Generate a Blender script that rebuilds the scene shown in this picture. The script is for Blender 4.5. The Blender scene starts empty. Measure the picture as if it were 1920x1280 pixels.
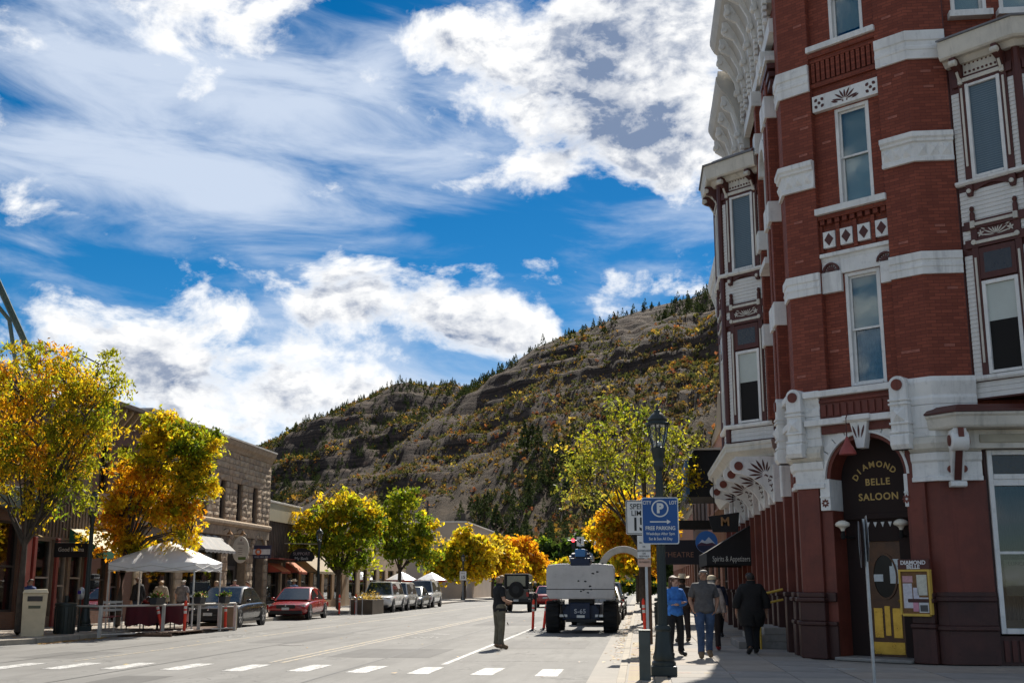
import bpy, bmesh, math, random
import numpy as np
from mathutils import Vector, Matrix
random.seed(7)
rng = np.random.default_rng(7)
SC = bpy.context.scene
COL = SC.collection
R = math.radians

# ---------------------------------------------------------------- camera
cam_d = bpy.data.cameras.new('camera')
cam_d.sensor_width = 36.0
cam_d.lens = 40.35
cam_d.clip_start = 0.1
cam_d.clip_end = 9000
cam = bpy.data.objects.new('camera', cam_d)
COL.objects.link(cam)
cam.location = (0, 0, 1.55)
cam.rotation_euler = (R(90 + 11.964), 0, R(6.226))
SC.camera = cam

# ---------------------------------------------------------------- light, exposure
SUN_AZ, SUN_EL = R(6), R(43)           # azimuth clockwise from +Y (the street's direction)
SC.view_settings.view_transform = 'Standard'
SC.view_settings.look = 'None'
SC.view_settings.gamma = 1
SC.view_settings.exposure = 0.66
SC.cycles.max_bounces = 8
SC.cycles.diffuse_bounces = 4
SC.cycles.glossy_bounces = 3
SC.cycles.transparent_max_bounces = 12
SC.cycles.transmission_bounces = 4
SC.cycles.caustics_reflective = False
SC.cycles.caustics_refractive = False
SC.cycles.sample_clamp_indirect = 6
sun_d = bpy.data.lights.new('sun', 'SUN')
sun_d.energy = 4.9
sun_d.angle = R(0.55)
sun_d.color = (1.0, 0.93, 0.82)
sun = bpy.data.objects.new('sun', sun_d)
COL.objects.link(sun)
sdir = Vector((math.sin(SUN_AZ) * math.cos(SUN_EL), math.cos(SUN_AZ) * math.cos(SUN_EL), math.sin(SUN_EL)))
sun.rotation_euler = (-sdir).to_track_quat('-Z', 'Y').to_euler()
sun.location = (0, 0, 60)


# ---------------------------------------------------------------- node helpers
class NT:
    def __init__(self, tree):
        self.t = tree
        self.n = tree.nodes
        self.n.clear()

    def node(self, kind, **kw):
        nd = self.n.new(kind)
        for k, v in kw.items():
            if k == 'ins':
                for i, val in v.items():
                    self.set(nd.inputs[i], val)
            else:
                setattr(nd, k, v)
        return nd

    def set(self, sock, val):
        if isinstance(val, bpy.types.NodeSocket):
            self.t.links.new(val, sock)
        else:
            if sock.type == 'RGBA' and len(val) == 3:
                val = (*val, 1)
            sock.default_value = val

    def math(self, op, a, b=0.0, c=0.0, clamp=False):
        nd = self.n.new('ShaderNodeMath')
        nd.operation = op
        nd.use_clamp = clamp
        for i, v in enumerate((a, b, c)):
            self.set(nd.inputs[i], v)
        return nd.outputs[0]

    def mix(self, fac, a, b, mode='MIX'):
        nd = self.n.new('ShaderNodeMix')
        nd.data_type = 'RGBA'
        nd.blend_type = mode
        self.set(nd.inputs[0], fac)
        self.set(nd.inputs[6], a)
        self.set(nd.inputs[7], b)
        return nd.outputs[2]

    def noise(self, vec, scale, detail=4, rough=.55, dist=0.0):
        nd = self.n.new('ShaderNodeTexNoise')
        nd.noise_dimensions = '3D'
        if vec is not None:
            self.set(nd.inputs['Vector'], vec)
        nd.inputs['Scale'].default_value = scale
        nd.inputs['Detail'].default_value = detail
        nd.inputs['Roughness'].default_value = rough
        nd.inputs['Distortion'].default_value = dist
        return nd.outputs[0]

    def ramp(self, fac, lo, hi, smooth=True, a=0.0, b=1.0):
        nd = self.n.new('ShaderNodeMapRange')
        nd.interpolation_type = 'SMOOTHSTEP' if smooth else 'LINEAR'
        self.set(nd.inputs[0], fac)
        nd.inputs[1].default_value = lo
        nd.inputs[2].default_value = hi
        nd.inputs[3].default_value = a
        nd.inputs[4].default_value = b
        return nd.outputs[0]

    def vec(self, x, y, z):
        nd = self.n.new('ShaderNodeCombineXYZ')
        for i, v in enumerate((x, y, z)):
            self.set(nd.inputs[i], v)
        return nd.outputs[0]


# ---------------------------------------------------------------- world: sky with clouds
world = bpy.data.worlds.new('World')
SC.world = world
world.use_nodes = True


def make_sky():
    t = NT(world.node_tree)
    sky = t.node('ShaderNodeTexSky', sky_type='NISHITA', sun_disc=False)
    sky.sun_elevation = SUN_EL
    sky.sun_rotation = SUN_AZ
    sky.altitude = 2000
    sky.air_density = 1.0
    sky.dust_density = 0.25
    sky.ozone_density = 2.5
    hs = t.node('ShaderNodeHueSaturation')
    hs.inputs['Saturation'].default_value = 1.46
    hs.inputs['Value'].default_value = 0.68
    hs.inputs['Hue'].default_value = 0.496
    t.set(hs.inputs['Color'], sky.outputs[0])
    tc = t.node('ShaderNodeTexCoord')
    sep = t.node('ShaderNodeSeparateXYZ')
    t.set(sep.inputs[0], tc.outputs['Generated'])
    x, y, z = sep.outputs
    az = t.math('MULTIPLY', t.math('ARCTAN2', x, y), 57.2958)
    el = t.math('MULTIPLY', t.math('ARCSINE', z), 57.2958)

    def blob(a, e, ra, re, w):
        da = t.math('DIVIDE', t.math('SUBTRACT', az, a), ra)
        de = t.math('DIVIDE', t.math('SUBTRACT', el, e), re)
        d2 = t.math('ADD', t.math('MULTIPLY', da, da), t.math('MULTIPLY', de, de))
        return t.math('MULTIPLY', t.math('EXPONENT', t.math('MULTIPLY', d2, -1.0)), w)

    def total(lst, base):
        acc = base
        for b in lst:
            acc = t.math('ADD', acc, blob(*b))
        return acc

    # cumulus: noise on (az, el), raised and lowered by broad masses
    P = t.vec(t.math('MULTIPLY', az, 0.1), t.math('MULTIPLY', el, 0.155), 3.7)
    n1 = t.math('ADD', t.math('MULTIPLY', t.math('SUBTRACT', t.noise(P, 1.9, 11, .60, .25), .5), 1.35), .5)
    P2 = t.vec(t.math('ADD', t.math('MULTIPLY', az, 0.1), .05), t.math('ADD', t.math('MULTIPLY', el, 0.155), .13), 3.7)
    n2 = t.math('ADD', t.math('MULTIPLY', t.math('SUBTRACT', t.noise(P2, 1.9, 6, .60, .25), .5), 1.35), .5)
    bias = total([
        (-3.7, 25.5, 4.5, 4.2, .22), (0.8, 26.5, 4.0, 4.5, .26), (2.0, 20.8, 4.0, 2.3, .20), (-5.0, 21.0, 3.0, 2.2, .18),
        (-21.5, 28.6, 5.0, 2.2, .24), (-10.0, 27.0, 2.6, 1.3, .16),
        (-22.5, 9.0, 5.5, 2.6, .20), (-17.2, 13.6, 4.2, 2.0, .19), (-13.2, 14.6, 2.4, 1.5, .20), (-9.0, 13.0, 3.0, 1.5, .20),
        (-6.0, 12.6, 2.2, 1.2, .2), (-15.5, 9.3, 5.0, 1.6, .14), (-19.5, 11.6, 2.0, .9, -.12), (-24.5, 13.2, 2.5, 1.2, -.12), (-5.1, 15.9, 1.0, .5, .2), (-0.2, 14.8, 2.2, .8, .19), (-26, 12.5, 3, 2, .12),
        (-7.5, 17.6, 8.0, 1.6, -.30), (0.0, 17.4, 6.0, 1.6, -.26), (-28.0, 15.0, 4.5, 1.5, -.2), (-24, 21, 7, 4, -.22), (-15.0, 28.0, 3.0, 3.0, -.25),
        (-30.0, 28.5, 3.0, 3, -.2), (-13, 21.5, 5.5, 2.6, -.25), (-10.5, 10.6, 2.0, .7, -.12)], -.03)
    D = t.math('ADD', n1, bias)
    D2 = t.math('ADD', n2, bias)
    cover = t.math('POWER', t.ramp(D, .455, .68), .8)
    core = t.ramp(D, .62, .98)
    lit = t.ramp(t.math('SUBTRACT', D, D2), -.13, .13)
    puff = t.noise(P, 7.0, 7, .62, .3)
    shade = t.math('MULTIPLY', t.math('ADD', t.math('MULTIPLY', t.math('SUBTRACT', 1.0, lit), .85), t.math('MULTIPLY', core, .34)), t.ramp(D, .50, .70), clamp=True)
    shade = t.math('ADD', shade, t.math('MULTIPLY', t.math('SUBTRACT', puff, .5), .9), clamp=True)
    shade = t.math('MULTIPLY', shade, t.math('MULTIPLY', t.ramp(D, .52, .68), t.ramp(puff, .26, .62, True, .5, 1.0)), clamp=True)
    # the thick shaded heart of the large cloud
    hw = t.math('MULTIPLY', t.math('SUBTRACT', t.noise(P, 4.0, 8, .6, .4), .5), 1.5)
    heart = t.ramp(t.math('ADD', total([(-1.5, 24.6, 2.0, 2.6, .95), (1.2, 22.2, 2.6, 1.3, .8), (-3.8, 21.4, 1.1, 1.8, .6), (-17.5, 12.4, 2.2, .9, .55), (-9.5, 12.3, 2.6, .6, .55), (-21.5, 9.6, 3.0, .8, .4), (-13.6, 13.6, 1.6, .8, .5)], 0.0), hw), .05, 1.45)
    shade = t.math('ADD', t.math('MULTIPLY', shade, .85), t.math('MULTIPLY', heart, t.math('MULTIPLY', t.ramp(D, .5, .66), t.ramp(puff, .25, .7, True, .72, 1.12))), clamp=True)
    ccol = t.mix(shade, (9.5, 9.45, 9.3), (1.75, 2.35, 3.6))
    # high thin layer, drawn out in streaks
    Q = t.vec(t.math('MULTIPLY', az, .045), t.math('ADD', t.math('MULTIPLY', el, .17), t.math('MULTIPLY', az, .012)), 9.1)
    c1 = t.noise(Q, 2.2, 9, .58, .5)
    cb = total([(-25, 19.2, 11, 2.2, .30), (-18, 24, 9, 2.6, .24), (-28, 24.5, 8, 2.5, .22), (-8, 22, 5, 3, .15), (3, 17.8, 5, 1.5, .12), (-26.0, 16.0, 5, 1.0, .1),
                (-7.5, 17.6, 6.0, 1.1, -.22), (-30, 29, 4, 2, -.12), (-26, 14.6, 5, .8, -.14), (-15, 28.6, 2.5, 2, -.14), (-14, 9.0, 12, 2.6, .26)], 0.0)
    thin = t.math('MULTIPLY', t.ramp(t.math('ADD', c1, cb), .42, .86), .82)
    col = t.mix(thin, hs.outputs[0], (6.2, 6.9, 8.0))
    col = t.mix(cover, col, ccol)
    bg = t.node('ShaderNodeBackground')
    t.set(bg.inputs[0], col)
    bg.inputs[1].default_value = 0.076
    out = t.node('ShaderNodeOutputWorld')
    t.set(out.inputs[0], bg.outputs[0])


make_sky()

# ---------------------------------------------------------------- materials
MATS = {}


def M(name, col, rough=.65, var=.16, scale=2.5, bump=.0, bscale=40, metal=0.0, spec=.4, coat=0.0, dirt=0.0, streak=0.0):
    """Plain painted / stone / metal surface with mottled colour, slight wear and relief."""
    if name in MATS:
        return MATS[name]
    m = bpy.data.materials.new(name)
    m.use_nodes = True
    t = NT(m.node_tree)
    tc = t.node('ShaderNodeTexCoord').outputs['Object']
    n = t.noise(tc, scale, 6, .62)
    lo = tuple(c * (1 - var) for c in col)
    hi = tuple(min(1, c * (1 + var)) for c in col)
    c = t.mix(t.ramp(n, .3, .7), lo, hi)
    if dirt:
        n3 = t.noise(tc, scale * 3.1, 8, .7)
        c = t.mix(t.math('MULTIPLY', t.ramp(n3, .52, .74), dirt), c, tuple(v * .35 for v in col))
    if streak:
        mp = t.node('ShaderNodeMapping')
        t.set(mp.inputs[0], tc)
        mp.inputs['Scale'].default_value = (7, 7, .55)
        n4 = t.noise(mp.outputs[0], 1.0, 7, .65)
        c = t.mix(t.math('MULTIPLY', t.ramp(n4, .5, .72), streak), c, tuple(v * .38 for v in col))
    p = t.node('ShaderNodeBsdfPrincipled')
    t.set(p.inputs['Base Color'], c)
    t.set(p.inputs['Roughness'], t.ramp(n, .2, .8, False, max(.02, rough - .08), min(1, rough + .08)))
    p.inputs['Metallic'].default_value = metal
    p.inputs['Specular IOR Level'].default_value = spec
    p.inputs['Coat Weight'].default_value = coat
    if bump:
        b = t.node('ShaderNodeBump')
        b.inputs['Strength'].default_value = bump
        b.inputs['Distance'].default_value = .02
        t.set(b.inputs['Height'], t.noise(tc, bscale, 5, .6))
        t.set(p.inputs['Normal'], b.outputs[0])
    o = t.node('ShaderNodeOutputMaterial')
    t.set(o.inputs[0], p.outputs[0])
    MATS[name] = m
    return m


def brick_mat(name, c1, c2, mortar, bw=.215, bh=.068, msize=.006, bump=.5, rough=.75, var=.3):
    if name in MATS:
        return MATS[name]
    m = bpy.data.materials.new(name)
    m.use_nodes = True
    t = NT(m.node_tree)
    uv = t.node('ShaderNodeTexCoord').outputs['UV']
    ob = t.node('ShaderNodeTexCoord').outputs['Object']
    b = t.node('ShaderNodeTexBrick')
    b.offset = .5
    t.set(b.inputs['Vector'], uv)
    t.set(b.inputs['Color1'], c1)
    t.set(b.inputs['Color2'], c2)
    t.set(b.inputs['Mortar'], mortar)
    b.inputs['Scale'].default_value = 1
    b.inputs['Brick Width'].default_value = bw
    b.inputs['Row Height'].default_value = bh
    b.inputs['Mortar Size'].default_value = msize
    b.inputs['Mortar Smooth'].default_value = .3
    b.inputs['Bias'].default_value = -.2
    n = t.noise(ob, 1.1, 7, .65)
    n2 = t.noise(ob, 9, 6, .7)
    c = t.mix(t.math('MULTIPLY', t.ramp(n, .35, .75), var), b.outputs[0], tuple(v * .55 for v in c1))
    c = t.mix(t.math('MULTIPLY', t.ramp(n2, .62, .85), .25), c, tuple(min(1, v * 1.7 + .02) for v in c2))
    p = t.node('ShaderNodeBsdfPrincipled')
    t.set(p.inputs['Base Color'], c)
    p.inputs['Roughness'].default_value = rough
    p.inputs['Specular IOR Level'].default_value = .3
    bp = t.node('ShaderNodeBump')
    bp.inputs['Strength'].default_value = bump
    bp.inputs['Distance'].default_value = .012
    h = t.math('ADD', t.math('MULTIPLY', b.outputs['Fac'], -1.0), t.math('MULTIPLY', t.noise(ob, 60, 4, .6), .35))
    t.set(bp.inputs['Height'], h)
    t.set(p.inputs['Normal'], bp.outputs[0])
    o = t.node('ShaderNodeOutputMaterial')
    t.set(o.inputs[0], p.outputs[0])
    MATS[name] = m
    return m


def glass_mat(name, tint=(.75, .85, .88), refl=.22, rough=.02):
    if name in MATS:
        return MATS[name]
    m = bpy.data.materials.new(name)
    m.use_nodes = True
    t = NT(m.node_tree)
    tr = t.node('ShaderNodeBsdfTransparent')
    t.set(tr.inputs[0], tint)
    g = t.node('ShaderNodeBsdfGlossy')
    g.inputs['Roughness'].default_value = rough
    t.set(g.inputs[0], (.95, .97, 1))
    ob = t.node('ShaderNodeTexCoord').outputs['Object']
    bp = t.node('ShaderNodeBump')
    bp.inputs['Strength'].default_value = .04
    bp.inputs['Distance'].default_value = .02
    t.set(bp.inputs['Height'], t.noise(ob, 1.7, 2, .5))
    t.set(g.inputs['Normal'], bp.outputs[0])
    lw = t.node('ShaderNodeLayerWeight')
    lw.inputs[0].default_value = .35
    fac = t.math('ADD', t.math('MULTIPLY', lw.outputs['Fresnel'], .5), refl, clamp=True)
    mx = t.node('ShaderNodeMixShader')
    t.set(mx.inputs[0], fac)
    t.set(mx.inputs[1], tr.outputs[0])
    t.set(mx.inputs[2], g.outputs[0])
    o = t.node('ShaderNodeOutputMaterial')
    t.set(o.inputs[0], mx.outputs[0])
    MATS[name] = m
    return m


def leaf_mat(name, trans=.5, gloss=.25):
    """Leaves coloured by their own colour attribute; light passes through them."""
    if name in MATS:
        return MATS[name]
    m = bpy.data.materials.new(name)
    m.use_nodes = True
    t = NT(m.node_tree)
    a = t.node('ShaderNodeAttribute', attribute_name='Col').outputs[0]
    p = t.node('ShaderNodeBsdfPrincipled')
    t.set(p.inputs['Base Color'], a)
    p.inputs['Roughness'].default_value = .55
    p.inputs['Specular IOR Level'].default_value = gloss
    tl = t.node('ShaderNodeBsdfTranslucent')
    t.set(tl.inputs[0], t.mix(1.0, a, (1.25, 1.2, .8), 'MULTIPLY'))
    mx = t.node('ShaderNodeMixShader')
    mx.inputs[0].default_value = trans
    t.set(mx.inputs[1], p.outputs[0])
    t.set(mx.inputs[2], tl.outputs[0])
    o = t.node('ShaderNodeOutputMaterial')
    t.set(o.inputs[0], mx.outputs[0])
    MATS[name] = m
    return m


# ---------------------------------------------------------------- mesh helpers
class F:
    """A frame on a wall: s along it, o outwards, z up."""
    def __init__(self, x=0, y=0, sx=1, sy=0, z=0):
        l = math.hypot(sx, sy)
        self.x, self.y, self.z = x, y, z
        self.sx, self.sy = sx / l, sy / l

    def __call__(self, s, o, z):
        return (self.x + s * self.sx + o * self.sy, self.y + s * self.sy - o * self.sx, self.z + z)

    def at(self, s=0, o=0, z=0):
        p = self(s, o, z)
        return F(p[0], p[1], self.sx, self.sy, p[2])

    def ang(self):
        return math.atan2(self.sy, self.sx)


W0 = F()          # world axes: s = x, o = -y


class L3:
    """plain xyz frame"""
    def __call__(self, x, y, z):
        return (x, y, z)


XYZ = L3()


class MB:
    def __init__(self, fr=None):
        self.fr = fr or XYZ
        self.v, self.f, self.u, self.mi = [], [], [], []
        self.cur = 0

    def face(self, idx, uvs):
        self.f.append(idx)
        self.u.append(uvs)
        self.mi.append(self.cur)

    def poly(self, pts):
        """local points -> one face"""
        b = len(self.v)
        for p in pts:
            self.v.append(self.fr(*p))
        a, c, d = (Vector(p) for p in (pts[0], pts[1], pts[2]))
        n = (c - a).cross(d - a)
        k = max(range(3), key=lambda i: abs(n[i]))
        if k == 2:
            uv = [(p[0], p[1]) for p in pts]
        elif k == 1:
            uv = [(p[0], p[2]) for p in pts]
        else:
            uv = [(p[1], p[2]) for p in pts]
        self.face(list(range(b, b + len(pts))), uv)

    def box(self, a0, a1, b0, b1, c0, c1):
        P = lambda i, j, k: ((a0, a1)[i], (b0, b1)[j], (c0, c1)[k])
        flip = not isinstance(self.fr, L3)
        for q in ([(0, 0, 0), (0, 1, 0), (1, 1, 0), (1, 0, 0)], [(0, 0, 1), (1, 0, 1), (1, 1, 1), (0, 1, 1)],
                  [(0, 0, 0), (1, 0, 0), (1, 0, 1), (0, 0, 1)], [(1, 1, 0), (0, 1, 0), (0, 1, 1), (1, 1, 1)],
                  [(0, 1, 0), (0, 0, 0), (0, 0, 1), (0, 1, 1)], [(1, 0, 0), (1, 1, 0), (1, 1, 1), (1, 0, 1)]):
            pts = [P(*t) for t in q]
            self.poly(pts[::-1] if flip else pts)
        return self

    def prism(self, poly, b0, b1, axis='o'):
        """poly in (s,z) extruded along o; axis 'z': poly in (s,o) extruded along z; axis 's': poly in (o,z) along s."""
        def mk(p, t):
            return (p[0], t, p[1]) if axis == 'o' else ((p[0], p[1], t) if axis == 'z' else (t, p[0], p[1]))
        n = len(poly)
        self.poly([mk(p, b0) for p in poly])
        self.poly([mk(p, b1) for p in poly][::-1])
        for i in range(n):
            j = (i + 1) % n
            self.poly([mk(poly[j], b0), mk(poly[i], b0), mk(poly[i], b1), mk(poly[j], b1)])
        return self

    def tube(self, pts, rad, n=8, cap=True):
        pts = [Vector(p) for p in pts]
        if not hasattr(rad, '__len__'):
            rad = [rad] * len(pts)
        rings = []
        up = Vector((0, 0, 1))
        for i, p in enumerate(pts):
            d = (pts[min(i + 1, len(pts) - 1)] - pts[max(i - 1, 0)])
            d.normalize()
            a = d.cross(up)
            if a.length < .05:
                a = d.cross(Vector((1, 0, 0)))
            a.normalize()
            b = a.cross(d)
            base = len(self.v)
            for k in range(n):
                t = 2 * math.pi * k / n
                self.v.append(self.fr(*(p + (a * math.cos(t) + b * math.sin(t)) * rad[i])))
            rings.append(base)
        for i in range(len(rings) - 1):
            for k in range(n):
                k2 = (k + 1) % n
                self.face([rings[i] + k, rings[i] + k2, rings[i + 1] + k2, rings[i + 1] + k],
                          [(k / n, i), ((k + 1) / n, i), ((k + 1) / n, i + 1), (k / n, i + 1)])
        if cap:
            self.face([rings[0] + k for k in range(n)][::-1], [(0, 0)] * n)
            self.face([rings[-1] + k for k in range(n)], [(0, 0)] * n)
        return self

    def lathe(self, c, prof, n=16, axis='z', squash=None):
        """prof = [(r, h)...] spun about axis through c"""
        rings = []
        for r, h in prof:
            base = len(self.v)
            for k in range(n):
                t = 2 * math.pi * (k + .5) / n
                a, b = r * math.cos(t), r * math.sin(t)
                if axis == 'z':
                    p = (c[0] + a, c[1] + b, c[2] + h)
                elif axis == 'y':
                    p = (c[0] + a, c[1] + h, c[2] + b)
                else:
                    p = (c[0] + h, c[1] + a, c[2] + b)
                self.v.append(self.fr(*p))
            rings.append(base)
        for i in range(len(rings) - 1):
            for k in range(n):
                k2 = (k + 1) % n
                self.face([rings[i] + k, rings[i] + k2, rings[i + 1] + k2, rings[i + 1] + k],
                          [(k / n, i), ((k + 1) / n, i), ((k + 1) / n, i + 1), (k / n, i + 1)])
        self.face([rings[0] + k for k in range(n)][::-1], [(0, 0)] * n)
        self.face([rings[-1] + k for k in range(n)], [(0, 0)] * n)
        return self

    def ball(self, c, r, n=10, sq=(1, 1, 1)):
        m = n // 2 + 1
        prof = [(max(.001, r * math.sin(math.pi * i / m)), -r * math.cos(math.pi * i / m)) for i in range(m + 1)]
        rings = []
        for rr, h in prof:
            base = len(self.v)
            for k in range(n):
                t = 2 * math.pi * k / n
                self.v.append(self.fr(c[0] + rr * math.cos(t) * sq[0], c[1] + rr * math.sin(t) * sq[1], c[2] + h * sq[2]))
            rings.append(base)
        for i in range(m):
            for k in range(n):
                k2 = (k + 1) % n
                self.face([rings[i] + k, rings[i] + k2, rings[i + 1] + k2, rings[i + 1] + k], [(0, 0)] * 4)
        return self

    def mesh(self, name, off=(0, 0, 0), smooth=False, weld=False):
        me = bpy.data.meshes.new(name)
        v = [(p[0] - off[0], p[1] - off[1], p[2] - off[2]) for p in self.v]
        me.from_pydata(v, [], self.f)
        uvl = me.uv_layers.new(name='UVMap')
        flat = [c for fc in self.u for uv in fc for c in uv]
        uvl.data.foreach_set('uv', flat)
        if any(self.mi):
            me.polygons.foreach_set('material_index', self.mi)
        bm = bmesh.new()
        bm.from_mesh(me)
        if weld:
            bmesh.ops.remove_doubles(bm, verts=bm.verts, dist=.0005)
        bmesh.ops.recalc_face_normals(bm, faces=bm.faces)
        bm.to_mesh(me)
        bm.free()
        if smooth:
            me.polygons.foreach_set('use_smooth', [True] * len(me.polygons))
            me.update()
            if smooth != 'all':
                try:
                    me.set_sharp_from_angle(angle=R(40))
                except Exception:
                    pass
        return me

    def build(self, name, mat, parent=None, smooth=False, bevel=0.0, sub=0):
        off = root_off(parent)
        me = self.mesh(name, off, smooth, weld=bool(bevel or smooth or sub))
        for m in (mat if isinstance(mat, (list, tuple)) else [mat]):
            me.materials.append(m)
        o = bpy.data.objects.new(name, me)
        COL.objects.link(o)
        o.parent = parent
        if bevel:
            md = o.modifiers.new('bevel', 'BEVEL')
            md.width = bevel
            md.segments = 2
            md.limit_method = 'ANGLE'
            md.angle_limit = R(35)
        if sub:
            md = o.modifiers.new('sub', 'SUBSURF')
            md.levels = sub
            md.render_levels = sub
        return o


OFF = {}


def root_off(o):
    while o is not None and o.parent is not None:
        o = o.parent
    return OFF.get(o.name, (0, 0, 0)) if o is not None else (0, 0, 0)


def tag(o, label, cat, group=None):
    o['label'] = label
    o['category'] = cat
    if group:
        o['group'] = group
    return o


def struct(o):
    o['kind'] = 'structure'
    return o


def thing(name, label, cat, loc=(0, 0, 0), rz=0.0, group=None, static=False):
    """an Empty at the thing's base; static: parts are given in world coordinates"""
    o = bpy.data.objects.new(name, None)
    o.empty_display_size = .2
    COL.objects.link(o)
    o.location = loc
    o.rotation_euler = (0, 0, rz)
    if static:
        OFF[o.name] = tuple(loc)
    return tag(o, label, cat, group)


def inst(name, me, parent, loc=(0, 0, 0), rot=(0, 0, 0), scale=(1, 1, 1)):
    """another object on a shared mesh; loc in world coordinates for static parents"""
    o = bpy.data.objects.new(name, me)
    COL.objects.link(o)
    o.parent = parent
    f = root_off(parent)
    o.location = (loc[0] - f[0], loc[1] - f[1], loc[2] - f[2])
    o.rotation_euler = rot
    o.scale = scale
    return o


def copy_tree(src, loc, rz=None, label=None, scale=None):
    ch = {}
    for o in list(COL.objects):
        if o.parent is not None:
            ch.setdefault(o.parent, []).append(o)
    r = src.copy()
    COL.objects.link(r)
    r.location = loc
    if rz is not None:
        r.rotation_euler = (0, 0, rz)
    if scale is not None:
        r.scale = scale if hasattr(scale, '__len__') else (scale,) * 3
    if label:
        r['label'] = label
    for c in ch.get(src, []):
        d = c.copy()
        COL.objects.link(d)
        d.parent = r
        for g in ch.get(c, []):
            e = g.copy()
            COL.objects.link(e)
            e.parent = d
    return r


def mesh_with(mb, name, mat, **kw):
    me = mb.mesh(name, **kw)
    for m in (mat if isinstance(mat, (list, tuple)) else [mat]):
        me.materials.append(m)
    return me


def text_mesh(txt, size, extrude=.004, bold=0.0, spacing=1.0, align='CENTER', sx=1.0):
    cu = bpy.data.curves.new('lettering', 'FONT')
    cu.body = txt
    cu.size = size
    cu.extrude = extrude
    cu.offset = bold
    cu.space_character = spacing
    cu.align_x = align
    cu.align_y = 'CENTER'
    cu.resolution_u = 3
    o = bpy.data.objects.new('lettering', cu)
    COL.objects.link(o)
    dg = bpy.context.evaluated_depsgraph_get()
    me = bpy.data.meshes.new_from_object(o.evaluated_get(dg))
    bpy.data.objects.remove(o)
    bpy.data.curves.remove(cu)
    if sx != 1.0:
        for v in me.vertices:
            v.co.x *= sx
    return me


def lettering(txt, size, fr, s, o, z, mat, parent, name='lettering', bold=0.0, spacing=1.0, sx=1.0, tilt=0.0, align='CENTER', extrude=.004):
    """upright flat lettering on a frame's surface, reading along s"""
    me = text_mesh(txt, size, extrude, bold, spacing, align, sx)
    me.materials.clear()
    me.materials.append(mat)
    ob = bpy.data.objects.new(name, me)
    COL.objects.link(ob)
    ob.parent = parent
    p = fr(s, o, z)
    f = root_off(parent)
    ob.location = (p[0] - f[0], p[1] - f[1], p[2] - f[2])
    ob.rotation_mode = 'XYZ'
    mt = Matrix.Rotation(fr.ang(), 4, 'Z') @ Matrix.Rotation(R(90), 4, 'X') @ Matrix.Rotation(tilt, 4, 'Z')
    ob.rotation_euler = mt.to_euler()
    return ob


def wall_mesh(mb, s0, s1, z0, z1, holes, o, depth, inner=1):
    """front of a wall at o with rectangular openings (s0,s1,z0,z1), reveals, and a dark back at o-depth"""
    ss = sorted({s0, s1, *[h[0] for h in holes], *[h[1] for h in holes]})
    zs = sorted({z0, z1, *[h[2] for h in holes], *[h[3] for h in holes]})
    ins = lambda a, b: any(h[0] < a < h[1] and h[2] < b < h[3] for h in holes)
    for i in range(len(ss) - 1):
        for k in range(len(zs) - 1):
            if not ins((ss[i] + ss[i + 1]) / 2, (zs[k] + zs[k + 1]) / 2):
                mb.poly([(ss[i], o, zs[k]), (ss[i + 1], o, zs[k]), (ss[i + 1], o, zs[k + 1]), (ss[i], o, zs[k + 1])])
    for a, b, c, d in holes:
        mb.poly([(a, o, c), (a, o, d), (a, o - depth, d), (a, o - depth, c)])
        mb.poly([(b, o, d), (b, o, c), (b, o - depth, c), (b, o - depth, d)])
        mb.poly([(a, o, d), (b, o, d), (b, o - depth, d), (a, o - depth, d)])
        mb.poly([(b, o, c), (a, o, c), (a, o - depth, c), (b, o - depth, c)])
        mb.cur = inner  # back face coloured dark in place of the room's darkness
        mb.poly([(a, o - depth, c), (b, o - depth, c), (b, o - depth, d), (a, o - depth, d)])
        mb.cur = 0
    return mb
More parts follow.
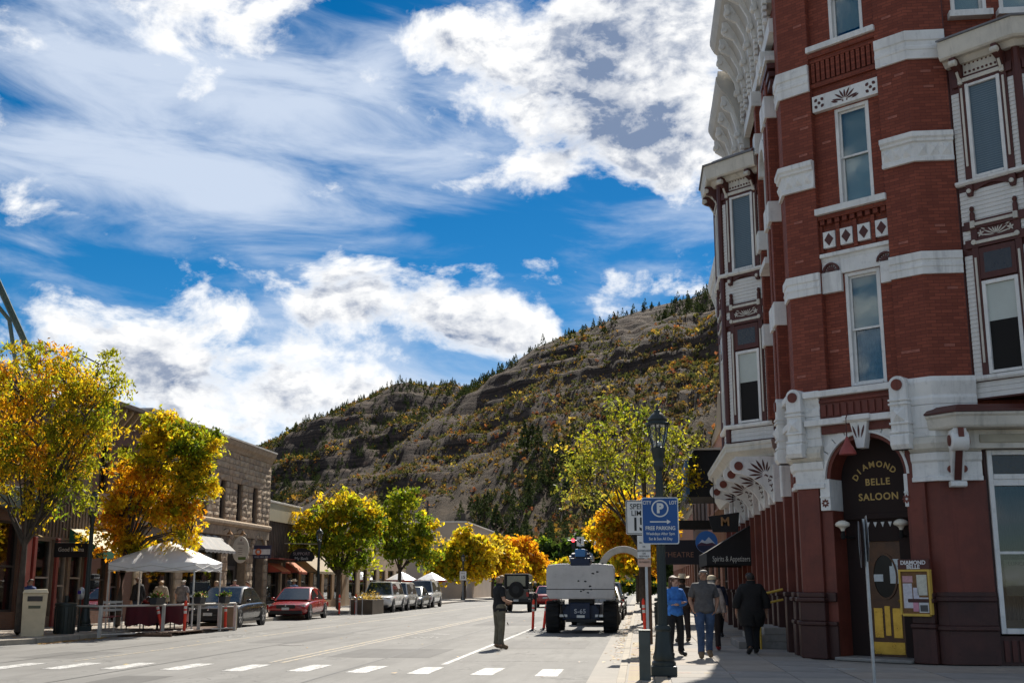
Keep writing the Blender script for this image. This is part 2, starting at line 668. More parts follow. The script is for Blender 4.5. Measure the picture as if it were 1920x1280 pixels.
# ================================================================ ground, road, pavements
def asphalt_mat(name, base, crack=.5):
    m = bpy.data.materials.new(name)
    m.use_nodes = True
    t = NT(m.node_tree)
    ob = t.node('ShaderNodeTexCoord').outputs['Object']
    mp = t.node('ShaderNodeMapping')
    t.set(mp.inputs[0], ob)
    mp.inputs['Scale'].default_value = (1, .12, 1)
    n1 = t.noise(ob, .35, 8, .65)
    n2 = t.noise(mp.outputs[0], 1.6, 7, .7)          # wheel tracks drawn out along the street
    n3 = t.noise(ob, 45, 5, .75)
    c = t.mix(t.ramp(n1, .3, .7), tuple(v * .86 for v in base), tuple(v * 1.1 for v in base))
    c = t.mix(t.math('MULTIPLY', t.ramp(n2, .42, .64), .55), c, tuple(v * .62 for v in base))
    c = t.mix(t.math('MULTIPLY', t.ramp(n3, .5, .75), .3), c, tuple(v * 1.45 for v in base))
    vo = t.node('ShaderNodeTexVoronoi', feature='DISTANCE_TO_EDGE')
    ds = t.node('ShaderNodeMapping')
    t.set(ds.inputs[0], ob)
    ds.inputs['Scale'].default_value = (.45, .2, 1)
    w = t.node('ShaderNodeVectorMath', operation='ADD')
    nz = t.node('ShaderNodeTexNoise')
    t.set(nz.inputs['Vector'], ob)
    nz.inputs['Scale'].default_value = 1.3
    nz.inputs['Detail'].default_value = 6
    t.set(w.inputs[0], ds.outputs[0])
    t.set(w.inputs[1], nz.outputs['Color'])
    t.set(vo.inputs['Vector'], w.outputs[0])
    vo.inputs['Scale'].default_value = 1.0
    cr = t.math('MULTIPLY', t.ramp(vo.outputs['Distance'], .022, .006), t.math('MULTIPLY', t.ramp(n1, .42, .6), crack))
    c = t.mix(cr, c, (.035, .035, .037))
    p = t.node('ShaderNodeBsdfPrincipled')
    t.set(p.inputs['Base Color'], c)
    p.inputs['Roughness'].default_value = .82
    p.inputs['Specular IOR Level'].default_value = .35
    b = t.node('ShaderNodeBump')
    b.inputs['Strength'].default_value = .35
    b.inputs['Distance'].default_value = .01
    t.set(b.inputs['Height'], n3)
    t.set(p.inputs['Normal'], b.outputs[0])
    o = t.node('ShaderNodeOutputMaterial')
    t.set(o.inputs[0], p.outputs[0])
    return m


def paint_mat(name, col, wear):
    """road paint worn through to the asphalt in flecks"""
    m = bpy.data.materials.new(name)
    m.use_nodes = True
    t = NT(m.node_tree)
    ob = t.node('ShaderNodeTexCoord').outputs['Object']
    n = t.noise(ob, 6, 8, .75)
    n2 = t.noise(ob, 38, 4, .7)
    f = t.ramp(t.math('ADD', n, t.math('MULTIPLY', n2, .35)), wear - .06, wear + .10)
    p = t.node('ShaderNodeBsdfPrincipled')
    t.set(p.inputs['Base Color'], t.mix(f, col, (.2, .195, .185)))
    p.inputs['Roughness'].default_value = .7
    o = t.node('ShaderNodeOutputMaterial')
    t.set(o.inputs[0], p.outputs[0])
    return m


asph = asphalt_mat('asphalt', (.192, .188, .178))
m_earth = M('earth', (.16, .13, .09), .9, .3, .05, .3, 2)
m_conc = M('concrete', (.31, .285, .25), .85, .16, .9, .25, 55, dirt=.35)
m_conc2 = M('concrete_gutter', (.30, .28, .25), .85, .14, .8, .25, 50, dirt=.3)
m_kerb = M('kerb_stone', (.36, .32, .26), .85, .2, 1.3, .3, 40, dirt=.45)
p_white = paint_mat('road_paint_white', (.64, .64, .62), .655)
p_worn = paint_mat('road_paint_worn', (.60, .60, .58), .56)
p_yel = paint_mat('road_paint_yellow', (.55, .40, .17), .60)

mb = MB()
for i in range(24):
    for j in range(24):
        x0, y0 = -2100 + i * 175, -1700 + j * 175
        mb.poly([(x0, y0, -.03), (x0 + 175, y0, -.03), (x0 + 175, y0 + 175, -.03), (x0, y0 + 175, -.03)])
struct(mb.build('ground', m_earth))
mb = MB()
mb.box(-60, 60, -40, 330, -.3, 0)
road = struct(mb.build('road', asph))


def strip(name, x0, x1, y0, y1, mat, z=.004):
    m = MB()
    n = max(1, int(abs(y1 - y0) / 8))
    for i in range(n):
        a, b = y0 + (y1 - y0) * i / n, y0 + (y1 - y0) * (i + 1) / n
        m.poly([(x0, a, z), (x1, a, z), (x1, b, z), (x0, b, z)])
    return m.build(name, mat, road)


strip('centre_line', -7.62, -7.50, 23.6, 150, p_yel)
strip('centre_line', -7.36, -7.24, 23.6, 150, p_yel)
strip('lane_line', -11.78, -11.66, 23.6, 110, p_yel)
strip('parking_line', -3.98, -3.86, 23.4, 44, p_white)
strip('parking_tee', -3.86, -1.1, 24.6, 24.68, p_worn)
strip('lane_line', -14.0, -13.9, 45, 130, p_worn)
strip('tar_seam', -9.62, -9.57, 18, 90, M('tar', (.05, .05, .05), .6))
strip('tar_seam', -5.52, -5.47, 12, 70, M('tar', (.05, .05, .05), .6))
strip('tar_seam', -13.0, -12.96, 14, 80, M('tar', (.05, .05, .05), .6))
me = MB().box(-.2, .2, 0, 1.75, .002, .004)
me = mesh_with(me, 'crosswalk_block', p_white)
for x, y in [(-12.2, 21.2), (-11.1, 21.4), (-9.98, 21.5), (-8.78, 21.4), (-7.52, 21.25), (-6.3, 21.3), (-5.15, 21.1), (-3.98, 20.9), (-2.82, 20.78), (-1.66, 20.6)]:
    inst('crosswalk_block', me, road, (x, y, 0), (0, 0, R(random.uniform(-1.5, 1.5))))


def bike_mark(x, y):
    # two wheels, a frame and a chevron worn into the lane, drawn out along the street
    m = MB()
    k = 2.1
    for cx in (-.33, .33):
        for i in range(12):
            a, b = 2 * math.pi * i / 12, 2 * math.pi * (i + 1) / 12
            m.poly([(x + cx + .17 * math.cos(a), y + .17 * k * math.sin(a), .005), (x + cx + .17 * math.cos(b), y + .17 * k * math.sin(b), .005),
                    (x + cx + .24 * math.cos(b), y + .24 * k * math.sin(b), .005), (x + cx + .24 * math.cos(a), y + .24 * k * math.sin(a), .005)])
    for (ax, ay), (bx, by) in [((-.33, 0), (-.1, .4)), ((-.1, .4), (.24, .38)), ((.33, 0), (.2, .55)), ((-.1, .4), (.05, 0)), ((.05, 0), (.24, .38)), ((-.2, .5), (-.02, .5)), ((.12, .56), (.28, .56))]:
        d = Vector((bx - ax, (by - ay) * k))
        n = Vector((-d.y, d.x)).normalized() * .035
        q = [(ax + n.x, ay * k + n.y), (ax - n.x, ay * k - n.y), (bx - n.x, by * k - n.y), (bx + n.x, by * k + n.y)]
        m.poly([(x + a, y + b, .006) for a, b in q])
    for s in (-1, 1):
        for dy in (1.9, 2.4):
            q = [(0, dy + .45), (0, dy + .75), (s * .5, dy + .2), (s * .5, dy - .1)]
            m.poly([(x + a, y + b, .005) for a, b in q])
    return m.build('bicycle_marking', p_worn, road)


for k, (x0, x1, y0, y1, v) in enumerate([(-6.9, -4.6, 25.5, 29.0, .118), (-10.8, -9.3, 31.5, 38.0, .135), (-13.6, -12.2, 24.5, 27.0, .128), (-3.6, -1.4, 29.5, 33.5, .16), (-9.0, -8.1, 17.5, 20.0, .11), (-6.6, -4.4, 46, 58, .135)]):
    strip('asphalt_patch', x0, x1, y0, y1, asphalt_mat('patch_asphalt_%d' % k, (v, v * .98, v * .94), .2), .002)
bike_mark(-6.6, 35.0)
bike_mark(-12.6, 35.0)
# a round manhole lid in the lane
MB().lathe((-9.2, 30.5, 0), [(.34, .001), (.34, .006), (.05, .008)], 24).build('manhole_lid', M('cast_iron', (.09, .085, .08), .55, .3, 8, .5, 60, .6), road)

# ---- right pavement: base, kerb with round corner, gutter pan, slabs
XC, YF = -.40, 12.9           # kerb line along the street, kerb line along the side street
base = [(XC + .14, 170.0)]
def corner(r, c=(3.2, 16.5)):
    return [(c[0] + r * math.cos(a), c[1] + r * math.sin(a)) for a in np.linspace(math.pi, 1.5 * math.pi, 14)]
pav_poly = [(XC + .14, 170.0)] + corner(3.46) + [(60, 13.04), (60, 170)]
m = MB()
m.prism([(p[0], p[1]) for p in pav_poly], -.1, .085, 'z')
pav = struct(m.build('pavement', m_conc))
# kerb stones
ko, ki = [(XC, 170.0)] + corner(3.6) + [(60, 12.9)], [(XC + .14, 170.0)] + corner(3.46) + [(60, 13.04)]
def along(path, d):
    out, acc, L = [], 0, [0]
    for a, b in zip(path, path[1:]):
        L.append(L[-1] + math.dist(a, b))
    i = 0
    while i < len(path) - 2 and L[i + 1] < d:
        i += 1
    t = (d - L[i]) / (L[i + 1] - L[i])
    return (path[i][0] + (path[i + 1][0] - path[i][0]) * t, path[i][1] + (path[i + 1][1] - path[i][1]) * t)
Lo = sum(math.dist(a, b) for a, b in zip(ko, ko[1:]))
Li = sum(math.dist(a, b) for a, b in zip(ki, ki[1:]))
d = 60.0
while d < Lo - 40:
    e = d + 2.0
    q = []
    a0, a1 = d / Lo, (e - .015) / Lo
    am = (a0 + a1) / 2
    pts = [along(ko, a0 * Lo), along(ko, am * Lo), along(ko, a1 * Lo), along(ki, a1 * Li), along(ki, am * Li), along(ki, a0 * Li)]
    MB().prism(pts, -.1, .1 + random.uniform(-.004, .004), 'z').build('kerb_stone', m_kerb, pav, bevel=.012)
    d = e
go = [(XC - .5, 170.0)] + corner(4.1) + [(60, 12.4)]
m = MB()
n = 60
for i in range(n):
    a, b = i / n, (i + 1) / n
    Lg = sum(math.dist(p, q) for p, q in zip(go, go[1:]))
    p = [along(go, a * Lg), along(go, b * Lg), along(ko, b * Lo), along(ko, a * Lo)]
    m.poly([(x, y, .006) for x, y in p])
struct(m.build('gutter', m_conc2))
# slabs: rows along the street and in front of the hotel
sl = {}
def slab(x0, x1, y0, y1, mat=m_conc):
    key = (round(x1 - x0, 2), round(y1 - y0, 2), mat.name)
    if key not in sl:
        sl[key] = mesh_with(MB().box(.006, x1 - x0 - .006, .006, y1 - y0 - .006, 0, .016), 'paving_slab', mat)
    inst('paving_slab', sl[key], pav, (x0, y0, .084 + random.uniform(0, .003)))
m_conc3 = M('concrete_warm', (.32, .28, .235), .85, .2, .8, .25, 55, dirt=.4)
m_conc4 = M('concrete_grey', (.265, .25, .23), .85, .2, 1.1, .25, 55, dirt=.4)
for j in range(38):
    y0 = 15.0 + j * 1.45
    for i, (a, b) in enumerate([(.45, 1.45), (1.45, 2.45), (2.45, 3.4)]):
        slab(a, b, y0, y0 + 1.45, random.choice([m_conc, m_conc, m_conc3, m_conc4]))
for i in range(10):
    for j in range(4):
        slab(3.42 + i * 1.45, 3.42 + (i + 1) * 1.45, 15.0 + j * 1.45, 16.45 + j * 1.45, random.choice([m_conc, m_conc3, m_conc4]))
for i in range(9):
    slab(3.42 + i * 1.45, 4.87 + i * 1.45, 20.82, 22.2, random.choice([m_conc, m_conc3, m_conc4]))
# worn brick course by the kerb
mbk = [mesh_with(MB().box(-.1, .1, -.048, .048, 0, .02), 'paving_brick', M(nm, c, .85, .2, 3, .3, 50)) for nm, c in
       (('paver_buff', (.40, .33, .22)), ('paver_rose', (.36, .27, .23)), ('paver_grey', (.33, .31, .29)))]
for j in range(130):
    for i in range(3):
        inst('paving_brick', mbk[0] if random.random() < .55 else random.choice(mbk), pav, (-.12 + i * .212 + (j % 2) * .0, 17.2 + j * .105, .084), (0, 0, R(random.uniform(-1, 1))))
for j in range(2, 14):
    inst('paving_brick', random.choice(mbk), pav, (.25 + j * .105, 20.3 + .02 * random.random(), .0838), (0, 0, R(90)))
MB().box(3.1, 3.75, 21.5, 21.62, .10, .106).build('drain_plate', M('bright_steel', (.6, .6, .6), .35, .1, 4, 0, 1, .8), pav)

# ---- left pavement
XLK = -16.2
lp = [(XLK - .15, 170.0)] + [(-19.6 + 3.25 * math.cos(a), 30.9 + 3.25 * math.sin(a)) for a in np.linspace(0, -math.pi / 2, 10)] + [(-60, 27.65), (-60, 170)]
m = MB()
m.prism(lp, -.1, .12, 'z')
pavl = struct(m.build('pavement', m_conc))
lk_o = [(XLK, 170.0)] + [(-19.6 + 3.4 * math.cos(a), 30.9 + 3.4 * math.sin(a)) for a in np.linspace(0, -math.pi / 2, 10)] + [(-60, 27.5)]
lk_i = lp[:-1]
Lo = sum(math.dist(a, b) for a, b in zip(lk_o, lk_o[1:]))
Li = sum(math.dist(a, b) for a, b in zip(lk_i, lk_i[1:]))
d = 70.0
while d < Lo - 30:
    e = d + 2.4
    pts = []
    for L_, k_ in ((Lo, lk_o), (Li, lk_i)):
        seg = [along(k_, t / Lo * L_) for t in (d, (d + e) / 2, e - .015)]
        pts.append(seg)
    MB().prism(pts[0] + pts[1][::-1], -.1, .14 + random.uniform(-.005, .005), 'z').build('kerb_stone', m_kerb, pavl, bevel=.015)
    d = e
for j in range(30):
    for i in range(2):
        key = ('L', 2.0, 2.0)
        if key not in sl:
            sl[key] = mesh_with(MB().box(.008, 1.99, .008, 1.99, 0, .016), 'paving_slab', m_conc3)
            sl['L2'] = mesh_with(MB().box(.008, 1.99, .008, 1.99, 0, .016), 'paving_slab', m_conc4)
        inst('paving_slab', sl[key] if (i + j) % 3 else sl['L2'], pavl, (-20.4 + i * 2.0, 31 + j * 2.0, .119 + random.uniform(0, .003)))

# fallen leaves along both gutters
def litter(name, label, pts, mat, size=.05):
    n = len(pts)
    v = np.zeros((n * 4, 3)); c = np.zeros((n * 4, 4)); c[:, 3] = 1
    for i, (x, y, z) in enumerate(pts):
        a = rng.uniform(0, 6.28); l = size * rng.uniform(.6, 1.4); w = l * .5
        ca, sa = math.cos(a), math.sin(a)
        tl = rng.uniform(-.02, .02, 4)
        for k, (p, q) in enumerate(((-l, 0), (0, -w), (l, 0), (0, w))):
            v[i * 4 + k] = (x + p * ca - q * sa, y + p * sa + q * ca, z + abs(tl[k]))
        c[i * 4:i * 4 + 4, :3] = [(.45, .26, .05), (.36, .17, .05), (.28, .15, .07), (.5, .36, .09)][rng.integers(4)]
    me = bpy.data.meshes.new(name)
    me.from_pydata(v.tolist(), [], [[i * 4, i * 4 + 1, i * 4 + 2, i * 4 + 3] for i in range(n)])
    a = me.color_attributes.new('Col', 'FLOAT_COLOR', 'POINT')
    a.data.foreach_set('color', c.ravel())
    me.materials.append(mat)
    o = bpy.data.objects.new(name, me)
    COL.objects.link(o)
    tag(o, label, 'leaves')
    o['kind'] = 'stuff'
pts = [(-.45 - abs(rng.normal(0, .16)), rng.uniform(24, 75), .012) for _ in range(380)] + [(rng.uniform(-.2, .5), rng.uniform(24, 60), .11) for _ in range(160)]
pts += [(-16.1 + abs(rng.normal(0, .2)), rng.uniform(30, 34), .01) for _ in range(260)] + [(rng.uniform(-19.5, -16.5), rng.uniform(30, 55), .15) for _ in range(260)]
pts += [(rng.uniform(-16, -1), rng.uniform(20, 60), .012) for _ in range(60)]
litter('fallen_leaves', 'dry orange and brown leaves fallen along the gutters and pavements', pts, leaf_mat('litter_leaf', .15), .055)


# ================================================================ hills
def ridge_fn(pts):
    a = np.array([p[0] for p in pts]); e = np.array([p[1] for p in pts])
    return lambda x: np.interp(x, a, e)


def fbm(x, y, seed, octaves=6, lac=2.03, gain=.52):
    """cheap value-noise fbm on arrays"""
    g = np.random.default_rng(seed)
    tab = g.random((257, 257))
    out = np.zeros_like(x); amp = 1.0; tot = 0
    for o in range(octaves):
        xi = np.floor(x).astype(int); yi = np.floor(y).astype(int)
        fx = x - xi; fy = y - yi
        fx = fx * fx * (3 - 2 * fx); fy = fy * fy * (3 - 2 * fy)
        a = tab[xi % 256, yi % 256]; b = tab[(xi + 1) % 256, yi % 256]
        c = tab[xi % 256, (yi + 1) % 256]; d_ = tab[(xi + 1) % 256, (yi + 1) % 256]
        out += amp * ((a * (1 - fx) + b * fx) * (1 - fy) + (c * (1 - fx) + d_ * fx) * fy)
        tot += amp; amp *= gain; x = x * lac + 17.3; y = y * lac + 5.1
    return out / tot - .5


def hill_mat(name, cliff):
    m = bpy.data.materials.new(name)
    m.use_nodes = True
    t = NT(m.node_tree)
    ob = t.node('ShaderNodeTexCoord').outputs['Object']
    at = t.node('ShaderNodeAttribute', attribute_name='rock').outputs['Fac']
    sp = t.node('ShaderNodeSeparateXYZ')
    t.set(sp.inputs[0], ob)
    n0 = t.noise(ob, .01, 6, .6)
    n1 = t.noise(ob, .055, 9, .68)
    n2 = t.noise(ob, .33, 8, .75)
    # beds of rock: thin level bands that wander a little
    zz = t.math('ADD', t.math('MULTIPLY', sp.outputs[2], .30), t.math('MULTIPLY', n0, 6.0))
    beds = t.noise(t.vec(t.math('MULTIPLY', sp.outputs[0], .006), t.math('MULTIPLY', sp.outputs[1], .006), zz), 1.0, 6, .7)
    soil = t.mix(t.ramp(n1, .38, .64), (.056, .043, .031), (.108, .080, .054))
    soil = t.mix(t.math('MULTIPLY', t.ramp(n2, .52, .68), .75), soil, (.030, .032, .018))
    soil = t.mix(t.math('MULTIPLY', t.ramp(n0, .55, .7), .4), soil, (.13, .07, .048))
    rock = t.mix(t.ramp(beds, .36, .64), (.032, .025, .022), (.098, .072, .058))
    rock = t.mix(t.math('MULTIPLY', t.ramp(n2, .50, .7), .6), rock, (.024, .020, .018))
    rock = t.mix(t.math('MULTIPLY', t.ramp(n1, .56, .7), .45), rock, (.125, .066, .05))
    c = t.mix(at, soil, rock)
    p = t.node('ShaderNodeBsdfPrincipled')
    t.set(p.inputs['Base Color'], c)
    p.inputs['Roughness'].default_value = .95
    p.inputs['Specular IOR Level'].default_value = .1
    b = t.node('ShaderNodeBump')
    b.inputs['Strength'].default_value = .9
    b.inputs['Distance'].default_value = 2.5
    t.set(b.inputs['Height'], t.math('ADD', n2, t.math('MULTIPLY', t.math('MULTIPLY', beds, at), 2.0)))
    t.set(p.inputs['Normal'], b.outputs[0])
    o = t.node('ShaderNodeOutputMaterial')
    t.set(o.inputs[0], p.outputs[0])
    return m


class Hill:
    """a real slope: foot at distance r0(az), crest at r1(az) with the crest's height; beyond the crest it falls away"""
    def __init__(self, ridge, r0, r1, seed, prof, gul):
        self.ridge, self.r0, self.r1, self.seed, self.prof, self.gul = ridge, r0, r1, seed, prof, gul

    def at(self, az, t):
        """az in degrees, t 0..1 foot to crest (>1 behind)"""
        r0, r1 = self.r0(az), self.r1(az)
        r = r0 + (r1 - r0) * t
        zr = 1.55 + r1 * np.tan(np.radians(self.ridge(az)))
        g = np.interp(t, self.prof[0], self.prof[1])
        x = r * np.sin(np.radians(az)); y = r * np.cos(np.radians(az))
        env = np.clip(t * 4, 0, 1) * np.clip((1.02 - t) * 9, .10, 1)
        n = fbm(x / 120, y / 120, self.seed, 6)
        gl = np.abs(fbm(az * self.gul + fbm(x / 200, y / 200, self.seed + 5, 3) * 2.0, t * 1.3 + 4.0, self.seed + 3, 4))
        z = zr * g + env * (n * .16 * zr - gl * .24 * zr * (1 - .3 * t)) + env * .03 * zr
        ter = fbm(x / 160 + y / 160, z / 9.0, self.seed + 9, 3)
        z = z + env * ter * 15 * np.clip((t - .35) * 4, 0, 1)
        return x, y, z

    def build(self, name, mat, az0, az1, na, nt):
        A, T = np.meshgrid(np.linspace(az0, az1, na), np.concatenate([np.linspace(0, 1, nt), [1.06, 1.2, 1.5]]), indexing='ij')
        x, y, z = self.at(A, T)
        k = T > 1
        zc = z[:, nt - 1][:, None]
        z = np.where(k, zc - (T - 1) * .9 * zc, z)
        z[:, 0] = -8
        nn = T.shape[1]
        v = np.stack([x, y, z], -1).reshape(-1, 3)
        idx = np.arange(na * nn).reshape(na, nn)
        q = np.stack([idx[:-1, :-1], idx[:-1, 1:], idx[1:, 1:], idx[1:, :-1]], -1).reshape(-1, 4)
        me = bpy.data.meshes.new(name)
        me.vertices.add(len(v)); me.vertices.foreach_set('co', v.ravel())
        me.loops.add(q.size); me.loops.foreach_set('vertex_index', q[:, ::-1].ravel())
        me.polygons.add(len(q)); me.polygons.foreach_set('loop_start', np.arange(len(q)) * 4)
        me.update(calc_edges=True)
        steep = np.gradient(z, axis=1) / np.maximum(1e-3, np.hypot(np.gradient(x, axis=1), np.gradient(y, axis=1)))
        rock = np.clip((steep - .22) * 3.0, 0, 1) * np.clip((T - .30) * 5, 0, 1)
        a = me.attributes.new('rock', 'FLOAT', 'POINT')
        a.data.foreach_set('value', rock.ravel().astype(np.float32))
        me.polygons.foreach_set('use_smooth', [True] * len(q))
        me.materials.append(mat)
        o = bpy.data.objects.new(name, me)
        COL.objects.link(o)
        return struct(o)


rA = ridge_fn([(-60, 5.0), (-40, 4.5), (-26, 4.0), (-20.1, 5.9), (-18.3, 6.75), (-16.8, 7.5), (-14.5, 8.75), (-12.1, 9.55), (-10.5, 9.7), (-8.7, 9.55), (-6.5, 9.5), (0, 9.2), (15, 8)])
rB = ridge_fn([(-26, .2), (-20, .8), (-17.6, 2.6), (-16.2, 3.9), (-14.7, 4.9), (-13.1, 5.8), (-10.5, 7.9), (-8.4, 9.5), (-6.8, 10.45), (-5.1, 11.55), (-2.4, 12.65), (.3, 13.4), (3.8, 14.3), (8.3, 15.0), (20, 15.6), (45, 12), (70, 8)])
hillA = Hill(rA, lambda a: 760 + 0 * a, lambda a: 1350 + 0 * a, 11, ([0, .3, .55, .62, .75, .82, 1, 2], [0, .22, .50, .66, .75, .88, 1, 1]), .55)
hillB = Hill(rB, lambda a: np.interp(a, [-26, -8, 5, 40], [420, 330, 250, 220]), lambda a: np.interp(a, [-26, -14, -8, 5, 40], [470, 660, 860, 760, 640]), 23,
             ([0, .2, .45, .58, .66, .74, .84, .9, 1, 2], [0, .12, .36, .50, .64, .70, .85, .90, 1, 1]), .38)
hm = hill_mat('hillside_rock', True)
hillA.build('hill', hm, -60, 10, 300, 110)
hillB.build('hill', hm, -26, 60, 420, 200)


def quads_mesh(name, V, C, mat):
    """V (n,4,3) quads with colours C (n,3)"""
    n = len(V)
    me = bpy.data.meshes.new(name)
    me.vertices.add(n * 4); me.vertices.foreach_set('co', V.reshape(-1).astype(np.float32))
    me.loops.add(n * 4); me.loops.foreach_set('vertex_index', np.arange(n * 4))
    me.polygons.add(n); me.polygons.foreach_set('loop_start', np.arange(n) * 4)
    me.update(calc_edges=True)
    a = me.color_attributes.new('Col', 'FLOAT_COLOR', 'POINT')
    cc = np.ones((n, 4, 4), np.float32); cc[:, :, :3] = C[:, None, :]
    a.data.foreach_set('color', cc.ravel())
    me.materials.append(mat)
    return me


def leaf_quads(P, size, asp=.5, droop=0.0, g=rng):
    """P (n,3) centres -> quads of random orientation"""
    n = len(P)
    a = g.normal(size=(n, 3)); a[:, 2] -= droop
    a /= np.linalg.norm(a, axis=1)[:, None]
    b = np.cross(a, g.normal(size=(n, 3))); b /= np.linalg.norm(b, axis=1)[:, None]
    s = (size * g.uniform(.65, 1.35, n))[:, None]
    a = a * s; b = b * s * asp
    return np.stack([P - a, P - b, P + a, P + b], 1)


def hill_scrub(name, label, hill, n, az, tr, cols, wts, size, seed, mat, dens=None):
    g = np.random.default_rng(seed)
    A = g.uniform(*az, n * 3); T = g.uniform(0, 1, n * 3) ** .9 * (tr[1] - tr[0]) + tr[0]
    x, y, z = hill.at(A, T)
    keep = fbm(x / 45, y / 45, seed, 4) + .30 * g.random(n * 3) > (.12 if dens is None else dens)
    x, y, z = (q[keep][:n] for q in (x, y, z))
    m = len(x)
    k = 12
    sz = size * g.lognormal(0, .35, m)
    Cc = np.array(cols)[g.choice(len(cols), m, p=wts)] * g.uniform(.7, 1.25, (m, 1))
    P = np.stack([x, y, z + sz * .45], 1)[:, None, :] + g.normal(size=(m, k, 3)) * (sz[:, None, None] * np.array([.42, .42, .33]))
    V = leaf_quads(P.reshape(-1, 3), np.repeat(sz * .36, k), .7, 0, g)
    C = np.repeat(Cc, k, 0) * g.uniform(.75, 1.25, (m * k, 1))
    me = quads_mesh(name, V, C, mat)
    o = bpy.data.objects.new(name, me)
    COL.objects.link(o)
    tag(o, label, 'shrubs')
    o['kind'] = 'stuff'


scm = leaf_mat('scrub_leaf', .4, .0)
cols = [(.16, .115, .06), (.12, .12, .045), (.36, .21, .04), (.30, .12, .05), (.07, .08, .035), (.40, .31, .08), (.20, .08, .05)]
hill_scrub('hillside_scrub', 'autumn coloured scrub covering the lower slope of the nearer hill', hillB, 8500, (-17, 14), (.05, .70), cols, [.38, .20, .055, .06, .25, .035, .02], 1.3, 31, scm, .13)
hill_scrub('ridge_scrub', 'sparse dark scrub dotted over the rocky upper slope', hillB, 3800, (-16, 14), (.5, 1.0), cols, [.25, .24, .05, .04, .36, .04, .02], 1.25, 32, scm, .15)
hill_scrub('far_hill_scrub', 'dark scrub on the farther hill left of the spur', hillA, 5000, (-21, -7), (.25, 1.0), cols, [.2, .2, .07, .03, .44, .04, .02], 2.0, 33, scm, .17)


def conifer_mesh(seed, h=9.0, r=2.0, tiers=7):
    g = np.random.default_rng(seed)
    P, S = [], []
    for i in range(170):
        t = g.random() ** .8
        rr = r * (1 - t) ** .85 * g.uniform(.55, 1.08) * (1 + .25 * math.sin(t * tiers * 6.28))
        a = g.uniform(0, 6.28)
        P.append((rr * math.cos(a), rr * math.sin(a), h * (.10 + .9 * t) - rr * .18))
        S.append(.42 + .5 * (1 - t))
    P = np.array(P); S = np.array(S)
    V = leaf_quads(P, S, .55, .6, g)
    C = np.array([(.040, .058, .026)]) * g.uniform(.6, 1.6, (len(P), 1)) + np.array([(.012, .006, 0)]) * g.random((len(P), 1))
    return V, C


cm = leaf_mat('conifer_needles', .22, .0)
con_v = [conifer_mesh(100 + i, 7.4 * (1 + .10 * i), 2.5 + .3 * (i % 3)) for i in range(5)]


def conifer_stuff(name, label, spots):
    g = np.random.default_rng(77)
    VV, CC = [], []
    for (x, y, z, s) in spots:
        V, C = con_v[g.integers(5)]
        a = g.uniform(0, 6.28)
        Rm = np.array([[math.cos(a), -math.sin(a), 0], [math.sin(a), math.cos(a), 0], [0, 0, 1]])
        k = np.array([s * g.uniform(.8, 1.2), s * g.uniform(.8, 1.2), s])
        sel = g.random(len(V)) < .55
        VV.append((V[sel] * k) @ Rm.T + np.array([x, y, z - .3])); CC.append(C[sel] * g.uniform(.8, 1.3))
    me = quads_mesh(name, np.concatenate(VV), np.concatenate(CC), cm)
    o = bpy.data.objects.new(name, me)
    COL.objects.link(o)
    tag(o, label, 'trees')
    o['kind'] = 'stuff'


def spots_on(hill, n, az, tr, seed, s0, s1, thr=.0):
    g = np.random.default_rng(seed)
    A = g.uniform(*az, n * 4); T = g.uniform(*tr, n * 4)
    x, y, z = hill.at(A, T)
    k = fbm(x / 60, y / 60, seed, 3) + .25 * g.random(n * 4) > thr
    return [(a, b, c, g.uniform(s0, s1)) for a, b, c in zip(x[k][:n], y[k][:n], z[k][:n])]


conifer_stuff('conifer_wood', 'dark conifers scattered thickly over the two hillsides',
              spots_on(hillA, 520, (-20, -8), (.45, .99), 41, .6, 1.05, .03) + spots_on(hillB, 130, (-16, -1), (.02, .30), 42, .5, 1.0, .14)
              + spots_on(hillB, 260, (-9, 9), (.88, 1.0), 43, .45, .95, .08) + spots_on(hillB, 110, (-9, -3), (.25, .55), 44, .4, .8, .18))
# single pines that stand out on the skyline and low on the slope
trunk_m = M('pine_bark', (.10, .06, .04), .9, .3, 4)
protos = []
for i in range(5):
    V, C = con_v[i]
    protos.append((mesh_with(MB().tube([(0, 0, -.6), (0, 0, 3), (.05, 0, 8.4)], [.26, .2, .05], 6), 'trunk', trunk_m), quads_mesh('crown', V, C, cm)))


def pine(x, y, z, s, label, group):
    k = random.randrange(5)
    r = thing('pine_tree', label, 'pine tree', (x, y, z), random.uniform(0, 6), group)
    r.scale = (s * random.uniform(.8, 1.15),) * 2 + (s * .85,)
    inst('trunk', protos[k][0], r)
    inst('crown', protos[k][1], r)


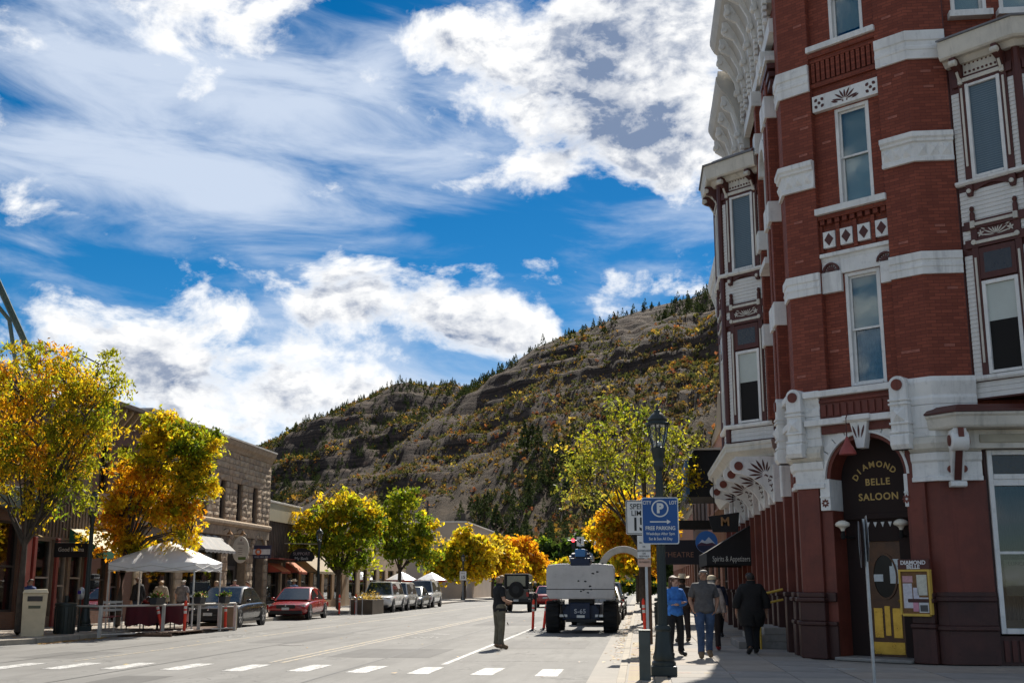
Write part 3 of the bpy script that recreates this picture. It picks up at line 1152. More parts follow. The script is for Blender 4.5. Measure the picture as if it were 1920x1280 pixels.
g_ = np.random.default_rng(5)
for i in range(54):
    az = g_.uniform(-8.2, 4.6)
    x, y, z = hillB.at(np.array([az]), np.array([1.0]))
    pine(float(x[0]), float(y[0]), float(z[0]) - .5, g_.uniform(.22, .6), 'small dark pine on the skyline of the nearer rocky hill', 'pines along the crest of the nearer hill')
for i in range(60):
    az = g_.uniform(-18.6, -8.8)
    x, y, z = hillA.at(np.array([az]), np.array([1.0]))
    pine(float(x[0]), float(y[0]), float(z[0]) - .5, g_.uniform(.4, .85), 'dark pine on the skyline of the farther hill', 'pines along the crest of the farther hill')
for az, t, s in [(-5.6, .42, 1.7), (-5.2, .43, 1.5), (-4.9, .40, 1.3), (-7.6, .28, 1.2), (-7.0, .25, 1.4), (-6.2, .22, 1.3), (-8.3, .2, 1.2), (-4.0, .36, 1.4), (-3.3, .3, 1.3), (-9.3, .15, 1.2), (-10.3, .12, 1.1), (-2.4, .3, 1.2)]:
    x, y, z = hillB.at(np.array([az]), np.array([t]))
    pine(float(x[0]), float(y[0]), float(z[0]) - .5, s, 'tall dark pine low on the scrubby slope of the nearer hill', 'pines low on the nearer slope')
# ================================================================ the red brick hotel on the corner
m_brick = brick_mat('painted_red_brick', (.20, .050, .030), (.315, .083, .048), (.12, .036, .026))
m_red = M('dark_red_paint', (.155, .038, .024), .55, .22, 1.4, .2, 22, dirt=.3, streak=.4)
m_plinth = M('oxblood_stone', (.058, .021, .017), .5, .25, 1.6, .25, 25, dirt=.35, streak=.4)
m_white = M('white_trim_paint', (.77, .76, .73), .55, .09, 1.6, .16, 28, dirt=.36, streak=.36)
m_cream = M('cream_wood_paint', (.63, .59, .51), .55, .10, 1.6, .14, 30, dirt=.3, streak=.4)
m_brown = M('brown_trim_paint', (.085, .024, .018), .5, .15, 3, .1, 30)
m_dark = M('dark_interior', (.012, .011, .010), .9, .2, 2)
m_glass = glass_mat('window_glass', (.8, .86, .86), .05)
m_glass_d = glass_mat('shop_glass', (.6, .62, .62), .03)
m_blind = M('roller_blind', (.52, .56, .52), .8, .06, 1.5)
m_slat = M('venetian_blind', (.10, .15, .19), .7, .08, 1.5)
m_curt = M('net_curtain', (.36, .40, .43), .85, .2, 6)
m_gold = M('gilt_paint', (.62, .42, .11), .38, .12, 6, 0, 1, .35)
m_wood = M('varnished_oak', (.10, .043, .017), .45, .25, 5, .1, 30)
m_brass = M('brass_plate', (.46, .29, .055), .3, .2, 5, .05, 20, .8)
m_shingle = M('white_shingle', (.70, .68, .64), .6, .08, 3, .12, 30, dirt=.25)
m_soot = M('roof_grey', (.17, .17, .18), .7, .2, 2)

CA, CB = (3.38, 24.7), (5.75, 22.85)
CL = math.hypot(CB[0] - CA[0], CB[1] - CA[1])
FC = F(CA[0], CA[1], CB[0] - CA[0], CB[1] - CA[1])
FF = F(CB[0], CB[1], 1, 0)
FS = F(CA[0], CA[1], 0, -1)
hotel = thing('hotel_building', 'tall red brick corner hotel with white stone bands, bay windows and saloon door', 'building', (5.5, 25.0, .1), static=True)


def offset_path(path, d):
    out = []
    n = len(path)
    for i, p in enumerate(path):
        ns = []
        for a, b in ((i - 1, i), (i, i + 1)):
            if a >= 0 and b < n:
                v = Vector((path[b][0] - path[a][0], path[b][1] - path[a][1])).normalized()
                ns.append(Vector((v.y, -v.x)))
        if len(ns) == 1:
            q = ns[0] * d
        else:
            k = (ns[0] + ns[1])
            q = k * (d / (1 + ns[0].dot(ns[1])))
        out.append((p[0] + q.x, p[1] + q.y))
    return out


def sweep(path, prof, mb=None):
    """prof = closed list of (o, z); swept along a plan path with mitred corners"""
    m = mb or MB()
    rings = []
    for o, z in prof:
        rings.append([(x, y, z) for x, y in offset_path(path, o)])
    n, k = len(path), len(prof)
    for i in range(n - 1):
        for j in range(k):
            j2 = (j + 1) % k
            m.poly([rings[j][i], rings[j][i + 1], rings[j2][i + 1], rings[j2][i]])
    m.poly([rings[j][0] for j in range(k)])
    m.poly([rings[j][n - 1] for j in range(k)][::-1])
    return m


def P2(fr, s, o=0):
    p = fr(s, o, 0)
    return (p[0], p[1])


ZT = 18.6
SL_, SR_ = .75, 2.33
pathL = [P2(FS, -.55), CA, P2(FC, SL_)]
pathR = [P2(FC, SR_), CB, P2(FF, .77)]
for path, inner in ((pathL, [P2(FC, SL_, -.45), P2(FS, -.55, -.45)]), (pathR, [P2(FF, .77, -.45), P2(FC, SR_, -.45)])):
    mb = MB()
    acc = 0
    pl_ = path + inner
    # side faces with continuous brick coordinates
    for i in range(len(pl_)):
        a, b = pl_[i], pl_[(i + 1) % len(pl_)]
        l = math.dist(a, b)
        base_i = len(mb.v)
        mb.v += [(a[0], a[1], 5.0), (b[0], b[1], 5.0), (b[0], b[1], ZT), (a[0], a[1], ZT)]
        mb.face([base_i, base_i + 1, base_i + 2, base_i + 3], [(acc, 5.0), (acc + l, 5.0), (acc + l, ZT), (acc, ZT)])
        acc += l
    mb.build('corner_pier', m_brick, hotel)

# recessed window wall between the piers
WIN = [(1.24, 2.03, 5.56, 7.97), (1.24, 2.03, 9.46, 11.66), (1.24, 2.03, 13.22, 15.4)]
wall_mesh(MB(FC), SL_, SR_, 5.0, ZT, WIN, -.14, .30).build('recessed_wall', [m_brick, m_dark], hotel)


def window(fr, s0, s1, z0, z1, o, parent, blind='roller', level=.45, cas=.075, flat=False, mat=None, d=.12):
    """double-hung sash: casing (part) with sashes, panes and blind as its sub-parts"""
    mat = mat or m_white
    m = MB(fr)
    m.box(s0, s0 + cas, o - d, o + .03, z0, z1).box(s1 - cas, s1, o - d, o + .03, z0, z1)
    m.box(s0 + cas, s1 - cas, o - d, o + .028, z1 - cas, z1).box(s0 + cas, s1 - cas, o - d, o + .05, z0, z0 + cas * .8)
    w = m.build('window', mat, parent, bevel=.008)
    w0 = w
    if flat:
        w = parent
    a, b, c, e = s0 + cas, s1 - cas, z0 + cas * .8, z1 - cas
    mid = c + (e - c) * .5
    for nm, zz0, zz1, oo in (('upper_sash', mid - .025, e, o - .035), ('lower_sash', c, mid + .025, o - .075)):
        t = .042
        m = MB(fr)
        m.box(a, a + t, oo - .035, oo, zz0, zz1).box(b - t, b, oo - .035, oo, zz0, zz1)
        m.box(a + t, b - t, oo - .034, oo - .001, zz0, zz0 + t).box(a + t, b - t, oo - .034, oo - .001, zz1 - t, zz1)
        m.build(nm, mat, w)
        MB(fr).box(a + t, b - t, oo - .022, oo - .014, zz0 + t, zz1 - t).build('pane', m_glass, w)
    ob = o - d - .04
    if blind == 'roller':
        zb = e - (e - c) * level
        MB(fr).box(a - .03, b + .03, ob - .012, ob, zb, e).build('roller_blind', m_blind, w)
        m = MB(fr)
        n = 16
        for i in range(n):
            s_a, s_b = a + (b - a) * i / n, a + (b - a) * (i + 1) / n
            o1, o2 = ob - .06 - .025 * (i % 2), ob - .06 - .025 * ((i + 1) % 2)
            m.poly([(s_a, o1, c), (s_b, o2, c), (s_b, o2, zb + .1), (s_a, o1, zb + .1)])
        m.build('curtain', m_curt, w)
    elif blind == 'slats':
        me = mesh_with(MB(F(0, 0, fr.sx, fr.sy)).box(0, b - a, -.012, .012, 0, .022), 'blind_slat', m_slat)
        k = int((e - c) / .045)
        for i in range(k):
            inst('blind_slat', me, w, fr(a, ob, c + i * .045))
        MB(fr).box(a - .03, b + .03, ob - .05, ob - .03, c, e).build('blind_backing', M('blind_shadow', (.10, .14, .17), .8), w)
    elif blind == 'half':
        zb = e - (e - c) * level
        MB(fr).box(a - .03, b + .03, ob - .012, ob, zb, e).build('roller_blind', m_blind, w)
    return w


window(FC, *WIN[0], -.16, hotel, 'roller', .5)
window(FC, *WIN[1], -.16, hotel, 'half', 1.0)
window(FC, *WIN[2], -.16, hotel, 'half', .9)


def box_part(fr, name, mat, parent, *d, bevel=.008):
    return MB(fr).box(*d).build(name, mat, parent, bevel=bevel)


# stone bands round both piers
for path, ends in ((pathL, 0), (pathR, 1)):
    for z0, z1 in ((12.2, 12.82), (7.6, 8.06)):
        pr = [(-.05, z0), (.05, z0), (.05, z0 + (z1 - z0) * .30), (.065, z0 + (z1 - z0) * .33), (.065, z0 + (z1 - z0) * .44), (.05, z0 + (z1 - z0) * .47),
              (.05, z0 + (z1 - z0) * .62), (.075, z0 + (z1 - z0) * .66), (.075, z1), (-.05, z1)]
        sweep(path, pr).build('stone_band', m_white, hotel, bevel=.006)
    pr = [(-.05, 9.96), (.07, 9.96), (.07, 10.04), (.05, 10.06), (.05, 10.36), (.10, 10.38), (.10, 10.43), (.14, 10.47), (.14, 10.57), (.10, 10.59), (-.05, 10.59)]
    bd = sweep(path, pr).build('carved_band', m_white, hotel, bevel=.005)
    for fr, a, b in (((FS, -.5, -.02), (FC, .04, SL_ - .02)) if not ends else ((FC, SR_ + .03, CL - .02), (FF, .04, .74))):
        n = 3
        w_ = (b - a) / n
        for i in range(n):
            s = a + (i + .5) * w_
            m = MB(fr)
            h = w_ * .42
            c = [(s - h, .05, 10.075), (s + h, .05, 10.075), (s + h, .05, 10.345), (s - h, .05, 10.345)]
            t = (s, .115, 10.21)
            for k in range(4):
                m.poly([c[k], c[(k + 1) % 4], t])
            m.build('pyramid_block', m_white, bd)
    # top-floor band just out at the frame's edge
    sweep(path, [(-.05, 15.6), (.07, 15.6), (.07, 16.1), (-.05, 16.1)]).build('stone_band', m_white, hotel, bevel=.006)

# recess: sills, corbels, carved panel, diamonds, lintel
for z0, z1 in ((13.09, 13.22), (9.32, 9.46)):
    box_part(FC, 'stone_sill', m_white, hotel, SL_ - .02, SR_ + .02, -.16, .07, z0, z1)
for (zb, zt, n) in ((12.40, 12.86, 13),):
    box_part(FC, 'corbel_course', m_brick, hotel, SL_, SR_, -.16, -.05, 12.86, 12.96)
    box_part(FC, 'corbel_course', m_brick, hotel, SL_, SR_, -.16, .0, 12.96, 13.085)
    box_part(FC, 'corbel_course', m_brick, hotel, SL_, SR_, -.16, -.07, 12.28, 12.39)
    me = mesh_with(MB(F(0, 0, FC.sx, FC.sy)).box(-.04, .04, -.16, -.06, 0, .455), 'dentil', m_brick)
    for i in range(n):
        inst('dentil', me, hotel, FC(SL_ + .07 + i * (SR_ - SL_ - .14) / (n - 1), 0, 12.4))
box_part(FC, 'corbel_course', m_brick, hotel, SL_, SR_, -.16, -.02, 9.22, 9.315)
me = mesh_with(MB(F(0, 0, FC.sx, FC.sy)).box(-.05, .05, -.16, -.04, 0, .10), 'dentil', m_brick)
for i in range(9):
    inst('dentil', me, hotel, FC(SL_ + .09 + i * .175, 0, 9.11))
# carved white panel with cut ornament
pan = box_part(FC, 'carved_panel', m_white, hotel, SL_ + .03, SR_ + .01, -.15, -.02, 11.69, 12.06)


def petal(mb, s, z, ang, l, w, o, th=.008):
    d = (math.cos(ang), math.sin(ang)); n = (-d[1], d[0])
    pts = []
    for t, k in ((0, 0), (.25, .7), (.55, 1), (.8, .65), (1, 0), (.8, -.65), (.55, -1), (.25, -.7)):
        pts.append((s + d[0] * l * t + n[0] * w * k, z + d[1] * l * t + n[1] * w * k))
    mb.prism(pts, o, o + th)


def disc(mb, s, z, r, o, th=.01, n=16):
    mb.prism([(s + r * math.cos(2 * math.pi * i / n), z + r * math.sin(2 * math.pi * i / n)) for i in range(n)], o, o + th)


def motif(fr, mat, parent, s, z, o, k=1.0, spread=9, name='cut_ornament', half=True):
    m = MB(fr)
    for i in range(spread):
        a = math.pi * (i + .5) / spread
        petal(m, s + .05 * k * math.cos(a), z + .05 * k * math.sin(a), a, k * (.24 + .10 * abs(math.cos(a))), .028 * k, o)
    for i in (-1, 1):
        disc(m, s + i * .06 * k, z - .02 * k, .022 * k, o, .008, 8)
        petal(m, s + i * .20 * k, z - .02 * k, math.pi / 2 - i * 1.25, .22 * k, .032 * k, o)
    o_ = m.build(name, mat, parent)
    o_['kind'] = 'stuff'
    return o_


motif(FC, m_brown, pan, 1.56, 11.78, -.02, .8, 7)
for s in (.95, 2.16):
    m = MB(FC)
    disc(m, s, 11.875, .035, -.02, .01, 10)
    for i in range(4):
        petal(m, s + .07 * math.cos(R(45 + 90 * i)), 11.875 + .07 * math.sin(R(45 + 90 * i)), R(45 + 90 * i), .075, .045, -.02)
    m.build('cut_rosette', m_brown, pan)
for i in range(4):
    s = .97 + i * .40
    d = box_part(FC, 'diamond_block', m_white, hotel, s - .14, s + .14, -.15, -.06, 8.59, 8.95)
    MB(FC).prism([(s - .105, 8.77), (s, 8.63), (s + .105, 8.77), (s, 8.91)], -.06, -.05).build('diamond', m_brown, d)
for i in range(5):
    box_part(FC, 'brick_rib', m_brick, hotel, .77 + i * .40 - .045, .77 + i * .40 + .045, -.15, -.075, 8.5, 9.1)
sweep([P2(FC, SL_, -.14), P2(FC, SR_, -.14)], [(-.02, 8.28), (.05, 8.28), (.07, 8.36), (.13, 8.38), (.13, 8.46), (-.02, 8.46)]).build('window_hood', m_white, hotel, bevel=.006)
box_part(FC, 'lintel', m_white, hotel, 1.20, 2.08, -.15, -.07, 7.98, 8.28)
for a, b in ((SL_ + .002, 1.20), (2.08, SR_ - .002)):
    q = box_part(FC, 'quoin_block', m_white, hotel, a, b, -.15, -.045, 7.60, 8.05)
    box_part(FC, 'quoin_block', m_white, hotel, a, b, -.15, -.09, 8.055, 8.28)
    c = (a + b) / 2
    m = MB(FC)
    for i in range(7):
        petal(m, c, 8.06, math.pi * (i + .5) / 7, .16, .017, -.045)
    m.build('half_rosette', m_brown, q)
    m = MB(FC)
    for i in range(10):
        t0, t1 = math.pi * i / 10, math.pi * (i + 1) / 10
        m.prism([(c + .15 * math.cos(t0), 8.06 + .15 * math.sin(t0)), (c + .19 * math.cos(t0), 8.06 + .19 * math.sin(t0)), (c + .19 * math.cos(t1), 8.06 + .19 * math.sin(t1)), (c + .15 * math.cos(t1), 8.06 + .15 * math.sin(t1))], -.09, -.03)
    m.build('rosette_arch', m_brown, q)
# scattered bricks whose paint has weathered paler
m_pale = M('weathered_brick', (.34, .12, .085), .8, .25, 8, .2, 40)
for fr, a, b, o in ((FC, .06, .7, 0), (FC, SR_ + .05, CL - .05, 0), (FF, .05, .72, 0), (FC, .8, 1.2, -.14)):
    me = mesh_with(MB(F(0, 0, fr.sx, fr.sy)).box(-.1, .1, -.05, .006, 0, .052), 'brick', m_pale)
    for i in range(9):
        z = random.choice([random.uniform(5.8, 7.4), random.uniform(8.2, 9.8), random.uniform(10.7, 12.0), random.uniform(13, 15)])
        if o < 0 and not (5.8 < z < 7.4 or 10 < z < 11.5):
            continue
        z = round(z / .068) * .068 + .008
        inst('brick', me, hotel, fr(random.uniform(a + .1, b - .1), o, z))

# ---------------- balcony storey over the door: cap, posts, rails
capL = [P2(FS, -.55), CA, P2(FC, .62)]
capR = [P2(FC, SR_ + .18), CB, P2(FF, .80)]
for path in (capL, capR):
    sweep(path, [(-.05, 4.98), (.12, 4.98), (.13, 5.1), (.10, 5.16), (.16, 5.42), (.14, 5.52), (-.05, 5.52)]).build('parapet_block', m_white, hotel, bevel=.012)
    sweep(path, [(-.05, 4.36), (.10, 4.36), (.10, 4.52), (.12, 4.54), (.12, 4.975), (-.05, 4.975)]).build('frieze_block', m_white, hotel, bevel=.008)
    sweep(path, [(-.05, 4.05), (.08, 4.05), (.17, 4.12), (.20, 4.22), (.17, 4.30), (.13, 4.355), (-.05, 4.355)]).build('moulded_course', m_cream, hotel, bevel=.006)
    sweep(path, [(-.05, 3.5), (.10, 3.5), (.10, 3.58), (.06, 3.60), (.06, 3.86), (.10, 3.9), (.12, 4.045), (-.05, 4.045)]).build('necking_course', m_white, hotel, bevel=.006)
for s in (.22, .45):
    m = MB(FF)
    disc(m, s, 3.72, .07, .055, .05)
    m.build('roundel', m_red, hotel)
for s in (-.42, -.2):
    m = MB(FS)
    disc(m, s, 3.72, .07, .055, .05)
    m.build('roundel', m_red, hotel)


def post(fr, s0, s1, parent=hotel):
    c, w = (s0 + s1) / 2, (s1 - s0) / 2
    top = [(s0, 4.13), (s1, 4.13), (s1, 5.42)] + [(c + w * math.cos(a), 5.42 + .16 * math.sin(a)) for a in np.linspace(0, math.pi, 9)[1:-1]] + [(s0, 5.42)]
    m = MB(fr)
    m.prism(top, -.05, .30)
    p = m.build('balcony_post', m_white, parent, bevel=.012)
    m = MB(fr)
    disc(m, c, 5.40, w * .62, .30, .035, 18)
    m.build('roundel', m_red, p)
    for z in (5.0, 5.08, 4.98 - .36, 4.45):
        MB(fr).box(s0 - .02, s1 + .02, -.04, .335, z, z + .045).build('post_moulding', m_white, p, bevel=.01)
    m = MB(fr)
    q = [(s0 + .03, .30, 4.66), (s1 - .03, .30, 4.66), (s1 - .03, .30, 4.96), (s0 + .03, .30, 4.96)]
    for k in range(4):
        m.poly([q[k], q[(k + 1) % 4], (c, .40, 4.81)])
    m.build('pyramid_block', m_white, p)
    m = MB(fr)
    m.prism([(.0, 4.13), (.30, 4.13), (.36, 4.22), (.36, 4.40), (.30, 4.44), (.0, 4.44)], s0 - .015, s1 + .015, 's')
    m.build('post_foot', m_white, p, bevel=.02)


post(FC, -.06, .28)
post(FC, SR_ - .08, SR_ + .28)
post(FS, -1.15, -.8)
box_part(FC, 'balcony_rail', m_white, hotel, .30, SR_ - .09, -.03, .24, 5.36, 5.49, bevel=.015)
box_part(FC, 'balcony_rail', m_white, hotel, .30, SR_ - .09, -.03, .24, 4.77, 4.90, bevel=.015)
box_part(FC, 'dentil_panel', m_red, hotel, .62, SR_ + .17, -.06, .10, 4.90, 5.36)
box_part(FC, 'dentil_panel', m_red, hotel, .62, SR_ + .17, -.06, .09, 4.60, 4.77)
box_part(FC, 'panel_moulding', m_red, hotel, .62, SR_ - .09, -.06, .14, 5.24, 5.30)
me = mesh_with(MB(F(0, 0, FC.sx, FC.sy)).box(-.05, .05, .09, .13, 0, .24), 'dentil', m_red)
for i in range(11):
    inst('dentil', me, hotel, FC(.72 + i * .155, 0, 4.96))
for zz in (5.36, 4.77):
    MB(FC).prism([(.30, zz - .02), (.52, zz - .02), (.60, zz + .06), (.60, zz + .12), (.30, zz + .12)], -.02, .16).build('rail_bracket', m_white, hotel, bevel=.01)
for z0, z1 in ((5.36, 5.49), (4.77, 4.90)):
    box_part(FS, 'balcony_rail', m_white, hotel, -.8, -.02, .02, .2, z0, z1, bevel=.012)

# ---------------- entrance arch
cs, sp = 1.515, 3.68
def ring(fr, r0, r1, a0, a1, o0, o1, n=1):
    m = MB(fr)
    aa = np.linspace(a0, a1, n + 1)
    m.prism([(cs + r0 * math.cos(a), sp + r0 * math.sin(a)) for a in aa] + [(cs + r1 * math.cos(a), sp + r1 * math.sin(a)) for a in aa[::-1]], o0, o1)
    return m


for i in range(11):
    a0, a1 = math.pi * i / 11 + .008, math.pi * (i + 1) / 11 - .008
    ring(FC, .90, 1.08, a0, a1, -.10, .045, 2).build('voussoir', m_white, hotel, bevel=.012)
ring(FC, .88, .93, 0, math.pi, -.1, .07, 24).build('arch_moulding', m_white, hotel)
ring(FC, .80, .885, 0, math.pi, -.60, .0, 24).build('arch_ring', m_red, hotel)
for sgn in (-1, 1):
    pts = [(cs + sgn * 1.08 * math.cos(a), sp + 1.08 * math.sin(a)) for a in np.linspace(0, math.pi / 2, 10)]
    pts = [(cs + sgn * 1.12, sp)] + [p for p in pts] + [(cs, 4.77), (cs + sgn * 1.12, 4.77)]
    MB(FC).prism(pts, -.2, .012).build('spandrel', m_white, hotel)
    a, b = (cs - 1.02, cs - .80) if sgn < 0 else (cs + .80, cs + .88)
    MB(FC).prism([(a, 3.04), (b, 3.04), (b, 3.68), (cs + sgn * .72, 3.95) if False else (a, 3.68)][:4], -.58, .055).build('impost_block', m_white, hotel, bevel=.01)
    box_part(FC, 'impost_moulding', m_white, hotel, a - .004, b + .004, -.3, .075, 3.30, 3.34)
    m = MB(FC)
    c = cs + (-.91 if sgn < 0 else .84)
    for i in range(8):
        petal(m, c + .02 * math.cos(i * .785), 3.19 + .02 * math.sin(i * .785), i * .785, .07, .02, .056)
    m.build('carved_flower', m_red, hotel)
# keystone and hanging bell lamp
m = MB(FC)
m.prism([(1.30, 4.86), (1.72, 4.86), (1.60, 4.24), (1.44, 4.24)], -.02, .20)
ks = m.build('keystone', m_white, hotel, bevel=.012)
MB(FC).box(1.20, 1.80, -.02, .30, 4.80, 4.91).build('keystone_cap', m_white, ks, bevel=.015)
for i in (-1, 0, 1):
    m = MB(FC)
    petal(m, 1.51 + i * .05, 4.45, math.pi / 2 - i * .3, .26, .02, .20, .012)
    m.build('cut_ornament', m_brown, ks)
bell = thing('bell_lamp', 'dusty red bell shaped lamp hanging from hook above saloon arch', 'lamp', FC(1.36, .42, 4.10), static=True)
m = MB()
x0, y0, z0 = FC(1.36, .42, 4.10)
m.lathe((x0, y0, z0), [(.17, 0), (.165, .05), (.12, .14), (.07, .22), (.04, .30), (.02, .36)], 18)
m.build('shade', M('dull_red_enamel', (.30, .06, .05), .5, .15, 4), bell, smooth=True)
arc = [FC(1.36, .42, 4.46), FC(1.36, .42, 4.70), FC(1.36, .41, 4.84), FC(1.36, .34, 4.93), FC(1.36, .22, 4.92), FC(1.36, .14, 4.88)]
MB().tube(arc, .012, 8).build('hook', m_brown, bell, smooth=True)

# ground floor piers by the door
def pier(fr, s0, s1, zt, parent=hotel, o=.05, ob=-.6, name='ground_pier'):
    p = MB(fr).box(s0, s1, ob, o, 1.40, zt).build(name, m_red, parent, bevel=.01)
    for k, (z0, z1, e) in enumerate(((.1, .75, .10), (.75, .83, .13), (.83, 1.22, .08), (1.22, 1.30, .15), (1.30, 1.40, .11))):
        MB(fr).box(s0 - e * .5, s1 + e * .5, ob, o + e, z0, z1).build('plinth_course', m_plinth, p, bevel=.02)
    return p


pier(FC, -.02, .46, 4.13)
pier(FC, SR_ + .04, SR_ + .40, 4.13)
pier(FS, -1.13, -.82, 3.55, o=.03, ob=-.4)
pier(FS, -.48, -.04, 3.55, o=.0, ob=-.6)
for a, b in ((.46, .715), (2.315, 2.40)):
    MB(FC).box(a, b, -.58, -.02, .1, 3.04).build('door_jamb', m_red, hotel, bevel=.01)
    for z0, z1, e in ((.1, .75, .05), (.75, .83, .08), (1.22, 1.40, .07)):
        MB(FC).box(a + .003, b - .003, -.5, -.02 + e, z0, z1).build('plinth_course', m_plinth, hotel, bevel=.015)
# chamfer wall right of the pier and front wall below the cap
m = MB()
sweep([P2(FC, SR_ + .38), CB, P2(FF, .87)], [(-.4, 1.4), (-.03, 1.4), (-.03, 3.52), (-.4, 3.52)], m)
m.build('ground_wall', m_red, hotel)
for z0, z1, e in ((.1, .72, .03), (.72, .8, .08), (.8, 1.25, .02), (1.25, 1.33, .07), (1.33, 1.42, .03)):
    sweep([P2(FC, SR_ + .46), CB, P2(FF, .87)], [(-.4, z0), (e, z0), (e, z1), (-.4, z1)]).build('plinth_course', m_plinth, hotel, bevel=.012)

# tympanum board, transom, door
tym = [(cs + .805 * math.cos(a), sp + .805 * math.sin(a)) for a in np.linspace(0, math.pi, 22)]
m_tym = M('black_brown_board', (.020, .009, .007), .8, .2, 2)
tb = MB(FC).prism([(cs + .805, 2.98)] + tym + [(cs - .805, 2.98)], -.56, -.46).build('name_board', m_tym, hotel)
m_let = M('gold_letters', (.46, .31, .10), .5, .1, 5, 0, 1, .2)
for i, ch_ in enumerate('DIAMOND'):
    a = math.pi - (i + .9) * math.pi / 8.8
    lettering(ch_, .17, FC, cs - .02 + .47 * math.cos(a), -.455, sp - .08 + .36 * math.sin(a), m_let, tb, tilt=(a - math.pi / 2) * .75, bold=.004)
lettering('BELLE', .19, FC, cs + .0, -.455, 3.60, m_let, tb, spacing=1.15, bold=.004)
lettering('SALOON', .20, FC, cs + .0, -.455, 3.30, m_let, tb, spacing=1.12, bold=.004)
MB(FC).box(.72, 2.31, -.70, -.44, 2.86, 2.98).build('transom_moulding', m_tym, hotel, bevel=.01)
tp = MB(FC).box(.72, 2.31, -.70, -.52, 2.42, 2.86).build('transom_panel', m_tym, hotel)
for i in range(5):
    s = 1.22 + i * .16
    MB(FC).prism([(s - .04, 2.80), (s + .04, 2.80), (s, 2.70)], -.52, -.505).build('triangle_inlay', m_white, tp)
MB(FC).box(.72, 1.12, -.70, -.52, .1, 2.42).build('side_panel', m_tym, hotel)
MB(FC).box(1.86, 2.31, -.70, -.52, .1, 2.42).build('side_panel', m_tym, hotel)
door = MB(FC).box(1.12, 1.86, -.66, -.57, .16, 2.42).build('door', m_wood, hotel, bevel=.01)
ov = [(1.49 + .24 * math.cos(a), 1.72 + .42 * math.sin(a)) for a in np.linspace(0, 2 * math.pi, 25)[:-1]]
MB(FC).prism(ov, -.575, -.562).build('door_glass', M('dark_door_glass', (.010, .011, .012), .12, .1, 2, 0, 1, 0, .15), door)
m = MB(FC)
for i in range(24):
    t0, t1 = 2 * math.pi * i / 24, 2 * math.pi * (i + 1) / 24
    f_ = lambda k, t: (1.49 + k * .24 * math.cos(t), 1.72 + (.42 + (k - 1) * .24) * math.sin(t))
    m.prism([f_(1, t0), f_(1.15, t0), f_(1.15, t1), f_(1, t1)], -.58, -.545)
m.build('glass_moulding', m_wood, door)
for a, b, z0, z1 in ((1.20, 1.39, .52, 1.10), (1.43, 1.55, .56, 1.14), (1.60, 1.79, .52, 1.10), (1.16, 1.82, .2, .44)):
    MB(FC).box(a, b, -.58, -.558, z0, z1).build('brass_plate', m_brass, door, bevel=.006)
for a, b, z0, z1 in ((1.22, 1.45, 1.62, 1.76), (1.60, 1.78, 1.58, 1.92), (1.66, 1.80, 1.90, 2.06)):
    MB(FC).box(a, b, -.56, -.556, z0, z1).build('paper_notice', M('notice_paper', (.62, .66, .66), .7, .1, 12), door)
MB(FC).lathe((1.80, -.50, 1.2), [(.01, 0), (.03, .02), (.035, .05), (.02, .07)], 10).build('door_knob', m_brass, door, smooth=True)
MB(FC).box(.72, 2.31, -.75, .25, .095, .16).build('door_step', m_conc4, hotel, bevel=.02)
for s, so, lb in ((.90, -.05, 'white glass globe lamp left of saloon door'), (2.0, -.36, 'white glass globe lamp right of saloon door')):
    p = FC(s, so, 2.66)
    lt = thing('wall_lamp', lb, 'lamp', p, static=True, group='lamps beside the saloon door')
    m_opal = M('opal_glass', (.80, .74, .62), .25, .05, 4)
    MB().lathe(p, [(.035, -.04), (.05, .0), (.075, .03), (.135, .055), (.15, .09), (.13, .13), (.07, .165), (.02, .175)], 16).build('lamp_shade', m_opal, lt, smooth=True)
    MB().lathe(p, [(.035, -.2), (.05, -.14), (.03, -.04)], 10).build('lamp_stem', m_dark, lt, smooth=True)
    MB(FC).box(s - .02, s + .02, -.5, so, 2.48, 2.52).build('lamp_arm', m_dark, lt)

# menu case on the right pier
mc = thing('menu_case', 'yellow framed menu case with paper sheets on pier by saloon door', 'notice board', FC(2.45, .2, 1.0), static=True)
o0 = .19
MB(FC).box(2.19, 2.73, o0 - .08, o0, 1.0, 1.80).build('backboard', M('cork_board', (.20, .10, .04), .8, .25, 14), mc)
m_yel = M('ochre_frame', (.62, .40, .07), .5, .1, 4)
for d in ((2.15, 2.19, 1.0, 1.84), (2.73, 2.77, 1.0, 1.84), (2.19, 2.73, .97, 1.02), (2.19, 2.73, 1.80, 1.84)):
    MB(FC).box(d[0], d[1], o0 - .08, o0 + .03, d[2], d[3]).build('frame_rail', m_yel, mc, bevel=.006)
hb = MB(FC).box(2.15, 2.77, o0 - .06, o0 + .02, 1.842, 2.03).build('header_board', m_brown, mc, bevel=.005)
m_pw = M('painted_white', (.75, .73, .72), .5, .04)
lettering('DIAMOND', .105, FC, 2.46, o0 + .022, 1.965, m_pw, hb, bold=.003)
lettering('BELLE', .105, FC, 2.46, o0 + .022, 1.885, m_pw, hb, bold=.003)
for a, b, z0, z1, c in ((2.22, 2.40, 1.12, 1.58, (.60, .58, .62)), (2.22, 2.42, 1.60, 1.72, (.55, .30, .32)), (2.50, 2.70, 1.36, 1.74, (.60, .58, .48)), (2.42, 2.53, 1.28, 1.5, (.58, .56, .62)), (2.52, 2.71, 1.04, 1.32, (.62, .62, .62)), (2.40, 2.51, 1.06, 1.27, (.62, .28, .36)), (2.54, 2.69, 1.06, 1.18, (.08, .08, .08))):
    MB(FC).box(a, b, o0, o0 + (.004 if c[0] > .1 else .006), z0, z1).build('paper_sheet', M('sheet_%d' % int(a * 100 + z0 * 1000), c, .6, .12, 18), mc)

# ---------------- bay window (oriel), built on any wall
PW = 1.40
C48 = R(48)


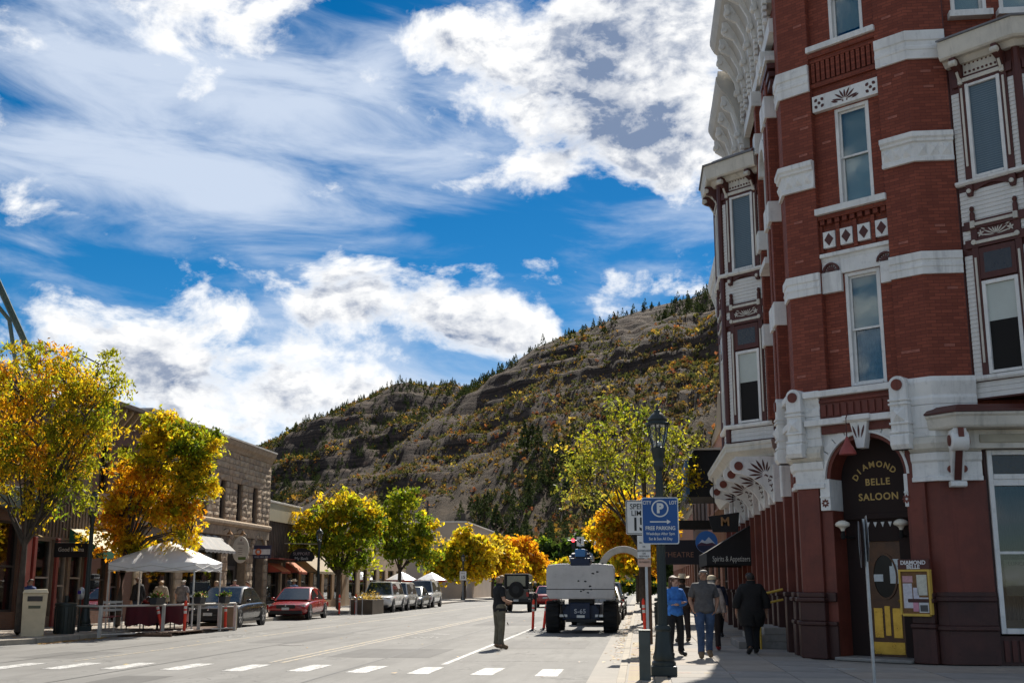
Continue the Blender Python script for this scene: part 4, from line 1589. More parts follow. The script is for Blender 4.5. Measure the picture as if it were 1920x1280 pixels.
def oriel(Pt, wall_fr, flip, wid, label_mats=None):
    """Pt: where the canted side nearest the camera meets the wall. path runs left to right."""
    c, s = math.cos(C48), math.sin(C48)
    if not flip:      # on the front wall: near side is its left side
        p0 = Pt
        p1 = (Pt[0] + PW * s, Pt[1] - PW * c)
        p2 = (p1[0] + wid, p1[1])
        p3 = (p2[0] + PW * s, p2[1] + PW * c)
    else:             # on the street wall: near side is its right side
        p3 = Pt
        p2 = (Pt[0] - PW * s, Pt[1] + PW * c)
        p1 = (p2[0], p2[1] + wid)
        p0 = (p1[0] + PW * s, p1[1] + PW * c)
    path = [p0, p1, p2, p3]
    cant = F(p0[0], p0[1], p1[0] - p0[0], p1[1] - p0[1]) if not flip else F(p2[0], p2[1], p3[0] - p2[0], p3[1] - p2[1])
    front = F(p1[0], p1[1], p2[0] - p1[0], p2[1] - p1[1])
    far = F(p2[0], p2[1], p3[0] - p2[0], p3[1] - p2[1]) if not flip else F(p0[0], p0[1], p1[0] - p0[0], p1[1] - p0[1])
    m = MB()
    m.prism(path, 5.05, 12.15, 'z')
    core_ = m.build('bay_window', m_brown, hotel)
    # roof: fascia, soffit, lead top
    sweep(path, [(0, 12.02), (.32, 12.02), (.36, 12.06), (.39, 12.30), (.41, 12.40), (0, 12.40)]).build('bay_cornice', m_cream, core_, bevel=.006)
    sweep(path, [(0, 11.92), (.12, 11.92), (.20, 12.0), (.22, 12.018), (0, 12.018)]).build('soffit_moulding', m_cream, core_)
    m = MB()
    top = offset_path(path, .45)
    m.prism([top[0], top[1], top[2], top[3]], 12.402, 12.44, 'z')
    ri = offset_path(path, -.1)
    m.poly([(*top[0], 12.44), (*top[1], 12.44), (*ri[1], 12.72), (*ri[0], 12.72)])
    m.poly([(*top[1], 12.44), (*top[2], 12.44), (*ri[2], 12.72), (*ri[1], 12.72)])
    m.poly([(*top[2], 12.44), (*top[3], 12.44), (*ri[3], 12.72), (*ri[2], 12.72)])
    m.build('bay_roof', m_soot, core_)
    lo = offset_path(path, .10)
    sweep(path, [(0, 5.40), (.09, 5.40), (.12, 5.44), (.12, 5.50), (0, 5.50)]).build('lower_sill', m_white, core_, bevel=.006)
    sweep(path, [(0, 9.36), (.09, 9.36), (.13, 9.40), (.13, 9.45), (0, 9.45)]).build('upper_sill', m_white, core_, bevel=.006)
    for fr, L_, full in ((cant, PW, True), (front, wid, True), (far, PW, False)):
        # clapboards and shingles, one board to a course
        def board(z, hh, s0, s1, k=.012):
            key = ('bd', round(L_, 2), round(fr.ang(), 3), round(hh, 3), round(s0, 2), round(s1, 2))
            if key not in sl:
                mm = MB(F(0, 0, fr.sx, fr.sy))
                mm.prism([(0, 0), (k + .012, 0), (k, hh), (0, hh)], s0, s1, 's')
                sl[key] = mesh_with(mm, 'siding_board', m_shingle)
            inst('siding_board', sl[key], core_, fr(0, 0, z))
        if full:
            z = 5.08
            while z < 5.38:
                board(z, .10, .03, L_ - .03); z += .102
            z = 8.56
            while z < 9.22:
                board(z, .084, .03, L_ - .03); z += .086
            for z0, z1 in ((5.52, 7.92), (8.18, 8.48), (9.47, 11.4)):
                z = z0
                while z < z1 - .05:
                    board(z, .084, .03, .20); board(z, .084, L_ - .20, L_ - .03); z += .086
        a, b = (.39, L_ - .21) if L_ == PW else (.36, L_ - .36)
        if flip and L_ == PW:
            a, b = .22, L_ - .38
        a, b = (L_ - .72) / 2, (L_ + .72) / 2
        if L_ > 1.6:
            a, b = (L_ - 1.0) / 2, (L_ + 1.0) / 2
        if full:
            window(fr, a, b, 9.47, 11.50, .03, core_, 'no', d=.06, flat=True)
            window(fr, a, b, 5.52, 7.36, .03, core_, 'no', d=.06, flat=True)
            for z0, z1, mt in ((9.55, 11.42, m_slat), (5.58, 7.28, m_dark)):  # lower sheet coloured near black for the dark room behind the glass
                MB(fr).box(a + .06, b - .06, -.02, .004, z0, z1).build('window_backing', mt, core_)
            MB(fr).box(a + .06, b - .06, .004, .008, 6.55, 7.28).build('roller_blind', m_blind, core_)
            me_s = mesh_with(MB(F(0, 0, fr.sx, fr.sy)).box(a + .1, b - .1, .004, .02, 0, .014), 'blind_slat', M('slat_edge', (.15, .21, .25), .6))
            for i in range(38):
                inst('blind_slat', me_s, core_, fr(0, -.012, 9.6 + i * .048))
            # pilaster strips with cream fillets, rails, posts
            for e in (a - .072, b + .072):
                MB(fr).box(e - .066, e + .066, 0, .05, 5.505, 12.0).build('brown_strip', m_brown, core_, bevel=.006) if False else [MB(fr).box(e - .066, e + .066, 0, .05, za, zb).build('brown_strip', m_brown, core_, bevel=.006) for za, zb in ((5.505, 8.6), (9.455, 12.0))]
                MB(fr).box(e - .022, e + .022, .05, .075, 5.75, 7.85).build('cream_fillet', m_cream, core_, bevel=.004)
                MB(fr).box(e - .022, e + .022, .05, .075, 9.75, 11.42).build('cream_fillet', m_cream, core_, bevel=.004)
                MB(fr).box(e - .045, e + .045, .05, .10, 11.5, 11.66).build('cream_block', m_cream, core_, bevel=.006)
                MB(fr).box(e - .045, e + .045, .05, .10, 8.46, 8.60).build('cream_block', m_cream, core_, bevel=.006)
                m = MB(fr); disc(m, e, 8.16, .05, .05, .05, 12)
                m.build('cream_boss', m_cream, core_)
                # little finial posts over the rail, and drop brackets under the sill
                MB(fr).lathe((e, .05, 8.60), [(.05, 0), (.05, .16), (.03, .20), (.05, .25), (.03, .30), (.005, .31)], 10).build('finial', m_brown, core_, smooth=True)
                MB(fr).prism([(e - .07, 9.36), (e + .07, 9.36), (e + .07, 9.22), (e + .045, 9.12), (e - .045, 9.12), (e - .07, 9.22)], 0, .09).build('drop_bracket', m_brown, core_, bevel=.008)
                m = MB(fr); disc(m, e, 9.22, .045, .09, .035, 12)
                m.build('cream_boss', m_cream, core_)
                # eaves bracket: a curved console with a roller end
                br = MB(fr).prism([(.0, 11.45), (.05, 11.45), (.09, 11.60), (.18, 11.74), (.34, 11.80), (.37, 11.88), (.37, 12.0), (.0, 12.0)], e - .055, e + .055, 's').build('eaves_bracket', m_brown, core_, bevel=.008)
                MB(fr).lathe((e - .075, .33, 11.88), [(.055, 0), (.07, .02), (.07, .13), (.055, .15)], 12, 'x').build('bracket_roll', m_cream, core_, smooth=True)
                MB(fr).prism([(.05, 11.50), (.065, 11.49), (.20, 11.72), (.19, 11.74)], e - .025, e + .025, 's').build('cream_fillet', m_cream, core_)
            x0, x1 = a - .165, b + .165
            for z0, z1 in ((11.52, 11.64), (8.48, 8.58), (8.10, 8.20)):
                r_ = MB(fr).box(.08, L_ - .08, 0, .06, z0 - .045, z1 + .03).build('brown_rail', m_brown, core_, bevel=.006)
                MB(fr).box(x0 + .12, x1 - .12, .06, .085, z0 + .015, z1 - .02).build('cream_fillet', m_cream, core_, bevel=.004)
            MB(fr).prism([(x0 + .05, 9.36), (x0 + .05, 9.26), (x0 + .20, 9.22)] + [(x0 + .2 + (x1 - x0 - .4) * t, 9.22 + .09 * math.sin(math.pi * t)) for t in np.linspace(0, 1, 10)[1:-1]] + [(x1 - .2, 9.22), (x1 - .05, 9.26), (x1 - .05, 9.36)], 0, .05).build('arched_apron', m_brown, core_)
            # fretwork panel
            fp = MB(fr).box(a - .015, b + .015, 0, .03, 8.235, 8.43).build('fret_panel', m_brown, core_)
            m = MB(fr)
            cx = (a + b) / 2
            for i in range(9):
                an = math.pi * (i + .5) / 9
                petal(m, cx + .03 * math.cos(an), 8.245 + .03 * math.sin(an), an, .13 + .17 * abs(math.cos(an)) ** 2, .013, .03)
            for sg in (-1, 1):
                for q in range(5):
                    petal(m, cx + sg * .30, 8.33, R(72 * q + 20), .075, .016, .03)
                petal(m, cx + sg * .2, 8.40, R(90 - sg * 70), .1, .013, .03)
            m.build('fretwork', m_cream, core_)['kind'] = 'stuff'
            # transom light over the lower window
            tl = MB(fr).box(a, b, 0, .055, 7.40, 8.03).build('transom_frame', m_brown, core_, bevel=.006)
            MB(fr).box(a + .09, b - .09, .05, .058, 7.52, 7.92).build('leaded_pane', M('leaded_glass', (.02, .02, .022), .12, .2, 9, .2, 20, 0, .6), core_)
            # pierced frieze under the eaves
            fz = MB(fr).box(a, b, 0, .05, 11.66, 11.97).build('pierced_frieze', m_cream, core_)
            hole = mesh_with(MB(F(0, 0, fr.sx, fr.sy)).prism([(.02 * math.cos(i * .785), .02 * math.sin(i * .785)) for i in range(8)], .045, .054), 'frieze_hole', m_brown)
            n = int((b - a) / .085)
            for i in range(n):
                inst('frieze_hole', hole, core_, fr(a + .05 + i * (b - a - .1) / (n - 1), 0, 11.90))
                inst('frieze_hole', hole, core_, fr(a + .05 + i * (b - a - .1) / (n - 1), 0, 11.73), (0, 0, 0), (1.25, 1.25, 1.25))
    # corner posts
    for p in (p1, p2):
        MB().tube([(p[0], p[1], 5.05), (p[0], p[1], 12.0)], .085, 8).build('corner_post', m_brown, core_)
    for p in (p0, p3):
        pass
    return core_, path


ofront, opath = oriel((6.56, 22.87), FF, False, 1.5)
ostreet, spath = oriel((3.38, 28.5), FS, True, 1.5)

# front wall behind and above the oriel, top-floor windows
FW = [(.98 + .02, 1.72, 13.25, 15.2), (1.98, 2.72, 13.25, 15.2), (3.6, 4.4, 13.25, 15.2)]
wall_mesh(MB(FF), .77, 12, 4.0, ZT, FW, -.14, .3).build('front_wall', [m_brick, m_dark], hotel)
for w in FW:
    window(FF, *w, -.15, hotel, 'half', .95)
    MB(FF).box(w[0] - .08, w[1] + .08, -.16, .06, 13.10, 13.24).build('stone_sill', m_white, hotel, bevel=.008)
MB(FF).box(.77, .80, -.14, -.02, 5.0, ZT).build('pier_return', m_brown, hotel)
# shop front under the canopy
sf = [(.92, 2.6), (2.85, 4.6), (4.85, 6.6)]
wall_mesh(MB(FF), .87, 9, .1, 4.15, [(a, b, .62, 4.08) for a, b in sf], -.06, 1.4).build('shop_wall', [m_plinth, m_dark], hotel)
for a, b in sf:
    m = MB(FF)
    t = .09
    m.box(a, a + t, -.16, .0, .66, 4.08).box(b - t, b, -.16, .0, .66, 4.08).box(a + t, b - t, -.16, -.002, 4.08 - t, 4.08).box(a + t, b - t, -.16, .02, .66, .76)
    m.box(a + t, b - t, -.16, -.002, 3.40, 3.52).box(a + t, b - t, -.16, .015, 3.52, 3.62)
    w = m.build('shop_window', m_white, hotel, bevel=.008)
    MB(FF).box(a + t, b - t, -.12, -.05, 2.12, 2.17).build('glazing_bar', m_white, w)
    MB(FF).box(a + t, b - t, -.10, -.09, .76, 2.12).build('pane', m_glass_d, w)
    MB(FF).box(a + t, b - t, -.10, -.09, 2.17, 3.40).build('pane', m_glass_d, w)
    MB(FF).box(a + t, b - t, -.10, -.09, 3.62, 3.99).build('leaded_pane', MATS['leaded_glass'], w)
    m = MB(FF)
    for i in range(22):
        s0, s1 = a + .1 + .028 * i, a + .1 + .028 * (i + 1)
        m.poly([(s0, -.40 - .05 * (i % 2), .9), (s1, -.40 - .05 * ((i + 1) % 2), .9), (s1, -.40 - .05 * ((i + 1) % 2), 3.40), (s0, -.40 - .05 * (i % 2), 3.40)])
    m.build('curtain', M('maroon_curtain', (.14, .075, .07), .85, .2, 3), w)
    MB(FF).box(a + .12, b - .12, -.9, -.5, .66, .95).build('window_shelf', M('shelf_wood', (.30, .20, .09), .5, .2, 4), w)
    for k in range(3):
        MB(FF).box(a + .18 + k * .55, a + .6 + k * .55, -.13, -.125, 1.35, 2.02).build('lunch_sign', M('sign_cream', (.62, .58, .42), .6, .08, 8), w)
    lettering('LUNCH', .10, FF, a + .42, -.115, 1.94, m_dark, w)
me = mesh_with(MB().box(-.045, .045, -.02, .05, 0, .38), 'base_rib', m_brown)
for i in range(40):
    inst('base_rib', me, hotel, FF(1.0 + i * .14, -.05, .16))
# canopy over the shop front with scroll bracket
cp = [P2(FF, -.12, .02), P2(FF, .28, .55), P2(FF, 8.0, .55)]
can = sweep(cp, [(-.60, 4.46), (.0, 4.46), (.03, 4.50), (.06, 4.66), (.10, 4.70), (.10, 4.74), (-.60, 4.74)]).build('shop_canopy', m_cream, hotel, bevel=.006)
sweep(cp, [(-.6, 4.745), (.13, 4.745), (.13, 4.775), (-.05, 4.90), (-.6, 4.98)]).build('canopy_roof', m_brown, can)
MB(FF).box(.35, 8.0, -.12, .20, 4.10, 4.45).build('canopy_frieze', m_cream, can)
for i in range(5):
    MB(FF).box(.75 + i * 1.5, 1.95 + i * 1.5, .2, .23, 4.2, 4.36).build('frieze_panel', M('frieze_olive', (.40, .36, .27), .6, .1), can, bevel=.01)


def console(fr, s, w, k, z, parent, length, mat=m_white, dark=m_brown):
    """scroll bracket set square to a wall: a drum at its outer end, a raking strut, a foot block"""
    m = MB(fr)
    m.prism([(0, z), (length, z), (length, z - .22 * k), (length * .72, z - .34 * k), (length * .38, z - .72 * k), (length * .16, z - 1.05 * k), (0, z - 1.05 * k)], s - w, s + w, 's')
    b = m.build('console_bracket', mat, parent, bevel=.012)
    MB(fr).lathe((s - w - .04, length - .17 * k, z - .24 * k), [(.19 * k, 0), (.21 * k, .02), (.21 * k, 2 * w + .06), (.19 * k, 2 * w + .08)], 20, 'x').build('bracket_drum', mat, b, smooth=True)
    for sg in (-1, 1):
        xs = s - w - .075 if sg < 0 else s + w + .04
        MB(fr).lathe((xs, length - .17 * k, z - .24 * k), [(.04, 0 if sg > 0 else .0), (.115 * k, .012), (.115 * k, .03), (.04, .036)], 18, 'x').build('roundel', m_red, b, smooth=True)
    MB(fr).prism([(.0, z - 1.05 * k), (.17, z - 1.05 * k), (.19, z - 1.09 * k), (.19, z - 1.15 * k), (.16, z - 1.17 * k), (0, z - 1.17 * k)], s - w - .03, s + w + .03, 's').build('bracket_foot', mat, b, bevel=.01)
    MB(fr).prism([(length * .75, z - .335 * k), (length * .77, z - .35 * k), (length * .22, z - 1.03 * k), (length * .19, z - 1.03 * k)], s - w * .55, s + w * .55, 's').build('bracket_inlay', dark, b)
    return b


console(FF, .32, .12, .92, 4.45, hotel, .52)
MB(FF).box(.28 - .0, .38, .45, .56, 4.28, 4.455).build('bracket_inlay', m_red, hotel)
# ---------------- street side: wall, bay, brackets, columns, cornice
YE = 45.5
SW = [(-3.2, -2.3, 9.3, 12.4), (-2.9, -2.0, 5.7, 7.9)] + [(-10.6 - 3.1 * i, -9.6 - 3.1 * i, z, z + 2.2) for i in range(3) for z in (5.7, 9.5)]
wall_mesh(MB(FS), -(YE - 24.7), -.5, 3.5, 13.4, SW, -.06, .35).build('street_wall', [m_brick, m_dark], hotel)
for w in SW:
    MB(FS).box(w[0], w[1], -.20, -.18, w[2], w[3]).build('pane', m_glass, hotel)
    m = MB(FS)
    m.box(w[0] - .1, w[0], -.1, .05, w[2], w[3]).box(w[1], w[1] + .1, -.1, .05, w[2], w[3]).box(w[0] - .1, w[1] + .1, -.1, .07, w[3], w[3] + .22).box(w[0] - .1, w[1] + .1, -.1, .07, w[2] - .14, w[2])
    m.build('window_surround', m_white, hotel)
for s in (-1.35, -1.9, -3.65):
    p = MB(FS).box(s - .16, s + .16, -.1, .16, 5.5, 14.0).build('wall_pilaster', m_brick, hotel)
    for z0, z1, e in ((9.75, 10.25, .24), (7.3, 7.85, .22), (12.3, 12.85, .22), (13.6, 14.0, .26)):
        MB(FS).box(s - .2, s + .2, -.1, e, z0, z1).build('pilaster_cap', m_white, p, bevel=.02)
for i in range(12):
    a0, a1 = math.pi * i / 12, math.pi * (i + 1) / 12
    MB(FS).prism([(-2.75 + r * math.cos(a), 11.6 + r * math.sin(a)) for r, a in ((.5, a0), (.74, a0), (.74, a1), (.5, a1))], -.05, .16).build('voussoir', m_white, hotel)
MB(FS).box(-3.3, -2.1, -.05, .26, 9.02, 9.18).build('window_sill', m_white, hotel, bevel=.01)
for i in range(4):
    MB(FS).prism([(-2.0, 12.9 + i * .2), (-.6, 12.9 + i * .2), (-.6, 13.02 + i * .2), (-2.0, 13.02 + i * .2)], -.05, .12 + .03 * i).build('moulded_string', m_white if i == 3 else m_brown, hotel)
sweep([P2(FS, -(YE - 24.7)), P2(FS, -6.5)], [(-.05, 4.4), (.25, 4.4), (.42, 4.7), (.42, 4.85), (-.05, 4.95)]).build('street_string_course', m_white, hotel)
# big coved cornice in two lengths with consoles
def cornice(y0, y1, zo, out, name='coved_cornice'):
    s0, s1 = -(y1 - 24.7), -(y0 - 24.7)
    path = [P2(FS, s0), P2(FS, s1)]
    z = zo
    co = sweep(path, [(-.05, z - 2.1), (.10, z - 2.1), (.16, z - 1.7), (.26, z - 1.25), (out * .45, z - .8), (out * .66, z - .45), (out - .12, z - .25), (out - .05, z - .12), (out, z), (out, z + .12), (out - .06, z + .14), (out - .06, z + .3), (-.05, z + .3)]).build(name, M('cornice_shade_grey', (.50, .475, .43), .55, .10, 1.5, .1, 20, dirt=.3), hotel)  # shade of the white cove is put into this grey colour
    n = max(2, int((y1 - y0) / .8))
    kk = out / .98
    for i in range(n):
        s = s0 + .2 + (s1 - s0 - .4) * i / (n - 1)
        b = MB(FS).prism([(.12, z - 1.9), (.24, z - 1.9), (.34, z - 1.3), (.52 * kk, z - .95), (.78 * kk, z - .80), (.80 * kk, z - .42), (.6 * kk, z - .4), (.4 * kk, z - .75), (.2, z - 1.25)], s - .055, s + .055, 's').build('cornice_console', m_white, hotel, bevel=.01)
        MB(FS).lathe((s - .1, .28, z - 1.62), [(.07, 0), (.09, .02), (.09, .18), (.07, .2)], 12, 'x').build('console_roll', m_white, b, smooth=True)
        MB(FS).lathe((s - .1, .74 * kk, z - .66), [(.07, 0), (.09, .02), (.09, .18), (.07, .2)], 12, 'x').build('console_roll', m_white, b, smooth=True)
        for k in range(4):
            MB(FS).box(s - .1, s + .1, .1, .2, z - 2.05 - .16 * k, z - 1.95 - .16 * k).build('console_drop', m_white, b, bevel=.01)
    # parapet wall behind it
    MB(FS).box(s0 + .01, s1 - .01, -.4, -.045, zo - 2.6, zo + .7).build('parapet', m_brick, hotel)
    return co


cornice(25.3, 31.7, 17.05, .98)
cornice(31.72, 35.6, 15.95, .84)
MB(FS).box(-(35.55 - 24.7), -.5, -.06, .1, 14.15, 14.5).build('street_frieze', m_white, hotel)
for y in np.arange(26.2, 35.5, .78):
    s = -(y - 24.7)
    MB(FS).prism([(s - .3, 14.9), (s, 14.52), (s + .3, 14.9), (s, 15.28)], -.05, .1).build('frieze_diamond', m_white, hotel, bevel=.015)
sweep([P2(FS, -(YE - 24.7)), P2(FS, -(36 - 24.7))], [(-.05, 12.4), (.08, 12.4), (.14, 12.8), (.34, 13.0), (.40, 13.3), (-.05, 13.45)]).build('far_cornice', m_white, hotel)
me = mesh_with(MB(F(0, 0, 0, -1)).prism([(0, 0), (.15, 0), (.16, .4), (.3, .8), (.3, .98), (0, .98)], -.1, .1, 's'), 'cornice_bracket', m_white)
for i in range(12):
    inst('cornice_bracket', me, hotel, FS(-(36.5 + i * .76 - 24.7), 0, 11.9))

# hood under the street bay, its two pierced brackets, and the columns of the street front
hp = [P2(FS, -7.4), P2(FS, -7.4, .0)]
hood = sweep([P2(FS, -13.0, .0), P2(FS, -12.0, 1.0), P2(FS, -4.55, 1.0), P2(FS, -3.55, .02)], [(-.9, 4.62), (.0, 4.62), (.02, 4.68), (.10, 4.76), (.16, 4.80), (.16, 4.90), (.18, 4.92), (.18, 5.0), (-.9, 5.04)]).build('canopy_hood', m_cream, hotel, bevel=.006)
for y, lb in ((28.35, 1), (30.6, 2), (33.6, 3), (36.4, 4)):
    fr = F(3.38, y, -1, 0)      # a board standing square to the wall; s runs out over the pavement
    fr = F(3.38, y, 1, 0)
    pts = [(0, 4.60), (-1.02, 4.60)] + [(-.95 - .20 * math.sin(a), 4.38 + .20 * math.cos(a)) for a in np.linspace(.35, 2.7, 9)] + [(-.86, 4.16), (-.62, 4.08), (-.38, 3.88), (-.2, 3.62), (-.14, 3.48), (0, 3.44)]
    b = MB(fr).prism(pts, -.05, .05).build('pierced_bracket', m_white, hotel, bevel=.008)
    m = MB(fr); disc(m, -.94, 4.37, .105, .05, .03, 18)
    m.build('roundel', m_red, b)
    m = MB(fr)
    for i, (an, l_, w_) in enumerate(((100, .32, .022), (122, .36, .026), (142, .40, .026), (162, .40, .026), (182, .34, .022), (80, .25, .018), (203, .24, .018), (62, .16, .014))):
        a = R(an)
        petal(m, -.30 + .08 * math.cos(a), 4.16 + .08 * math.sin(a), a, l_ * .95, w_ * 1.15, .05)
    for i in range(6):
        petal(m, -.33 + i * .04, 4.12 - i * .012, R(60 + 25 * (i % 3)), .06, .014, .05)
    for i, (s, z) in enumerate(((-.22, 4.02), (-.18, 3.90), (-.15, 3.78), (-.10, 3.64))):
        for q in range(3):
            petal(m, s, z, R(120 * q + 40 * i), .05, .016, .05)
    m.build('cut_ornament', m_brown, b)['kind'] = 'stuff'
ys = [26.75, 28.35, 29.4, 30.6, 31.7, 33.6, 35.0, 36.4, 38.2, 40, 42, 44.5]
for i, y in enumerate(ys):
    s = -(y - 24.7)
    p = MB(FS).box(s - .13, s + .13, -.3, .10, 1.4, 3.5).build('street_column', m_red, hotel, bevel=.01)
    MB(FS).box(s - .17, s + .17, -.3, .14, 3.5, 4.4).build('column_cap', m_white, p, bevel=.015)
    MB(FS).box(s - .17, s + .17, -.3, .16, .1, 1.3).build('column_base', m_plinth, p, bevel=.015)
    MB(FS).box(s - .19, s + .19, -.3, .19, 1.3, 1.4).build('column_base_moulding', m_plinth, p, bevel=.02)
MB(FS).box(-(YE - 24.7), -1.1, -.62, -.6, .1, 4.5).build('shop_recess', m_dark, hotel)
MB(FS).box(-(YE - 24.7), -1.1, -.45, -.44, .9, 3.5).build('shop_glazing', m_glass_d, hotel)
# steps with a yellow handrail at the side entrance
st = thing('entrance_steps', 'worn concrete steps at the side entrance of the brick hotel', 'steps', (3.0, 29.0, .1), static=True)
for k in range(3):
    MB().box(2.25 + .3 * k, 3.36, 28.0 + .0 * k, 30.4, .1 + .16 * k, .26 + .16 * k).build('step', m_conc4, st, bevel=.015)
hr = thing('handrail', 'yellow tubular handrail beside the hotel side steps', 'handrail', (2.6, 27.9, .1), static=True)
m_rail = M('yellow_rail_paint', (.55, .36, .05), .45, .12, 5)
MB().tube([(3.30, 27.85, 1.45), (2.75, 27.85, 1.32), (2.55, 27.85, 1.18)], .03, 8).build('top_rail', m_rail, hr, smooth=True)
MB().tube([(3.30, 27.85, 1.22), (2.75, 27.85, 1.10)], .025, 8).build('mid_rail', m_rail, hr, smooth=True)
MB().tube([(2.75, 27.85, .1), (2.75, 27.85, 1.32)], .025, 8).build('rail_post', m_rail, hr, smooth=True)
MB().tube([(2.38, 27.85, .62), (2.75, 27.85, .30)], .022, 8).build('rail_brace', m_rail, hr, smooth=True)
# roof slab and body of the building so nothing shows through
MB().prism([(3.9, 25.6), (6.2, 23.5), (17.7, 23.5), (17.7, 36), (3.9, 36)], 13.2, ZT - .5, 'z').build('roof_block', m_soot, hotel)
# black sign awning and boards along the street front
m_blk = M('black_canvas', (.012, .012, .014), .75, .3, 3, .1, 20)
aw = thing('shop_awning', 'black sloping awning lettered Spirits & Appetizers over the hotel pavement', 'awning', (2.6, 36, 2.2), static=True)
fra = F(2.02, 38.0, 1, 0)
m = MB()
x0, x1 = 1.95, 3.3
m.prism([(0, 0), (1, 0)], 0, 0) if False else None
for a, b in ((35.0, 35.06),):
    pass
m.poly([(1.98, 35.0, 2.12), (1.98, 39.5, 2.12), (1.98, 39.5, 2.50), (1.98, 35.0, 2.50)])
m.poly([(1.98, 35.0, 2.50), (1.98, 39.5, 2.50), (3.40, 39.5, 3.35), (3.40, 35.0, 3.35)])
m.poly([(1.98, 35.0, 2.12), (1.98, 35.0, 2.50), (3.40, 35.0, 3.35), (3.40, 35.0, 2.12)])
m.poly([(1.98, 39.5, 2.12), (1.98, 39.5, 2.50), (3.40, 39.5, 3.35), (3.40, 39.5, 2.12)])
m.build('canvas', m_blk, aw)
lettering('Spirits & Appetizers', .22, F(2.0, 35.0, 1, 0), .70, .012, 2.30, M('awning_letters', (.52, .52, .48), .6, .05), aw, sx=.62)
MB().tube([(1.98, 35.0, 2.12), (3.4, 35.0, 2.12)], .015, 6).build('awning_bar', m_dark, aw)
ms = thing('hanging_sign', 'dark hanging sign board with a bronze letter M under the white hood', 'sign', (2.5, 34.2, 3.0), static=True)
MB().prism([(2.02, 3.50), (2.92, 3.62), (2.86, 3.05), (2.14, 3.05)], 34.2, 34.28).build('board', m_blk, ms, bevel=.01)
lettering('M', .34, F(2.5, 34.2, 1, 0), 0, .012, 3.34, M('bronze_letter', (.30, .16, .06), .5), ms, bold=.01)
MB().tube([(2.2, 34.24, 3.5), (2.2, 34.24, 4.62)], .012, 6).build('hanger', m_dark, ms)
MB().tube([(2.75, 34.24, 3.55), (2.75, 34.24, 4.62)], .012, 6).build('hanger', m_dark, ms)
rs = thing('round_sign', 'round blue sign with white mountain peak beyond the black awning', 'sign', (2.5, 43, 2.5), static=True)
fr = F(2.45, 43, 1, 0)
m = MB(fr); disc(m, 0, 3.08, .40, -.05, .1, 28)
m.build('disc', M('sign_blue', (.03, .14, .42), .5, .1), rs)
m = MB(fr); m.prism([(-.31, 3.0), (-.16, 3.17), (-.06, 3.11), (.08, 3.26), (.2, 3.13), (.32, 3.0)], .05, .062)
m.build('mountain_shape', M('sign_snow', (.55, .62, .70), .5), rs)
m = MB(fr); m.prism([(-.35, 2.95), (.35, 2.95), (.32, 3.0), (.2, 3.06), (0, 3.02), (-.2, 3.07), (-.32, 3.0)], .062, .07)
m.build('foothill_shape', M('sign_maroon', (.08, .03, .06), .5), rs)
m = MB(fr); m.prism([(.35 * math.cos(a), 2.95 + (.25 * math.sin(a))) for a in np.linspace(math.pi, 2 * math.pi, 12)], .05, .062)
m.build('lower_field', M('sign_navy', (.015, .02, .06), .5), rs)
MB().tube([(2.9, 43.0, 3.5), (3.38, 43.0, 3.5)], .02, 6).build('bracket', m_dark, rs)
# ================================================================ buildings along the left pavement
XL = -20.4
FL = F(XL, 0, 0, 1)
m_stone = [M('sandstone_%d' % i, c, .9, .22, 4, .6, 14, dirt=.3) for i, c in enumerate([(.36, .275, .19), (.41, .315, .215), (.31, .235, .165), (.385, .28, .185)])]
m_mortar = M('stone_joint', (.20, .16, .12), .95, .2, 4)
m_sash = M('dark_sash', (.05, .04, .035), .6, .2, 4)
m_tan = M('tan_plaster', (.36, .27, .18), .85, .12, .8, .2, 20, dirt=.2)
m_siding = M('brown_board_siding', (.075, .055, .042), .8, .25, 2, .2, 20)
m_coping = M('pale_coping', (.62, .58, .52), .6, .1, 2)
m_redpaint = M('red_shop_paint', (.22, .045, .035), .55, .15, 2)
m_int = M('shop_interior', (.03, .024, .018), .85, .6, 1.4)


def building(name, label, y0, y1, h, mat, depth=16, holes=(), inner=None, x=XL, coping=m_coping, rec=.28):
    fr = F(x, 0, 0, 1)
    b = thing(name, label, 'building', (x, (y0 + y1) / 2, .1), static=True)
    wall_mesh(MB(fr), y0, y1, .1, h, list(holes), 0, rec).build('front_wall', [mat, inner or m_int], b)
    m = MB()
    m.poly([(x, y0, .1), (x, y0, h), (x - depth, y0, h), (x - depth, y0, .1)])
    m.poly([(x, y1, .1), (x, y1, h), (x - depth, y1, h), (x - depth, y1, .1)])
    m.poly([(x - depth, y0, .1), (x - depth, y1, .1), (x - depth, y1, h), (x - depth, y0, h)])
    m.build('side_wall', mat, b)
    MB().box(x - depth, x - .02, y0 + .02, y1 - .02, h - .35, h - .3).build('roof', m_soot, b)
    if coping:
        MB(fr).box(y0, y1, -.35, .10, h, h + .12).build('coping', coping, b, bevel=.02)
    return b, fr


def glaze(fr, b, holes, mat=m_sash, t=.07, bars=1):
    for (a, c, z0, z1) in holes:
        m = MB(fr)
        m.box(a, a + t, -.2, -.1, z0, z1).box(c - t, c, -.2, -.1, z0, z1).box(a + t, c - t, -.2, -.1, z1 - t, z1).box(a + t, c - t, -.2, -.1, z0, z0 + t)
        w = m.build('window', mat, b)
        for k in range(bars):
            zz = z0 + (z1 - z0) * (k + 1) / (bars + 1)
            MB(fr).box(a + t, c - t, -.19, -.11, zz - .03, zz + .03).build('glazing_bar', mat, w)
        MB(fr).box(a + t, c - t, -.165, -.155, z0 + t, z1 - t).build('pane', m_glass_d, w)


